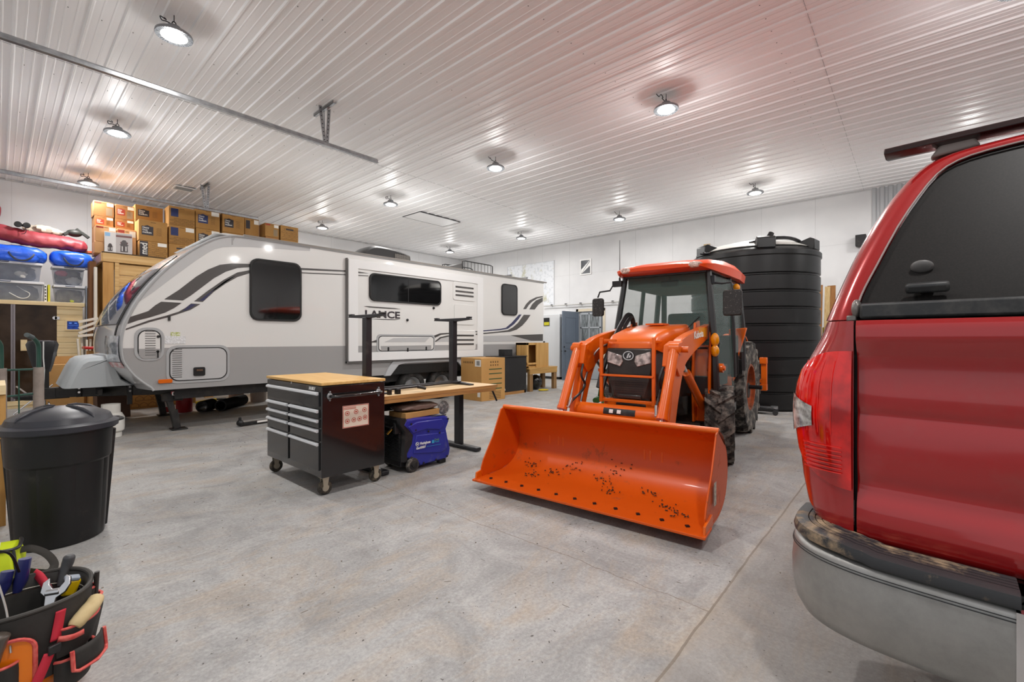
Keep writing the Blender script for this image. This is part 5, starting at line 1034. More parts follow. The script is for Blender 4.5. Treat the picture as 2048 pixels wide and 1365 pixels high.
mb = MB(); mb.loft([[(a+(.02 if k < 1 else 0), y, b) for a, b in cap_] for y, k in ((y0+.005, .9), (y0+.03, 1), (y1-.03, 1), (y1-.005, .9))]); cp_ = mb.build('end_cap', black_pl, g)
gx = min(a for a, b in cap_); mb = MB()
for i in range(20): z = .13+i*.0145; mb.box((Gp([(500, 900)])[0][0]-.004, .0, z), (.02, .30, .006))
mb.build('cooling_fins', mat('fin_black', '#2d2d2e', .4), cp_)
mb = MB(); mb.cyl((gx+.035, -.1, .47), (gx+.035, .14, .47), .02); mb.bb(gx+.0, -.14, .40, gx+.13, -.10, .52); mb.bb(gx+.0, .13, .40, gx+.13, .17, .52); mb.build('carry_handle', black_pl, g, bevel=.01)
for yy in (y0-.0, y1-.02):
    wc_ = Gp([(618, 1180)])[0]; R = .074
    mb = MB(); mb.lathe([(0, -.02), (R-.02, -.022), (R-.006, -.02), (R, -.008), (R, .012), (0, .015)], (wc_[0]+.02, yy, R), 'y', 28); w = mb.build('wheel', mat('generator_wheel', '#302e2d', .6, dust='#837d74', dscale=20, dlo=.5, dhi=.7), g)
    mb = MB(); mb.lathe([(0, -.03), (.02, -.03), (.022, -.022), (.048, -.024), (.05, -.02)], (wc_[0]+.02, yy, R), 'y', 20); mb.build('wheel_hub', black_pl, w)
mb = MB(); e = max(a for a, b in body); mb.bb(e-.14, y0+.03, 0, e-.05, y0+.09, .13); mb.bb(e-.14, y1-.09, 0, e-.05, y1-.03, .13); mb.bb(gx+.06, y0+.05, .06, e-.02, y1-.05, .12); mb.build('foot', black_pl, g, bevel=.008)
mb = MB()
for a, b in ((618, 520), (685, 612), (880, 628), (1048, 650), (1175, 440), (620, 1028), (805, 1108), (995, 1058), (1160, 1005)):
    p = Gp([(a, b)])[0]; mb.lathe([(0, y0-.0135), (.010, y0-.0135), (.012, y0-.009)], (p[0], 0, p[1]), 'y', 12)
tag(mb.build('screw_hole', black_pl, sh))
def gtext(s, a, b, a2, h, m, nm, bold=.001):
    p, p2 = Gp([(a, b)])[0], Gp([(a2, b)])[0]; return text(s, h, (p[0], y0-.0145, p[1]), (1, 0, 0), (0, 0, 1), nm, m, g, width=p2[0]-p[0], bold=bold)
gtext('Westinghouse', 745, 835, 905, .04, white_pl, 'brand_lettering'); gtext('iGen4500DF', 690, 905, 830, .034, white_pl, 'model_lettering')
cyn = mat('print_cyan', '#3aa0c8', .4); gtext('Dual', 965, 770, 1030, .03, mat('print_green', '#6f9a58', .4), 'print_lettering', 0); gtext('Fuel', 965, 800, 1030, .03, cyn, 'print_lettering', 0)
mb = MB(); p = Gp([(708, 825)])[0]; mb.lathe([(.017, y0-.0145), (.021, y0-.0145), (.021, y0-.009)], (p[0], 0, p[1]), 'y', 20); mb.bar((p[0]-.01, y0-.014, p[1]+.009), (p[0]-.004, y0-.014, p[1]-.008), .003, .003); mb.bar((p[0]+.01, y0-.014, p[1]+.009), (p[0]+.004, y0-.014, p[1]-.008), .003, .003); mb.bar((p[0], y0-.014, p[1]+.006), (p[0]-.004, y0-.014, p[1]-.008), .003, .003); mb.bar((p[0], y0-.014, p[1]+.006), (p[0]+.004, y0-.014, p[1]-.008), .003, .003); mb.build('round_logo', white_pl, g)
mb = MB(); p = Gp([(930, 810), (958, 760)]); mb.bb(p[0][0], y0-.0145, p[0][1], p[1][0], y0-.009, p[1][1]); p = Gp([(850, 868), (1060, 822)]); mb.bar((p[0][0], y0-.0135, p[0][1]+.006), (p[1][0], y0-.0135, p[1][1]-.0), .003, .002); mb.build('print_block', cyn, g)
mb = MB(); p = [(p_.x-3.0, p_.y-4.05, p_.z) for p_ in (onX(740+310/7.58, 780+640/7.58, gx+3.0-.0),)]; q0 = V(p[0])
mb.tube(smooth([q0+V((-.015, 0, 0)), q0+V((.02, -.04, .06)), V((-.12, y0+.03, .50)), V((.1, y0+.025, .53)), V((.3, y0+.04, .525))]), .007, 6); mb.build('fuel_hose', black_pl, g)
mb = MB(); mb.cyl(q0+V((-.03, .01, -.02)), q0+V((.005, -.02, .03)), .012); mb.build('hose_fitting', mat('brass', '#b8893c', .3, .9), g)
card = mat('cardboard', '#b98d54', .75, col2='#a97f4a', scale=3)
gt = .49
t = thing('cardboard_box', 'flat cardboard box lying on top of the blue generator', 'box', (2.98, 4.03, .542)); mb = MB(); mb.box((0, 0, .033), (.46, .28, .06), rz=.05); mb.build('carton', card, t, bevel=.004)
mb = MB(); mb.box((0, 0, .0635), (.46, .04, .001), rz=.05); mb.build('tape', mat('tape', '#c8a87a', .3), t)
t = thing('wrapped_packet', 'flat packet in brown plastic wrap on the small cardboard box', 'packet', (2.98, 4.03, .608)); mb = MB()
mb.ell((0, 0, .035), (.27, .15, .036), 28, 14, lambda p: V((max(-.24, min(.24, p.x*1.15)), max(-.14, min(.14, p.y*1.15)), p.z+.006*sin(p.x*60+p.y*31)))); mb.build('wrapping', mat('brown_wrap', '#6d5a52', .3, coat=.3, bump=.5, bscale=14), t)
t = thing('caster_in_bag', 'black disc wheel in a clear plastic bag on the generator end', 'bagged wheel', (3.34, 3.98, .512)); mb = MB(); mb.lathe([(0, -.02), (.03, -.02), (.03, -.012), (.07, -.012), (.078, 0), (.07, .012), (0, .012)], (0, 0, .08), 'y', 24); mb.build('disc', mat('bagged_disc', '#35322f', .25, col2='#a8a29a', scale=28, lo=.5, hi=.62), t)
mb = MB(); mb.ell((0, 0, .085), (.092, .035, .088), 18, 10, lambda p: p*(1+.08*sin(9*p.x*20+p.z*55))); mb.build('plastic_bag', mat('clear_plastic', '#dfe3e6', .1, alpha=.18), t)
# ------------------------------------------------------------------ cartons, cabinet and bench beside the trailer
def carton_box(name, label, x, y, z, w, d, h, rz=0, m=None, group=None, cat='box'):
    t = thing(name, label, cat, (x, y, z), rz, group); mb = MB(); mb.box((0, 0, h/2), (w, d, h)); mb.build('carton', m or card, t, bevel=.006)
    mb = MB(); mb.box((0, 0, h+.0005), (w+.002, .05, .001)); mb.box((0, -d/2-.0005, h-.04), (.05, .001, .08)) if w > d else None; mb.build('tape', mat('tape', '#c8a87a', .3), t); return t
a_, b_, c_ = onZ(963, 804, 0), onZ(1010, 798, 0), onZ(925, 795, 0)
bw = (b_-a_).length; bh = .95; ang = atan2(b_.y-a_.y, b_.x-a_.x); ctr = (a_+V((cos(ang), sin(ang), 0))*bw/2+V((-sin(ang), cos(ang), 0))*.36)
print_g = mat('print_green_dark', '#37502f', .6); print_b = mat('print_brown', '#6d4f2c', .6)
t = carton_box('cardboard_box', 'tall cardboard box with green stripes and a barcode label, beside the desk', ctr.x, ctr.y, 0, bw, .72, bh, ang, m=mat('carton_tan', '#b98a4e', .7, col2='#c09356', scale=2))
mb = MB()
for i, z in enumerate((.70, .60, .48, .37, .26)): mb.box((.06, -.3605, z), (bw*.55, .001, .022))
mb.build('green_stripes', print_g, t)
mb = MB()
for i, z in enumerate((.19, .155, .12, .085, .05)): mb.box((.05, -.3605, z), (bw*.5, .001, .013))
for i in range(4): mb.box((-.08+i*.07, -.3605, .86), (.035, .001, .04)); mb.box((-.08+i*.07, -.3605, .79), (.035, .001, .035))
for i in range(6): mb.box((-bw/2-.0005, .25-i*.06, .85), (.001, .035, .045))
mb.build('printed_text', print_b, t)
mb = MB(); mb.box((-bw/2-.001, -.24, .84), (.001, .2, .15)); mb.box((-bw/2-.001, -.27, .17), (.001, .09, .16)); lb = mb.build('barcode_label', mat('label_white', '#e6e4de', .5), t)
mb = MB()
for i in range(12): mb.box((-bw/2-.0018, -.20-i*.009, .84), (.0008, .004 if i % 3 else .006, .1))
mb.build('barcode', black_pl, lb)
t = thing('steel_cabinet', 'low black steel cabinet between the tall carton and the timber bench', 'cabinet', (8.55, 7.72, 0), 0); mb = MB(); mb.box((0, 0, .5), (.95, .52, .86)); mb.build('cabinet_body', mat('matte_black', '#201f20', .55, dust='#4a4948', dscale=3, dlo=.55, dhi=.9), t, bevel=.008)
mb = MB(); mb.bb(-.45, -.26, .0, .45, -.22, .07); mb.bb(-.45, -.26, .0, -.39, .25, .07); mb.bb(.39, -.26, 0, .45, .25, .07); mb.build('timber_skid', endg, t)
mb = MB(); mb.bb(-.49, -.28, .93, .49, .27, .95); mb.build('lid', MATS['matte_black'], t, bevel=.003); mb = MB(); mb.bb(-.30, -.2, .95, .0, .0, 1.12); mb.build('control_box', black_pl, t, bevel=.005)
mb = MB(); mb.tube([(-.40+.05*cos(a), -.27, .12+.06*sin(a)) for a in (2*pi*i/12 for i in range(10))], .008, 6); mb.build('cord_loop', white_pl, t)
bt = wood('bench_timber', '#9c7a50', '#6e5232', 'z'); bt2 = wood('bench_plank', '#c19b5e', '#a37a40', 'x')
t = thing('timber_bench', 'rough timber bench with thick square legs beside the back wall', 'bench', (9.78, 7.72, 0)); mb = MB(); mb.box((0, 0, .60), (1.25, .50, .04)); mb.build('bench_top', bt2, t, bevel=.003); mb = MB(); mb.box((0, -.235, .52), (1.2, .04, .13)); mb.box((0, .235, .52), (1.2, .04, .13)); mb.build('apron', bt2, t)
for x in (-.53, .53):
    for y in (-.2, .2): mb = MB(); mb.box((x, y, .29), (.13, .09, .58)); mb.build('leg', bt, t, bevel=.004)
t = thing('plywood_cabinet', 'small open plywood cabinet standing on the timber bench', 'cabinet', (9.66, 7.74, .62)); mb = MB(); mb.bb(-.12, -.2, 0, .42, -.17, .66); mb.bb(-.5, -.18, 0, -.42, .2, .66); mb.bb(-.5, -.18, .6, .42, .2, .66); mb.bb(-.5, -.18, 0, .42, .2, .04); mb.bb(.39, -.18, 0, .42, .2, .66); mb.bb(-.5, .17, 0, .42, .2, .66); mb.bb(-.5, -.2, .08, -.12, -.17, .13); mb.build('carcass', wood('plywood', '#c9a062', '#b58848', 'z', sc=3), t, bevel=.003)
t = thing('rubbish_bag', 'crumpled black plastic bag under the timber bench', 'bag', (9.75, 7.74, 0)); mb = MB(); mb.ell((0, 0, .2), (.2, .17, .2), 24, 14, lambda p: p*(1+.12*noise.noise(p*14))); mb.build('bag', mat('bag_black', '#161617', .25, coat=.4), t)
t = thing('coiled_rope', 'yellow coiled cord on the floor under the timber bench', 'cord', (9.62, 7.36, .0)); mb = MB(); mb.tube([(.12*cos(a)*(1+a*.02), .09*sin(a)*(1+a*.02), .012+.001*a) for a in (i*.4 for i in range(45))], .009, 6); mb.build('cord', mat('yellow_cord', '#cdb423', .6), t)
# tall white panel and sticker by the door
p, q = onX(1086, 680, XW-.75), onX(1119, 680, XW-.75)
ft = onX(1100, 629, XW-.75).z
t = thing('upright_freezer', 'tall plain white upright freezer left against the back wall beside the blue door', 'freezer', (XW-.38, (p.y+q.y)/2+.35, 0)); t['label'] = 'tall plain white freezer against the back wall between trailer and blue door'
hw2 = abs(p.y-q.y)/2+.35
mb = MB(); mb.box((0, 0, ft/2+.04), (.72, 2*hw2, ft-.08)); mb.build('freezer_body', mat('appliance_white', '#d4d6d8', .35), t, bevel=.015); mb = MB(); mb.box((-.33, 0, .06), (.03, 2*hw2-.04, .1)); mb.build('plinth_grille', black_pl, t)
sp = onX(1094, 640, XW-.77); mb = MB(); mb.bb(-.372, sp.y-t.location.y-.09, ft-.40, -.368, sp.y-t.location.y+.16, ft-.12); s_ = mb.build('sticker', black_pl, t); mb = MB(); mb.bb(-.374, sp.y-t.location.y-.08, ft-.38, -.371, sp.y-t.location.y+.14, ft-.27); mb.build('sticker_band', mat('sticker_yellow', '#c9c227', .5), s_)
# timber planks leaning beside the tank
plk = wood('plank_brown', '#9a6a35', '#7c4f22', 'z'); plk2 = wood('plank_pale', '#c9ad7c', '#a98a55', 'z')
for i, (px, pt, m, la) in enumerate(((1640, 570, plk, 'narrow brown plank leaning beside the water tank, nearest the tank'), (1654, 573, plk2, 'pale plank leaning beside the water tank, between two brown ones'), (1662, 571, plk, 'wide brown plank leaning beside the water tank, nearest the pickup'), (1650, 655, mat('yellow_board', '#b9a63c', .6), 'short yellow board leaning beside the water tank'))):
    p = onX(px, pt, 12.9 if i != 1 else 12.55); t = thing('timber_plank', la, 'plank', (p.x, p.y, 0), 0, 'planks leaning beside the tank'); h = p.z
    mb = MB(); mb.bar(((-.35, -.35, -.19, -.02)[i], 0, .0), (.1, 0, h), (.09, .10, .16, .12)[i], .035, (1, 0, 0)); mb.build('plank', m, t)
t = thing('wall_speaker', 'small black speaker box mounted on the wall above the planks', 'speaker', (XW-.12, onX(1722, 482, XW-.1).y, onX(1722, 482, XW-.1).z)); mb = MB(); mb.box((0, 0, 0), (.2, .2, .26)); mb.build('speaker_box', black_pl, t, bevel=.01); mb = MB(); mb.box((.11, 0, 0), (.04, .06, .1)); mb.build('wall_bracket', dark_steel, t)
t = thing('wall_block', 'short timber block fixed to the wall above the water tank', 'timber block', (XW-.04, onX(1415, 497, XW).y, onX(1415, 497, XW).z)); mb = MB(); mb.box((0, 0, 0), (.08, .16, .22)); mb.build('block', plk2, t)
# office things seen through the tractor cab
t = thing('work_shelf', 'white shelf unit stacked with papers on the back wall behind the tractor', 'shelf', (XW-.45, 5.6, 0)); mb = MB(); mb.bb(-.4, -1.1, .0, .4, 1.1, .04); mb.bb(-.4, -1.1, 1.3, .4, 1.1, 1.36); mb.bb(-.4, -1.1, 0, .4, -1.05, 1.36); mb.bb(-.4, 1.05, 0, .4, 1.1, 1.36); mb.bb(.35, -1.1, 0, .4, 1.1, 1.36); mb.bb(-.4, -1.1, .66, .4, 1.1, .7); mb.build('shelf_carcass', mat('appliance_white', '#d4d6d8', .35), t)
t = thing('storage_crate', 'grey crate on the white shelf behind the tractor cab', 'crate', (XW-.45, 5.75, 1.36)); mb = MB(); mb.box((0, 0, .14), (.5, .7, .28)); mb.build('crate', mat('crate_grey', '#8f9798', .5), t, bevel=.01)
t = thing('paper_stack', 'loose stack of white papers on the white shelf behind the tractor cab', 'papers', (XW-.45, 4.95, 1.36)); mb = MB()
for i in range(6): mb.box((0, random.uniform(-.03, .03), .03+i*.05), (.35, .45-.03*i, .045), rz=random.uniform(-.2, .2))
mb.build('papers', mat('paper', '#e3e2dd', .6), t)
# ------------------------------------------------------------------ sauna cabinet with storage on top
YS2 = 13.27
sw_ = wood('sauna_pine', '#ebd8ae', '#dfc491', 'x', sc=3)
sa = thing('sauna_cabin', 'pale pine sauna cabin with dark glass doors against the far wall', 'sauna', (.2, 13.27, 0))
mb = MB(); mb.bb(-1.2, .0, .08, -1.15, 1.4, 2.1); mb.bb(.95, .0, .08, 1.0, 1.4, 2.1); mb.bb(-1.2, 1.35, .08, 1.0, 1.4, 2.1); mb.bb(-1.2, 0, 0, 1.0, 1.4, .14); mb.build('cabin_walls', sw_, sa)
mb = MB()
for i in range(17): mb.bb(.61, -.012, .15+i*.1155, 1.0, .01, .15+i*.1155+.112)
mb.build('side_boards', sw_, sa, bevel=.004)
mb = MB(); mb.bb(-1.22, -.04, 2.06, 1.03, 1.42, 2.14); mb.build('cornice', sw_, sa, bevel=.004); mb = MB(); mb.bb(-1.2, -.02, .06, 1.0, .02, .15); mb.build('base_rail', sw_, sa, bevel=.004)
sg_ = mat('smoked_glass', '#2a1f17', .08, col2='#47372a', scale=2.2, spec=.3)
mb = MB(); mb.bb(-1.15, -.006, .15, -.03, .004, 2.06); mb.build('glass_panel', sg_, sa)
mb = MB(); mb.bb(.03, -.006, .15, .61, .004, 2.06); gd = mb.build('glass_door', sg_, sa)
mb = MB(); mb.bb(-.03, -.02, .15, -.003, .01, 2.06); mb.bb(.003, -.02, .15, .03, .01, 2.06); mb.build('metal_profile', mat('profile_grey', '#8a8489', .35, .6), sa)
mb = MB(); mb.bb(.10, -.04, 1.14, .19, -.012, 1.36); mb.build('door_pull', sw_, gd, bevel=.004)
mb = MB(); mb.cyl((.58, -.02, 1.81), (.58, -.006, 1.81), .035); mb.bb(.58, -.02, 1.78, .65, -.008, 1.84); mb.build('door_hinge', chrome, gd)
mb = MB(); ring(mb, [(.73, 1.55), (.97, 1.55), (.97, 1.78), (.73, 1.78)], [(.76, 1.58), (.94, 1.58), (.94, 1.75), (.76, 1.75)], 'y', -.03, -.01); cpn = mb.build('control_frame', sw_, sa)
mb = MB(); mb.bb(.76, -.022, 1.58, .94, -.012, 1.75); scn = mb.build('control_screen', mat('screen_blue', '#0c1c4c', .2, col2='#1e4fae', scale=14, emit=.25, ecol='#1a3fa0'), cpn)
mb = MB(); mb.bb(.775, -.024, 1.663, .925, -.021, 1.667); mb.bb(.79, -.024, 1.70, .83, -.021, 1.72); mb.bb(.87, -.024, 1.70, .91, -.021, 1.72); mb.build('screen_readout', mat('readout', '#5d8be0', .3, emit=.6), scn)
# benches inside seen dimly
mb = MB()
for z in (.55, 1.0, 1.35): mb.bb(-1.1, .9, z, .9, 1.3, z+.04)
mb.build('inner_bench', sw_, sa)
binm = mat('clear_bin', '#8f97a6', .2, alpha=.5); binr = mat('bin_rim', '#d9dade', .4)
def bin_(x0, x1, z, h, label, dark=False):
    w = x1-x0; t = thing('storage_bin', label, 'storage bin', ((x0+x1)/2, 13.62, z), 0, 'clear bins stacked on the sauna')
    d = .42; mb = MB(); a, b = w/2, w/2-.035
    def rg(k, zz): return [(-k, -d/2+(w/2-k), zz), (k, -d/2+(w/2-k), zz), (k, d/2-(w/2-k), zz), (-k, d/2-(w/2-k), zz)]
    mb.loft([rg(b, .0), rg(a, h-.03)], cap=False); mb.add(rg(b, 0), [(0, 1, 2, 3)]); mb.build('bin_body', binm, t, bevel=.0)
    mb = MB(); ring(mb, [(-a-.012, -d/2-.012), (a+.012, -d/2-.012), (a+.012, d/2+.012), (-a-.012, d/2+.012)], [(-a+.004, -d/2+.004), (a-.004, -d/2+.004), (a-.004, d/2-.004), (-a+.004, d/2-.004)], 'z', h-.045, h); mb.bb(-a, -d/2, h-.02, a, d/2, h-.012); mb.build('bin_lid', binr, t, bevel=.004)
    mb = MB(); mb.tube([(-.07, -d/2-.014, h-.012), (-.06, -d/2-.024, h-.02), (.06, -d/2-.024, h-.02), (.07, -d/2-.014, h-.012)], .008, 6); mb.build('bin_latch', mat('latch_navy', '#2a3450', .4), t)
    return t, d
def stuffing(t, items):
    for nm, m, c, r, k in items:
        sq = .5 if r[0] > .15 else 1
        mb = MB(); mb.ell(c, r, 24, 14, lambda p: V([abs(p[i]/r[i])**sq*r[i]*(1 if p[i] > 0 else -1) for i in range(3)])*(1+k*noise.noise(p*18+V(c)))); mb.build(nm, m, t)
grc = mat('contents_grey', '#4e525c', .7, col2='#7b7e87', scale=7); wht = mat('contents_white', '#e0e0dc', .6)
t, d = bin_(-.42, .62, 2.14, .40, 'long clear lower bin on the sauna with a white hanger shape inside'); stuffing(t, (('folded_cloth', grc, (-.02, 0.02, .17), (.48, .18, .16), .12),))
mb = MB(); mb.tube(smooth([(.05, -.19, .16), (.2, -.19, .06), (.3, -.19, .08), (.33, -.19, .16), (.25, -.19, .22), (.15, -.19, .3)]), .006, 6); mb.build('white_hook', wht, t)
t, d = bin_(-.45, .60, 2.545, .38, 'long clear upper bin on the sauna holding white paper scraps'); stuffing(t, (('folded_cloth', grc, (-.02, .02, .16), (.47, .18, .15), .12), ('paper_scrap', wht, (.25, -.16, .13), (.09, .03, .06), .8)))
t, d = bin_(.78, 1.26, 2.14, .37, 'small clear lower bin on the sauna end with yellow green scraps'); stuffing(t, (('dark_tools', mat('contents_dark', '#57534f', .6, col2='#8d8880', scale=9), (-.0, .02, .15), (.21, .18, .14), .15), ('green_scrap', mat('contents_lime', '#a7b24f', .6), (.02, -.17, .05), (.04, .02, .035), .5)))
t, d = bin_(.76, 1.24, 2.515, .39, 'small clear upper bin on the sauna end with a pink pouch inside'); stuffing(t, (('pink_pouch', mat('contents_pink', '#c9506a', .6), (-.1, -.12, .25), (.10, .06, .06), .3), ('white_wrap', wht, (.08, -.12, .1), (.12, .06, .08), .4), ('dark_tools', MATS['contents_dark'], (.0, .04, .18), (.20, .14, .15), .2)))
mb = MB()
t = thing('yellow_folder', 'narrow yellow folder standing between the two lower bins', 'folder', (.70, 13.5, 2.14)); mb.bb(-.012, -.1, 0, .02, .2, .36); mb.build('folder', mat('folder_yellow', '#d6cf2c', .5), t)
t = thing('striped_box', 'narrow white box with black marks between the two lower bins', 'box', (.655, 13.5, 2.14)); mb = MB(); mb.bb(-.018, -.1, 0, .018, .2, .36); mb.build('box', white_pl, t); mb = MB()
for i in range(5): mb.bb(-.012, -.102, .04+i*.065, .008, -.1, .07+i*.065)
mb.build('black_marks', black_pl, t)
tarp = mat('blue_tarp', '#1454d8', .3, coat=.4, col2='#2d6cf0', scale=3, bump=1, bscale=7, rvar=.1); strapm = mat('grey_strap', '#4f5563', .6)
def bag(name, label, x0, x1, z, h, yy, m, cat, group=None, droop=0):
    t = thing(name, label, cat, ((x0+x1)/2, yy, z), 0, group); w = (x1-x0)/2
    def f(p):
        q_ = V(((abs(p.x/w)**.6)*w*(1 if p.x > 0 else -1), (abs(p.y/.26)**.6)*.26*(1 if p.y > 0 else -1), (abs(p.z/(h/2+.02))**.62)*(h/2+.02)*(1 if p.z > 0 else -1))); n_ = .035*noise.noise(q_*7+V((x0, 0, 0)))+.018*noise.noise(q_*20)
        return V((q_.x, q_.y+n_, max(-h/2, q_.z+n_*1.0)-droop*max(0, (q_.x/w-.55))))
    mb = MB(); mb.ell((0, 0, h/2+.0), (w, .26, h/2+.02), 44, 22, f); mb.build('bag_body', m, t, ang=60); return t
t = bag('blue_storage_bag', 'blue tarpaulin storage bag with grey straps on the long bins', -.45, .69, 2.925, .31, 13.58, tarp, 'storage bag', 'blue storage bags on the bins')
mb = MB(); mb.tube(smooth([(.02, -.16, .24), (.03, -.27, .14), (.12, -.30, .03), (.26, -.30, .03), (.36, -.27, .14), (.38, -.16, .24)]), .018, 6, flat=.3); mb.build('strap', strapm, t)
t = bag('blue_storage_bag', 'blue tarpaulin storage bag with its end drooping past the small bins', .71, 1.40, 2.915, .31, 13.58, tarp, 'storage bag', 'blue storage bags on the bins', droop=.10)
mb = MB(); mb.tube(smooth([(-.14, -.16, .24), (-.13, -.27, .14), (-.05, -.30, .03), (.08, -.30, .03), (.16, -.27, .14), (.17, -.16, .24)]), .018, 6, flat=.3); mb.build('strap', strapm, t)
t = thing('sleeping_bag', 'long dark red sleeping bag slumped over both blue bags', 'sleeping bag', (.4, 13.55, 3.27))
mb = MB(); pts = smooth([(-.9, 0, .25), (-.4, 0, .24), (-.1, -.02, .18), (.2, -.02, .15), (.5, 0, .15), (.75, 0, .12), (.9, -.02, .09)], 8); rr = [.18, .185, .19]+[.185-.0008*i*i*.02+.012*noise.noise(V((i*.4, 1, 3))) for i in range(len(pts)-8)]+[.13, .11, .085, .06, .03]
mb.tube(pts, rr[:len(pts)], 26, flat=.75)
for v in mb.v: n_ = .022*noise.noise(v*9)+.010*noise.noise(v*26); v.z += n_; v.y += n_
mb.build('sleeping_bag_body', mat('red_nylon', '#842730', .5, col2='#9c3a44', scale=4, bump=.4, bscale=12), t, ang=70)
t = thing('canvas_bundle', 'crumpled beige canvas bundle lying on the red sleeping bag', 'canvas bundle', (.64, 13.74, 3.655)); mb = MB(); mb.ell((0, 0, .0), (.28, .14, .11), 26, 14, lambda p: p*(1+.35*noise.noise(p*12))); mb.build('canvas', mat('canvas_beige', '#b3a797', .8), t)
t = thing('binoculars', 'black binoculars resting on the red sleeping bag', 'binoculars', (.33, 13.45, 3.67)); mb = MB(); mb.cyl((-.06, -.08, 0), (-.06, .1, .02), .055); mb.cyl((.06, -.08, 0), (.06, .1, .02), .055); mb.box((0, .02, .0), (.08, .08, .04)); mb.build('barrels', black_pl, t, bevel=.006); mb = MB(); mb.tube(smooth([(.02, -.06, -.02), (.05, -.12, -.1), (.03, -.16, -.18), (-.02, -.16, -.2)]), .006, 5); mb.build('neck_cord', black_pl, t)
t = thing('folded_tripod', 'black folded tripod and case lying on the end of the sleeping bag', 'tripod', (1.15, 13.62, 3.63)); mb = MB(); mb.bar((-.02, 0, .14), (.18, -.02, -.03), .07, .06); mb.bar((-.22, 0, -.02), (-.05, 0, .1), .1, .06); mb.ell((-.05, 0, .04), (.13, .08, .08)); mb.build('tripod_legs', mat('tripod_black', '#2d2f2c', .5), t, bevel=.01)
t = thing('orange_tray', 'small orange flat tray at the end of the blue bag', 'tray', (1.34, 13.66, 3.26)); mb = MB(); mb.box((0, 0, .03), (.26, .2, .05)); mb.build('tray', mat('tray_orange', '#c85a2a', .5), t, bevel=.006)
# ------------------------------------------------------------------ timber crate and the carton stack on it
cw = wood('crate_pine', '#d6b47c', '#bd9357', 'x', sc=4); cwv = wood('crate_post', '#c99a58', '#ab7b3c', 'z', sc=4)
CX0, CX1, CYF, CYB, CZ = 1.42, 5.15, 12.42, 13.75, 3.17
cr = thing('timber_crate', 'tall pine timber platform crate behind the trailer carrying the cartons', 'crate', ((CX0+CX1)/2, (CYF+CYB)/2, 0)); ox, oy = cr.location.x, cr.location.y
mb = MB()
for x in (CX0+.09, CX1-.09, 3.3):
    for y in (CYF+.05, CYB-.05): mb = MB(); mb.box((x-ox, y-oy, 1.48), (.17, .09, 2.96)); mb.build('post', cwv, cr, bevel=.004)
mb = MB(); mb.bb(CX0-ox, CYF-oy-.02, 2.97, CX1-ox, CYF-oy+.03, 3.15); mb.bb(CX0-ox-.02, CYF-oy, 2.97, CX0-ox+.02, CYB-oy, 3.15); mb.bb(CX0-ox, CYB-oy-.03, 2.97, CX1-ox, CYB-oy+.02, 3.15); mb.bb(CX1-ox-.02, CYF-oy, 2.97, CX1-ox+.02, CYB-oy, 3.15); mb.bb(CX0+.19-ox, CYF-oy+.0, 0, CX0+.26-ox, CYF-oy+.05, 2.97); mb.build('rail', cw, cr, bevel=.003)
for i in range(12): mb = MB(); mb.bb(CX0+.26-ox, CYF-oy+.05, .08+i*.24, CX1-.18-ox, CYF-oy+.08, .08+i*.24+.232); mb.build('board', cw, cr, bevel=.004)
mb = MB(); mb.bb(CX0-ox-.01, CYF-oy-.03, 3.15, CX1-ox+.01, CYB-oy+.02, 3.17); mb.build('deck', mat('deck_edge', '#4d3a22', .7), cr)
cm = {'t': mat('carton_kraft', '#ad8248', .75, col2='#a0753c', scale=2.5), 'b': mat('carton_brown', '#a87848', .75, col2='#9c6e3e', scale=2.5), 'o': mat('carton_lit_orange', '#d9a875', .7, col2='#cf9c66', scale=2.5)}  # paler orange kind has the light on the front cartons put into its colour
inkd = mat('ink_charcoal', '#37343a', .6); inkb = mat('ink_navy', '#2c3766', .6); inkr = mat('ink_red', '#9f3a28', .6); inkl = mat('ink_brown', '#5f4424', .6); lab = mat('label_white', '#e6e4de', .5)
def B3(a, b): return (170+a/8.904, 385+b/8.904)
def B4(a, b): return (380+a/8.533, 385+b/8.533)
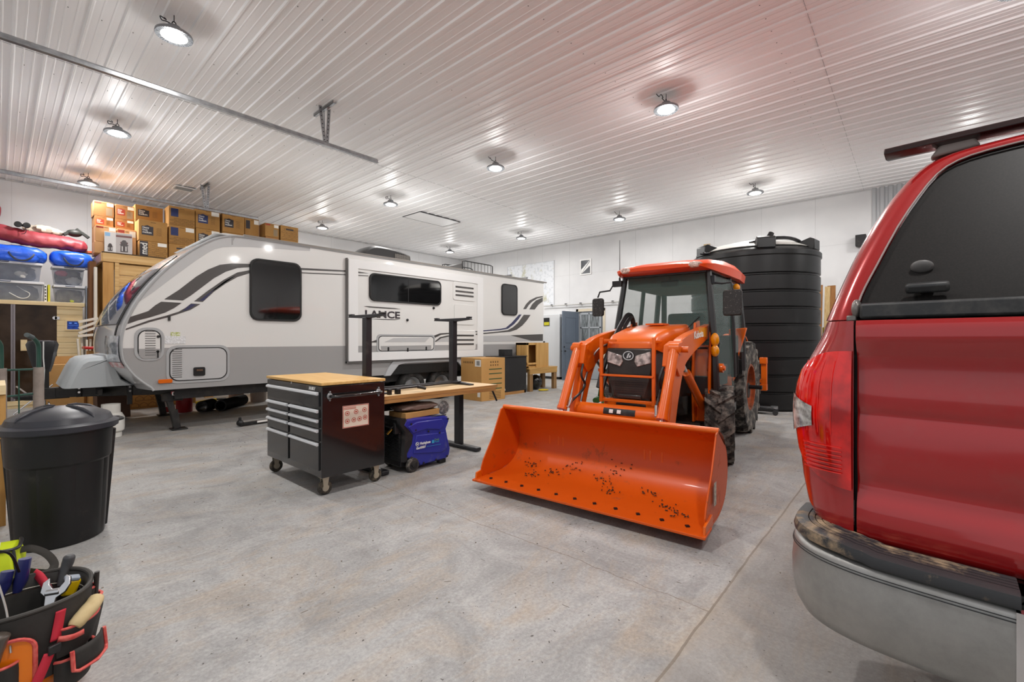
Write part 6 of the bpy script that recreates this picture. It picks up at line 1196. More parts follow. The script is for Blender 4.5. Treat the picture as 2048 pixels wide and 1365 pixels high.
def carton2(label, p0, p1, yf, kind, art, dep=.42, zbot=None, ztop=None):
    a = onY(*p0, yf); x0 = a.x; zt_ = a.z if ztop is None else ztop; x1 = onY(p1[0], 450, yf).x; zb_ = onY(p0[0], p1[1], yf).z if zbot is None else zbot
    w, h = x1-x0, zt_-zb_; t = thing('moving_box', label, 'moving box', ((x0+x1)/2, yf+dep/2, zb_), 0, 'moving boxes stacked on the timber crate')
    mb = MB(); mb.box((0, 0, h/2), (w-.006, dep, h-.004)); bx = mb.build('carton', cm[kind], t, bevel=.005); F = -dep/2
    def panel(nm, m, x_0, z_0, x_1, z_1, dd=.001, house=False):
        mb = MB(); P_ = [(x_0, z_0), (x_1, z_0), (x_1, z_1)]+([((x_0+x_1)/2+.3*(x_1-x_0), z_1), ((x_0+x_1)/2, z_1+.13*(z_1-z_0)), ((x_0+x_1)/2-.3*(x_1-x_0), z_1)] if house else [])+[(x_0, z_1)]
        mb.prism(P_, 'y', F-dd, F+.0005); return mb.build(nm, m, t)
    ink = {'d': inkd, 'n': inkb, 'r': inkr}.get(art[0], inkd)
    if 'H' in art:
        panel('printed_house', ink, -w*.40, h*.28, w*.0, h*.70, .001, True); s = min(.055, h*.13)
        for k, wd in enumerate(('Heavy', 'Duty', 'medium')): text(wd, s, (-w*.37, F-.002, h*.59-k*h*.11), (1, 0, 0), (0, 0, 1), 'printed_word', lab, t, width=w*(.22, .17, .30)[k], bold=.001)
        mb = MB()
        for k in range(8): mb.box((w*.2, F-.0005, h*.66-k*h*.05), (w*.2*(1 if k % 2 else .8), .001, h*.012))
        mb.build('printed_lines', inkl, t)
    if 'S' in art: panel('printed_block', ink, -w*.42, h*.45, -w*.14, h*.88)
    if 'P' in art:
        mb = MB()
        for r_ in range(4):
            for k in range(3): u0 = -w*.45+(k+.5*(r_ % 2))*w*.3; u1 = min(u0+w*.27, w*.47); z_ = h*.05+r_*h*(.09 if 'S' in art else .21); hh = h*(.07 if 'S' in art else .16); ring(mb, [(u0, z_), (u1, z_), (u1, z_+hh*.6), ((u0+u1)/2, z_+hh), (u0, z_+hh*.6)], [(u0+.006, z_+.006), (u1-.006, z_+.006), (u1-.006, z_+hh*.6-.004), ((u0+u1)/2, z_+hh-.007), (u0+.006, z_+hh*.6-.004)], 'y', F-.001, F+.0005)
        mb.build('printed_pattern', inkl, t)
    if 'M' in art: panel('printed_block', inkd, -w*.48, 0.01, -w*.2, h*.96); text('med', h*.5, (-w*.23, F-.002, h*.12), (0, 0, 1), (-1, 0, 0), 'printed_word', lab, t, width=h*.7, bold=.002)
    if 'R' in art: panel('printed_band', inkr, -w*.46, h*.84, -w*.12, h*.95)
    if 'V' in art: panel('printed_swatch', mat('swatch_grey', '#8f7c62', .7), w*.1, h*.1, w*.4, h*.6)
    if 'L' in art: panel('shipping_label', lab, w*.14, h*.72, w*.46, h*.94, .0015)
    if 'G' in art: panel('printed_logo', inkd, -w*.2, h*.70, w*.22, h*.80, .001, True)
    mb = MB(); mb.box((0, F-.0005, h*.9), (w*.18, .001, h*.025)); mb.build('hand_hole', inkl, t); return t, zb_, zt_
def col(yf, items, zb=CZ, dep=.42):
    z = zb
    for la, p0, p1, k, art in items:      # from the bottom up
        _, a, z = carton2(la, p0, p1, yf, k, art, dep, zbot=z)
col(12.70, [('pale orange carton at the bottom corner of the stack, mostly behind the cooker box', B3(165, 860), B3(520, 0), 'o', 'r'), ('pale orange carton with a red band directly above the cooker box', B3(185, 575), B3(560, 0), 'o', 'rRL')], dep=.30)
col(12.72, [('plain carton behind the cooker box under the red-print pair', B3(165, 575), B3(515, 0), 'b', 'r'), ('brown carton with red house print, second from the top at the wall end', B3(165, 405), B3(515, 0), 'b', 'rHL'), ('topmost carton at the wall end with a red band and white label', B3(150, 135), B3(522, 0), 'b', 'rRVL')], dep=.38) if False else None
col(13.03, [('tall carton hidden low at the wall end of the stack', B3(165, 600), B3(515, 0), 'b', 'r'), ('brown carton with red house print, second from the top at the wall end', B3(163, 405), B3(512, 0), 'b', 'rHL'), ('topmost carton at the wall end with a red band and white label', B3(150, 135), B3(522, 0), 'b', 'rRVL')], dep=.40)
col(12.70, [('carton with an orange band half hidden by the cooker box', B3(572, 635), B3(915, 0), 'o', 'rRL')], dep=.30)
col(13.03, [('tall carton behind the cooker box in the second column', B3(530, 640), B3(880, 0), 'b', 'r'), ('brown carton with a red house, second column, under the topmost', B3(530, 460), B3(875, 0), 'b', 'rHL'), ('topmost carton of the second column with a red house print', B3(535, 205), B3(885, 0), 'b', 'rHVL')], dep=.40)
col(12.46, [('kraft carton marked med with brick outlines at the platform edge', B3(965, 845), B3(1475, 0), 't', 'MPL'), ('kraft carton with a dark Heavy Duty house, standing forward of the stack', B3(955, 468), B3(1470, 0), 't', 'dH')], dep=.46)
col(12.95, [('tall carton behind the forward Heavy Duty carton', B3(890, 480), B3(1390, 0), 't', 'd'), ('top carton with dark Heavy Duty house behind the forward one', B3(890, 205), B3(1390, 0), 't', 'dH')], dep=.42)
col(12.62, [('bottom kraft carton of the fourth column beside the trailer nose', B3(1485, 905), B3(1955, 0), 't', 'dLG'), ('kraft carton with navy block and wavy print, middle of the fourth column', B3(1488, 565), B3(1960, 0), 't', 'nSPL'), ('kraft carton with navy block at the top of the fourth column', B3(1490, 225), B3(1960, 0), 't', 'nSP')])
col(12.62, [('carton low in the fifth column behind the trailer nose', B4(100, 905), B4(515, 0), 't', 'd'), ('kraft carton with dark house and label, second from top of the fifth column', B4(100, 600), B4(515, 0), 't', 'dHL'), ('top carton of the fifth column behind the track hanger', B4(95, 262), B4(512, 0), 't', 'nHL')])
col(12.62, [('lower carton of the sixth column just above the trailer roof', B4(548, 668), B4(930, 0), 't', 'd'), ('top carton of the sixth column crossed by the door track', B4(550, 345), B4(930, 0), 't', 'dH')])
col(12.80, [('tall carton low behind the track end', B4(935, 760), B4(1180, 0), 't', 'd'), ('shadowed carton with a dark print behind the track end', B4(935, 425), B4(1180, 0), 't', 'dSL')], dep=.4)
col(12.62, [('small carton peeking over the trailer roof under the red-band one', B4(1290, 745), B4(1520, 0), 'b', 'dL'), ('small carton with a red band near the end of the stack', B4(1280, 515), B4(1520, 0), 't', 'rRVL')])
col(12.62, [('kraft carton low at the open end of the stack', B4(1545, 790), B4(1850, 0), 't', 'dG'), ('last carton at the open end of the stack with a house logo', B4(1545, 555), B4(1850, 0), 't', 'dGP')])
# pressure cooker box at the platform corner, set at an angle
c0_ = onY(*B3(565, 1060), 12.43); t = thing('cooker_box', 'white and grey box with a pressure cooker picture on the crate corner', 'cooker box', (c0_.x-.02, 12.57, CZ), radians(-9)); t.location.x = onY(*B3(600, 1000), 12.57).x
w2, h2 = .40, onY(*B3(600, 725), 12.45).z-CZ
mb = MB(); mb.box((.0, -.05, h2/2), (.44, .20, h2)); bx = mb.build('box', mat('cooker_white', '#dfdcda', .45), t, bevel=.003)
mb = MB(); mb.bb(-.04, -.152, .01, .215, -.150, h2-.01); mb.build('grey_panel', mat('cooker_grey', '#b9b2b0', .45), t); mb = MB(); mb.bb(-.04, -.154, h2-.09, .215, -.152, h2-.05); mb.bb(.03, -.154, .2, .15, -.152, .24); mb.build('maroon_band', mat('cooker_maroon', '#6a2c28', .4), t)
for s, dx in ((1, .09), (.62, -.13)):
    mb = MB(); P_ = [(dx-.06*s, .03), (dx+.06*s, .03), (dx+.055*s, .03+.13*s), (dx+.075*s, .03+.15*s), (dx+.05*s, .03+.16*s), (dx+.05*s, .03+.2*s), (dx+.02*s, .03+.25*s), (dx-.02*s, .03+.25*s), (dx-.05*s, .03+.2*s), (dx-.05*s, .03+.16*s), (dx-.075*s, .03+.15*s), (dx-.055*s, .03+.13*s)]
    mb.prism(P_, 'y', -.1555, -.153); mb.build('cooker_picture', mat('cooker_dark', '#3a2d2b', .3), t); mb = MB(); mb.bb(dx-.04*s, -.157, .05, dx-.02*s, -.155, .03+.12*s); mb.bb(dx+.02*s, -.157, .05, dx+.04*s, -.155, .03+.12*s); mb.build('cooker_highlight', mat('cooker_steel', '#c9c5c2', .3), t)
mb = MB(); mb.bb(-.21, -.153, h2-.09, -.13, -.151, h2-.02); mb.build('blue_patch', mat('patch_blue', '#8fc0e8', .4), t)
# ------------------------------------------------------------------ between sauna and crate
t = thing('metal_shelf_uprights', 'bundle of dark metal uprights leaning between sauna and crate', 'metal uprights', (1.33, 13.34, 0)); t['label'] = 'bundle of dark metal strips standing between the sauna and the crate'
for i in range(6): mb = MB(); mb.bb(-.09+i*.03, -.2, 0, -.075+i*.03, .0, 2.5-.03*(i % 3)); mb.build('strip', mat('strip_steel', '#4a5260', .35, .6) if i % 2 else mat('strip_light', '#8e97a3', .35, .6), t)
mb = MB(); pz = mat('white_batten', '#d9d3c6', .7)
t = thing('batten_stud', 'tall ragged white board standing against the crate side', 'board', (1.30, 12.5, 0)); mb.box((.02, 0, 1.42), (.045, .12, 2.84)); mb.build('board', pz, t)
mb = MB(); mb.box((-.05, .35, 1.5), (.10, .3, 3.0)); t = thing('dark_board', 'wide brown board standing behind the ragged white board', 'board', (1.36, 12.6, 0)); mb.build('board', mat('board_brown', '#7a5230', .7), t)
random.seed(3)
for i in range(9):
    ups = i < 5; t = thing('white_slat', ('upright white slat in the pile beside the sauna, ', 'tilted white slat on top of the pile beside the sauna, ')[0 if ups else 1]+('nearest the sauna', 'second from the sauna', 'in the middle', 'second from the crate', 'nearest the crate', 'lowest', 'second lowest', 'second highest', 'highest')[i], 'slat', (1.08+(i*.045 if ups else .03), 12.30+(.09*(i % 2) if ups else .0), 0), 0, 'pile of white slats beside the sauna'); mb = MB()
    if ups: mb.box((0, 0, .7), (.03, .07, 1.36+.05*sin(i*2)), rot=Matrix.Rotation(.03*(i-2), 3, 'Y'))
    else: mb.box((.08, -.0, 1.45+(i-5)*.10), (.30, .10, .05), rot=Matrix.Rotation(-.25+.16*sin(i*1.7)-.06*(i-5), 3, 'Y'))
    mb.build('slat', pz, t, bevel=.003)
t = thing('red_tray', 'flat red plastic tray on the pile beside the trailer nose', 'tray', (1.33, 11.2, 0)); mb = MB(); mb.box((0, 0, 1.20), (.62, .5, .05), rot=Matrix.Rotation(.05, 3, 'Y')); mb.build('tray', mat('tray_red', '#c01f1f', .35, coat=.4), t, bevel=.015); mb = MB(); mb.box((0, 0, .58), (.5, .4, 1.16)); mb.build('support_carton', card, t)
# ------------------------------------------------------------------ under and behind the trailer tongue
t = thing('cardboard_box', 'open cardboard box behind the trailer jack in front of the sauna', 'box', (.78, 11.45, 0)); mb = MB(); mb.box((0, 0, .46), (.52, .4, .92)); mb.build('carton', card, t, bevel=.006); mb = MB(); mb.box((0, .19, .99), (.52, .01, .14), rot=Matrix.Rotation(-.2, 3, 'X')); mb.build('flap', card, t)
t = thing('brown_panel', 'large dark brown panel box standing behind the propane bottle', 'panel', (1.3, 10.35, 0)); mb = MB(); mb.box((0, 0, .29), (.42, .5, .52), rot=Matrix.Rotation(-.03, 3, 'Y')); mb.build('panel', mat('panel_brown', '#4f3527', .6, col2='#5f4232', scale=3), t, bevel=.005)
t = thing('cardboard_box', 'low cardboard box behind the brown panel under the trailer tongue', 'box', (.98, 12.0, 0)); mb = MB(); mb.box((0, 0, .2), (.6, .4, .4)); mb.build('carton', card, t)
def patbox(label, x, y, w, h):
    t = thing('patterned_box', label, 'box', (x, y, 0)); mb = MB(); mb.box((0, 0, h/2), (w, .4, h)); mb.build('carton', cm['t'], t, bevel=.004); mb = MB()
    for r_ in range(3):
        for k in range(4): u0 = -w*.46+(k+.5*(r_ % 2))*w*.22; u1 = min(u0+w*.2, w*.47); z_ = h*.06+r_*h*.31; hh = h*.24; ring(mb, [(u0, z_), (u1, z_), (u1, z_+hh*.6), ((u0+u1)/2, z_+hh), (u0, z_+hh*.6)], [(u0+.007, z_+.007), (u1-.007, z_+.007), (u1-.007, z_+hh*.6-.004), ((u0+u1)/2, z_+hh-.008), (u0+.007, z_+hh*.6-.004)], 'y', -.202, -.199)
    mb.build('printed_pattern', inkl, t)
patbox('brick-patterned carton on the floor behind the trailer jacks', 2.0, 11.6, .62, .42); patbox('brick-patterned carton farther along behind the red can', 2.62, 11.8, .42, .36)
t = thing('fire_extinguisher', 'small red fire extinguisher on the floor under the trailer', 'fire extinguisher', (2.10, 10.55, 0)); mb = MB(); mb.lathe([(0, 0), (.085, 0), (.09, .02), (.09, .26), (.06, .33), (.03, .35), (.03, .38), (0, .38)], n=20); bd = mb.build('cylinder', mat('ext_red', '#a31c22', .3, coat=.5), t); mb = MB(); mb.cyl((0, 0, .37), (0, 0, .43), .025); mb.bar((-.06, 0, .44), (.05, 0, .45), .03, .02); mb.build('valve', black_pl, t); mb = MB(); mb.lathe([(.0912, .1), (.0912, .2)], n=10, a0=-2.2, a1=-1.0); mb.build('label', lab, bd)
t = thing('red_can', 'red metal can behind the near stabiliser jack', 'can', (2.33, 10.3, 0)); mb = MB(); mb.lathe([(0, 0), (.125, 0), (.13, .01), (.13, .38), (.125, .39), (0, .39)], n=24); mb.build('can', mat('can_red', '#a8232a', .35), t)
blk_pipe = mat('pipe_black', '#0e0e0e', .5)
for i, (x, y, la) in enumerate(((2.52, 9.95, 'black corrugated pipe under the trailer, the one nearer the jacks'), (2.80, 9.85, 'black corrugated pipe under the trailer, the one nearer the buckets'))):
    t = thing('drain_pipe', la, 'pipe', (x, y, 0), radians(48), 'pipes under the trailer'); mb = MB(); pr_ = []
    L_ = .4 if i == 0 else .95
    for k in range(int(L_/.03)): pr_ += [(.108, k*.03), (.098, k*.03+.015)]
    pr_ = pr_+[(.085, pr_[-1][1])]+[(.085, 0), (.108, 0)]; mb.lathe(pr_, (0, 0, .108), 'x', 20); mb.build('pipe', blk_pipe, t)
for i, (x, y, r_, m_, la) in enumerate(((3.38, 10.85, .15, '#a98f7e', 'tan round tub under the trailer beside the black pipes'), (3.80, 10.8, .17, '#b5a89e', 'pale round tub under the trailer next to the tan one'))):
    t = thing('round_tub', la, 'tub', (x, y, 0)); mb = MB(); mb.lathe([(0, 0), (r_*.9, 0), (r_, .42), (r_-.01, .42), (r_*.88, .02), (0, .02)], n=28); mb.build('tub', mat('tub%d' % i, m_, .5), t)
t = thing('yellow_tool', 'yellow and black hand tool lying behind the black pipes', 'hand tool', (2.95, 11.4, 0), .4); mb = MB(); mb.bar((-.2, 0, .03), (.25, 0, .05), .05, .05); mb.build('tool_body', mat('tool_yellow', '#c9b22c', .5), t, bevel=.01); mb = MB(); mb.cyl((.25, 0, .05), (.5, .02, .03), .025); mb.build('tool_shaft', black_pl, t)
t = thing('hitch_bar', 'black weight-distribution hitch bar lying on the floor before the trailer', 'hitch bar', (2.5, 7.86, 0), radians(8)); mb = MB(); mb.bar((0, 0, .035), (.95, 0, .035), .05, .05); mb.ell((0, 0, .06), (.05, .05, .05)); mb.cyl((-.0, 0, .09), (0, 0, .15), .02); mb.build('bar', black_metal, t, bevel=.008); mb = MB(); mb.bb(.25, -.028, .03, .5, -.024, .06); mb.build('label', lab, t)
t = thing('propane_bottle', 'white propane bottle under the trailer tongue', 'propane bottle', (1.05, 8.42, 0)); mb = MB(); mb.lathe([(0, .05), (.1, .05), (.145, .09), (.15, .14), (.15, .27), (.12, .33), (.05, .355), (0, .36)], n=28); mb.build('bottle', mat('propane_white', '#d9d8d2', .4), t); mb = MB(); mb.lathe([(.11, 0), (.12, 0), (.12, .06), (.11, .06)], n=24); mb.build('foot_ring', MATS['propane_white'], t); mb = MB(); mb.lathe([(.10, .33), (.105, .33), (.105, .46), (.10, .46)], n=24, a0=-2.6, a1=2.9); mb.build('collar', MATS['propane_white'], t); mb = MB(); mb.cyl((0, 0, .35), (0, 0, .42), .02); mb.cyl((-.05, 0, .41), (.03, 0, .41), .015); mb.build('valve', MATS['brass'], t)
# ------------------------------------------------------------------ green hand truck at the left edge
ht = thing('hand_truck', 'green steel hand truck with grey foam-wrapped uprights', 'hand truck', (.17, 7.6, 0))
grn = mat('truck_green', '#1f4a3e', .35, coat=.4); foam = mat('foam_grey', '#9a8f87', .9, col2='#8a7f78', scale=12)
for i, x in enumerate((-.145, .145)):
    mb = MB(); mb.tube(smooth([(x, 0, .05), (x, 0, .9), (x, .0, 1.22), (x-.01, -.03, 1.32), (x-.06, -.12, 1.39), (x-.09, -.2, 1.41)], 5), .022, 10); u = mb.build('upright', grn, ht)
    mb = MB(); mb.tube([(x-.055, -.11, 1.386), (x-.10, -.22, 1.415)], .026, 10); mb.build('hand_grip', mat('grip_grey', '#5a6364', .7), u)
    mb = MB(); mb.cyl((x, 0, .35), (x, 0, 1.04), .046, n=16); mb.build('foam_pad', foam, u)
mb = MB(); mb.cyl((-.145, .0, 1.02), (.145, 0, 1.02), .012); mb.cyl((-.145, 0, .72), (.145, 0, .74), .012); mb.bar((-.01, 0, .2), (-.01, 0, 1.02), .035, .012, (1, 0, 0)); mb.cyl((-.145, 0, .4), (.145, 0, .4), .012); mb.build('cross_bar', grn, ht)
mb = MB(); mb.bb(-.2, -.25, .0, .2, .03, .012); mb.build('toe_plate', grn, ht)
for x in (-.2, .2): mb = MB(); mb.lathe([(0, -.03), (.09, -.035), (.125, -.02), (.125, .02), (.09, .035), (0, .03)], (x, .12, .125), 'x', 24); mb.build('wheel', tyre_m, ht)
t = thing('camp_chair', 'folded black camp chair lying behind the hand truck', 'folding chair', (.42, 10.9, 0)); mb = MB(); mb.tube([(-.25, 0, .15), (.2, .05, .6)], .012, 6); mb.tube([(-.22, .05, .6), (.22, 0, .12)], .012, 6); mb.tube([(-.25, 0, .15), (-.1, -.2, .02), (.1, -.2, .03)], .012, 6); mb.tube([(.2, 0, .02), (.22, 0, .12), (.15, .1, .3)], .012, 6); mb.build('frame', chrome, t); mb = MB(); mb.ell((.0, .05, .42), (.26, .1, .07), 16, 8, lambda p: p*(1+.2*noise.noise(p*12))); mb.build('fabric', black_pl, t)
t = thing('pine_workbench', 'corner of a pale pine bench at the left edge behind the rubbish bin', 'bench', (-.33, 5.25, 0)); mb = MB(); mb.bb(-.4, -.3, .96, .37, .3, 1.03); mb.build('bench_top', sw_, t, bevel=.003); mb = MB()
mb.bar((.0, -.24, .9), (.33, -.24, .45), .04, .05); mb.build('brace', cwv, t)
for x in (-.34, .33):
    for y in (-.24, .24): mb = MB(); mb.box((x, y, .48), (.08, .08, .96)); mb.build('leg', cwv, t)
# ------------------------------------------------------------------ rubbish bin in front
rb_ = thing('rubbish_bin', 'large black plastic rubbish bin with a domed lid', 'rubbish bin', (.285, 4.38, 0), .25)
binb = mat('bin_black', '#131314', .42, dust='#4f4a45', dscale=4, dlo=.58, dhi=.95)
def oct_(r, k): return r
mb = MB(); N_ = 64
prof = [(.215, 0), (.225, .01), (.232, .10), (.252, .53), (.262, .545), (.272, .74), (.29, .745), (.292, .78), (.28, .785)]
vs = []
for r, z in prof:
    for i in range(N_):
        a = 2*pi*i/N_; rr = r-(.008*(cos(a*8) > .78) if .02 < z < .54 else 0); vs.append((rr*cos(a), rr*sin(a), z))
fs = [(j*N_+i, j*N_+(i+1) % N_, (j+1)*N_+(i+1) % N_, (j+1)*N_+i) for j in range(len(prof)-1) for i in range(N_)]
mb.add(vs, fs); mb.add([(.215*cos(2*pi*i/N_), .215*sin(2*pi*i/N_), 0.0) for i in range(N_)], [tuple(range(N_))]); mb.build('bin_body', binb, rb_, ang=30)
mb = MB(); mb.lathe([(.302, .755), (.305, .79), (.285, .80), (.272, .805), (.258, .84), (.245, .85), (.18, .88), (.10, .90), (0, .908)], n=64)
ld_ = mb.build('lid', mat('lid_black', '#303137', .38, dust='#5b5a5c', dscale=5, dlo=.6, dhi=.9), rb_, ang=24)
for k in range(4):
    a = k*pi/2+.35; mb = MB(); P_ = []
    for r, z in ((.262, .835), (.246, .853), (.18, .884), (.10, .904), (.045, .909)): P_.append(V((r*cos(a), r*sin(a), z)))
    mb.tube(P_, [.004, .010, .014, .012, .004], 8); mb.build('lid_rib', MATS['lid_black'], ld_)
for a in (.1, 2.3):
    mb = MB(); mb.tube([(.29*cos(a-.28), .29*sin(a-.28), .77), (.335*cos(a-.2), .335*sin(a-.2), .775), (.345*cos(a), .345*sin(a), .775), (.335*cos(a+.2), .335*sin(a+.2), .775), (.29*cos(a+.28), .29*sin(a+.28), .77)], .013, 8); mb.build('handle', binb, rb_)
    mb = MB(); mb.box((.262*cos(a), .262*sin(a), .36), (.03, .09, .70), rot=Matrix.Rotation(a, 3, 'Z') @ Matrix.Rotation(.08, 3, 'Y')); mb.build('handle_column', binb, rb_, bevel=.008)
# ------------------------------------------------------------------ lime bag
lb_ = thing('lime_tool_bag', 'lime green zipped cooler bag with a black strap on the floor', 'bag', (-.12, 3.80, 0), radians(-12)); lime = mat('lime_fabric', '#c3d413', .6, col2='#b5c60f', scale=5)
mb = MB(); mb.loft([[(-.24, -.13, 0), (.2, -.13, 0), (.2, .13, 0), (-.24, .13, 0)], [(-.25, -.14, .12), (.21, -.135, .12), (.21, .135, .12), (-.25, .14, .12)], [(-.24, -.10, .22), (.195, -.09, .215), (.195, .09, .215), (-.24, .10, .22)]]); mb.build('bag_body', lime, lb_, bevel=.012)
mb = MB(); mb.tube(smooth([(-.24, -.10, .225), (.0, -.098, .228), (.195, -.09, .218), (.212, 0, .222), (.195, .09, .218)], 6), .009, 6); mb.tube(smooth([(.2, -.09, .215), (.215, -.12, .12), (.212, -.132, .02)], 4), .007, 6); mb.build('zip_piping', black_pl, lb_)
mb = MB(); mb.tube(smooth([(.205, .03, .17), (.25, .03, .165), (.31, .02, .12), (.345, .0, .06), (.33, -.03, .03), (.28, -.0, .03), (.21, .03, .05)], 8), .020, 6, flat=.25); mb.build('shoulder_strap', mat('strap_black', '#27241f', .7), lb_)
# ------------------------------------------------------------------ bucket with tool organiser
tbk = thing('tool_bucket', 'orange bucket in a black tool organiser with red piping, full of tools', 'tool bucket', (.055, 2.46, 0), radians(0)); tbk.scale = (1.16, 1.16, 1.02)
orb = mat('bucket_plastic', '#ee7d0e', .35, coat=.3); nyl = mat('organiser_nylon', '#262523', .75, col2='#35322f', scale=9); pip = mat('piping_red', '#c4403d', .6, col2='#d96a60', scale=60); web = mat('webbing_red', '#c0273a', .65)
mb = MB(); mb.lathe([(0, 0), (.128, 0), (.132, .01), (.148, .36), (.145, .36), (.129, .015), (0, .012)], n=48); bk_ = mb.build('bucket', orb, tbk)
text('WARNING', .022, (-.085, -.14, .125), (1, 0, 0), (0, .05, 1), 'printed_word', black_pl, tbk, width=.07) if False else None
def cyl_pt(ph, r, z): a = radians(ph); return V((r*cos(a), r*sin(a), z))
RO = .170
def tilt(z): return RO+.0*(z)
mb = MB(); mb.lathe([(.150, .17), (.158, .165), (.163, .25), (RO, .405), (.164, .41), (.157, .405), (.150, .36), (.143, .36)], n=64); ow = mb.build('organiser_wall', nyl, tbk, ang=50)
mb = MB(); mb.lathe([(.142, .36), (.136, .22), (0, .20)], n=40); mb.build('inner_lining', nyl, tbk)
mb = MB(); mb.tube([cyl_pt(a, .166, .41+.004*sin(radians(a*3))) for a in range(0, 360, 8)], .0075, 8, closed=True); mb.build('top_binding', mat('binding_dark', '#33302c', .6), ow)
mb = MB(); mb.tube([cyl_pt(a, .158, .392) for a in range(0, 360, 8)], .0022, 5, closed=True); mb.tube([cyl_pt(a, .152, .365) for a in range(0, 360, 8)], .0022, 5, closed=True); mb.build('stitching', mat('stitch_white', '#c9c2b2', .6), ow)
def pocket(p0, p1, z0, z1, b, arch=0, m=nyl, name='pocket', n=14):
    mb = MB()
    def f(u, v):
        ph = p0+(p1-p0)*u; bul = b*sin(pi*u)**.6*(.35+.65*v); zz = z0+(z1-z0+arch*sin(pi*u))*v; return cyl_pt(ph, .164+bul*(1 if v < .999 else .93), zz)
    mb.grid(f, n, 6, thick=(0, 0, 0)); mb.v = [v for v in mb.v]
    o = mb.build(name, m, tbk, ang=60); s = o.modifiers.new('thickness', 'SOLIDIFY'); s.thickness = .004; s.offset = -1
    mb = MB(); mb.tube([f(i/n, 1) for i in range(n+1)], .0048, 6); mb.build('piping', pip, o); return o
pocket(-64, -14, .22, .315, .042); pocket(-66, -20, .10, .205, .036); pocket(-14, 8, .20, .335, .03); pocket(4, 34, .13, .285, .05); pocket(-12, 2, .30, .375, .014); pocket(-118, -92, .14, .27, .03)
# flap on the lower pocket
mb = MB(); fl = [(u, v) for u, v in ((0, 1), (1, 1), (1, .2), (.85, 0), (.15, 0), (0, .2))]
def fp(u, v, k=0): return cyl_pt(-60+34*u, .206+.012*sin(pi*u)+.006*(1-v)+k, .165+.075*v)
mb.grid(lambda u, v: fp(u, v), 10, 4); o = mb.build('pocket_flap', nyl, tbk); s = o.modifiers.new('thickness', 'SOLIDIFY'); s.thickness = .005
mb = MB(); mb.tube([fp(0, 1, .003), fp(0, .5, .003), fp(0, .12, .003), fp(.1, 0, .003), fp(.5, 0, .003), fp(.9, 0, .003), fp(1, .12, .003), fp(1, .5, .003), fp(1, 1, .003)], .006, 6); mb.build('piping', pip, o)
# arched opening that shows the orange bucket
mb = MB(); P_ = [(-94+8*cos(t)*1.0, .33+.0+.035*sin(t)) for t in (pi*i/10 for i in range(11))]
arch = [(-102, .10)]+[(-94-8*cos(pi*i/12), .30+.045*sin(pi*i/12)) for i in range(13)]+[(-86, .10)]
arch = [(-112+ (a+102)*1.9, b) for a, b in arch]
mb = MB(); A = [cyl_pt(a, .176, b) for a, b in arch]; mb.add(A+[cyl_pt(a, .170, b) for a, b in arch], [tuple(range(len(A))), tuple(reversed(range(len(A), 2*len(A))))]+[(i, (i+1) % len(A), len(A)+(i+1) % len(A), len(A)+i) for i in range(len(A))]); oa = mb.build('orange_panel', orb, tbk)
mb = MB(); mb.tube([cyl_pt(a, .178, b) for a, b in arch], .006, 6); mb.build('piping', pip, oa)
e0 = cyl_pt(-107, .180, .155); rt = (cyl_pt(-88, .18, 0)-cyl_pt(-107, .18, 0)); text('WARNING', .02, e0, rt, (0, 0, 1), 'printed_word', black_pl, oa, width=.055, bold=.0008)
mb = MB(); mb.bar(cyl_pt(-108, .180, .182), cyl_pt(-88, .181, .182), .002, .002); mb.bar(cyl_pt(-108, .180, .145), cyl_pt(-88, .181, .145), .002, .002); mb.bar(cyl_pt(-108, .180, .11), cyl_pt(-108, .180, .182), .002, .002); mb.build('printed_frame', black_pl, oa)
# red webbing, buckle
def ribbon(pts, w, name, m=web):
    mb = MB(); pts = smooth(pts, 5); L_, R_ = [], []
    for i, p in enumerate(pts):
        t_ = (pts[min(i+1, len(pts)-1)]-pts[max(i-1, 0)]).normalized(); n_ = V((p.x, p.y, 0)).normalized(); s_ = t_.cross(n_).normalized()*w/2; L_.append(p-s_); R_.append(p+s_)
    n = len(pts); mb.add(L_+R_, [(i, i+1, n+i+1, n+i) for i in range(n-1)]); o = mb.build(name, m, tbk, ang=60); s = o.modifiers.new('thickness', 'SOLIDIFY'); s.thickness = .003; return o
ribbon([cyl_pt(-62, .176, .385), cyl_pt(-64, .175, .34), cyl_pt(-67, .178, .29)], .026, 'webbing_strap'); ribbon([cyl_pt(-73, .192, .265), cyl_pt(-80, .194, .20), cyl_pt(-88, .19, .13)], .026, 'webbing_strap'); ribbon([cyl_pt(78, .168, .415), cyl_pt(70, .145, .40), cyl_pt(55, .12, .35), cyl_pt(40, .10, .30)], .026, 'webbing_strap'); ribbon([cyl_pt(-66, .182, .292), cyl_pt(-58, .20, .285), cyl_pt(-50, .208, .285)], .018, 'webbing_strap', pip)
mb = MB(); mb.box(cyl_pt(-70, .192, .272), (.03, .012, .03), rz=radians(20)); mb.build('buckle', black_pl, tbk, bevel=.003)
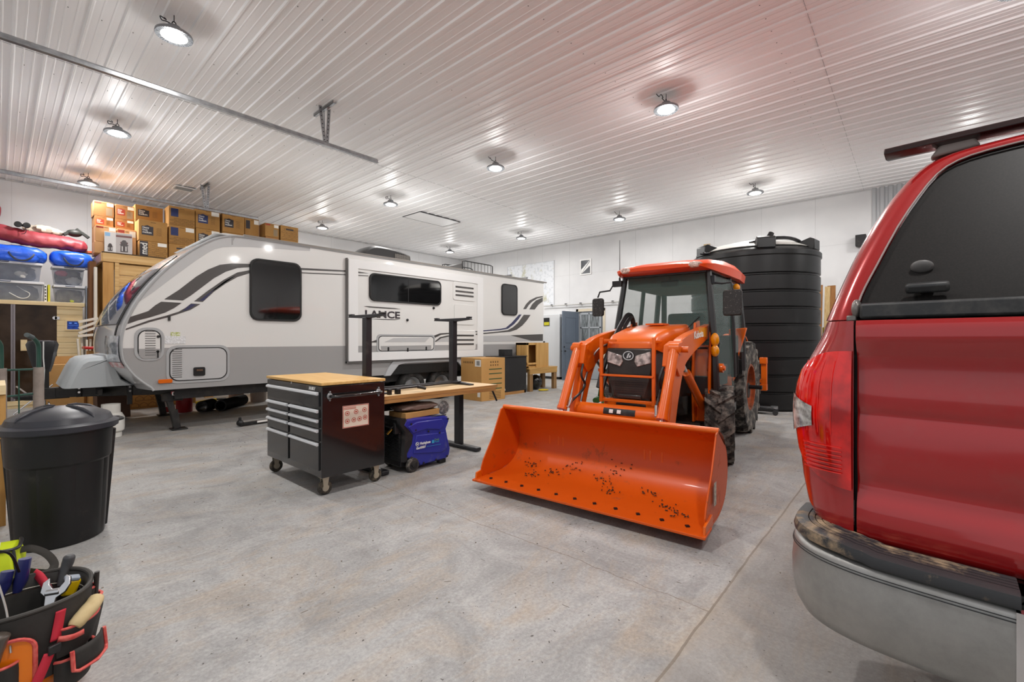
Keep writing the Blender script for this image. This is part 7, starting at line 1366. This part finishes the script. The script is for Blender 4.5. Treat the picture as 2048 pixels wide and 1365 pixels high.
# tools
mb = MB(); a, b = cyl_pt(-54, .188, .31), cyl_pt(-22, .188, .355); mb.tube(smooth([a, a.lerp(b, .3)+V((0, -.006, .002)), a.lerp(b, .7)+V((.004, -.004, 0)), b], 4), [.017, .02, .022, .022, .023, .023, .024, .024, .023, .022, .022, .02, .012], 14); mb.build('wooden_mallet_handle', mat('weathered_wood', '#cdb98c', .8, col2='#b59f73', scale=14), tbk)
cm_ = mat('wrench_chrome', '#c9c9cb', .22, .95)
mb = MB(); ctr = V((.075, -.01, .405)); R = Matrix.Rotation(radians(-25), 3, 'Z') @ Matrix.Rotation(radians(62), 3, 'X')
def W2(pts, h=.007): q_ = [(a, b) for a, b in pts]; m2 = MB(); m2.prism(q_, 'z', -h, h); mb.add([R @ v*.82+ctr for v in m2.v], m2.f)
W2([(-.012, -.12), (.012, -.12), (.016, -.04), (.04, -.02), (.05, .01), (.045, .04), (.03, .05), (.03, .02), (.018, .0), (-.004, .0), (-.016, .02), (-.02, .045), (-.036, .03), (-.038, -.01), (-.02, -.03)])
m2 = MB(); m2.cyl((-.018, -.012, 0), (.018, -.012, 0), .012, n=12); mb.add([R @ v+ctr for v in m2.v], m2.f); mb.build('adjustable_wrench', cm_, tbk, bevel=.002)
mb = MB(); mb.box((.118, .03, .375), (.038, .03, .06), rot=Matrix.Rotation(.3, 3, 'Y')); tm = mb.build('tape_measure', mat('tape_yellow', '#e0b90f', .4), tbk, bevel=.008)
mb = MB(); mb.box((.121, .03, .408), (.040, .032, .016), rot=Matrix.Rotation(.3, 3, 'Y')); mb.build('tape_case_top', mat('tape_case_grey', '#8f98a3', .35), tm, bevel=.005)
mb = MB(); mb.tube(smooth([(.10, .10, .36), (.11, .115, .41), (.118, .12, .44), (.122, .12, .465)], 4), [.012, .013, .014, .014, .015, .016, .016, .017, .017, .017, .017, .015, .010], 12); mb.build('plier_grip', mat('grip_charcoal', '#3f4042', .5), tbk)
for i, ph in enumerate((-8, -3)): mb = MB(); mb.cyl(cyl_pt(ph, .174, .30), cyl_pt(ph-1, .18, .43-.008*i), .007, n=8); mb.build('punch', mat('punch_dark', '#2b2623', .5), tbk)
mb = MB(); g0_ = cyl_pt(-109, .19, .30); mb.tube(smooth([g0_+V((-.02, 0, -.06)), g0_, g0_+V((.012, .0, .06)), g0_+V((.018, .0, .085))], 5), [.019, .020, .021, .0215, .022, .0215, .021, .021, .022, .023, .024, .025, .026, .025, .021, .014], 14); mb.build('hammer_handle', mat('handle_brown_grey', '#4e463f', .35, coat=.4), tbk)
nvy = mat('handle_navy', '#24285f', .35, coat=.3)
for i, (x, y, l) in enumerate(((-.045, .15, .09), (-.005, .155, .12))): mb = MB(); mb.tube([(x, y, .36), (x+.01, y, .40), (x+.02, y+.005, .36+l)], [.012, .019, .017], 10); mb.build('screwdriver_handle', nvy, tbk)
mb = MB(); mb.tube(smooth([cyl_pt(-97, .182, .31), V((-.03, -.12, .42)), V((-.05, -.08, .53)), V((-.06, -.04, .59))], 6), .0028, 6); wv = mb.build('wire_shaft', mat('wire_steel', '#b9b4ae', .3, .8), tbk)
mb = MB(); mb.cyl((-.058, -.05, .575), (-.052, -.02, .625), .011); mb.build('white_tip', white_pl, wv); mb = MB(); mb.tube(smooth([(-.052, -.02, .6), (-.02, .02, .56), (-.0, .12, .45)], 5), .004, 6); mb.build('cord', black_pl, wv)
mb = MB(); mb.tube([cyl_pt(-124, .19, .16), cyl_pt(-122, .195, .22)], .02, 12); mb.build('green_grip', mat('grip_green', '#1d5b43', .4), tbk)
# red lifting strap hanging high at the left edge of the wall
p = onY(0, 385, 12.9); t = thing('hanging_red_bag', 'red bag hanging high on the wall above the storage bags', 'hanging bag', (p.x-.16, 14.6, 3.85)); mb = MB(); mb.ell((-.02, 0, .25), (.2, .12, .34), 20, 14, lambda p: p*(1+.1*noise.noise(p*10))); mb.build('bag', MATS['red_nylon'], t); mb = MB(); mb.cyl((0, 0, .55), (0, .2, .62), .012); mb.cyl((.1, 0, -.12), (.14, 0, -.02), .03); mb.build('hook', black_pl, t)
# ------------------------------------------------------------------ grit and straw scattered on the slab
random.seed(21); mb = MB()
for i in range(420):
    d = random.uniform(2.2, 6.5); px = random.uniform(200, 1600); p = onZ(px, PY0+FPX*EYE/d, 0); s = random.uniform(.002, .006)
    if random.random() < .25: mb.box((p.x, p.y, .001), (random.uniform(.015, .045), .0015, .0015), rz=random.uniform(0, 3.1))
    else: mb.ell((p.x, p.y, s*.4), (s, s*.8, s*.6), 6, 4)
tag(mb.build('floor_grit', mat('grit', '#5b5148', .9, col2='#a39a8c', scale=3)), 'fine grit and straw bits scattered over the concrete floor', 'grit', kind='stuff')
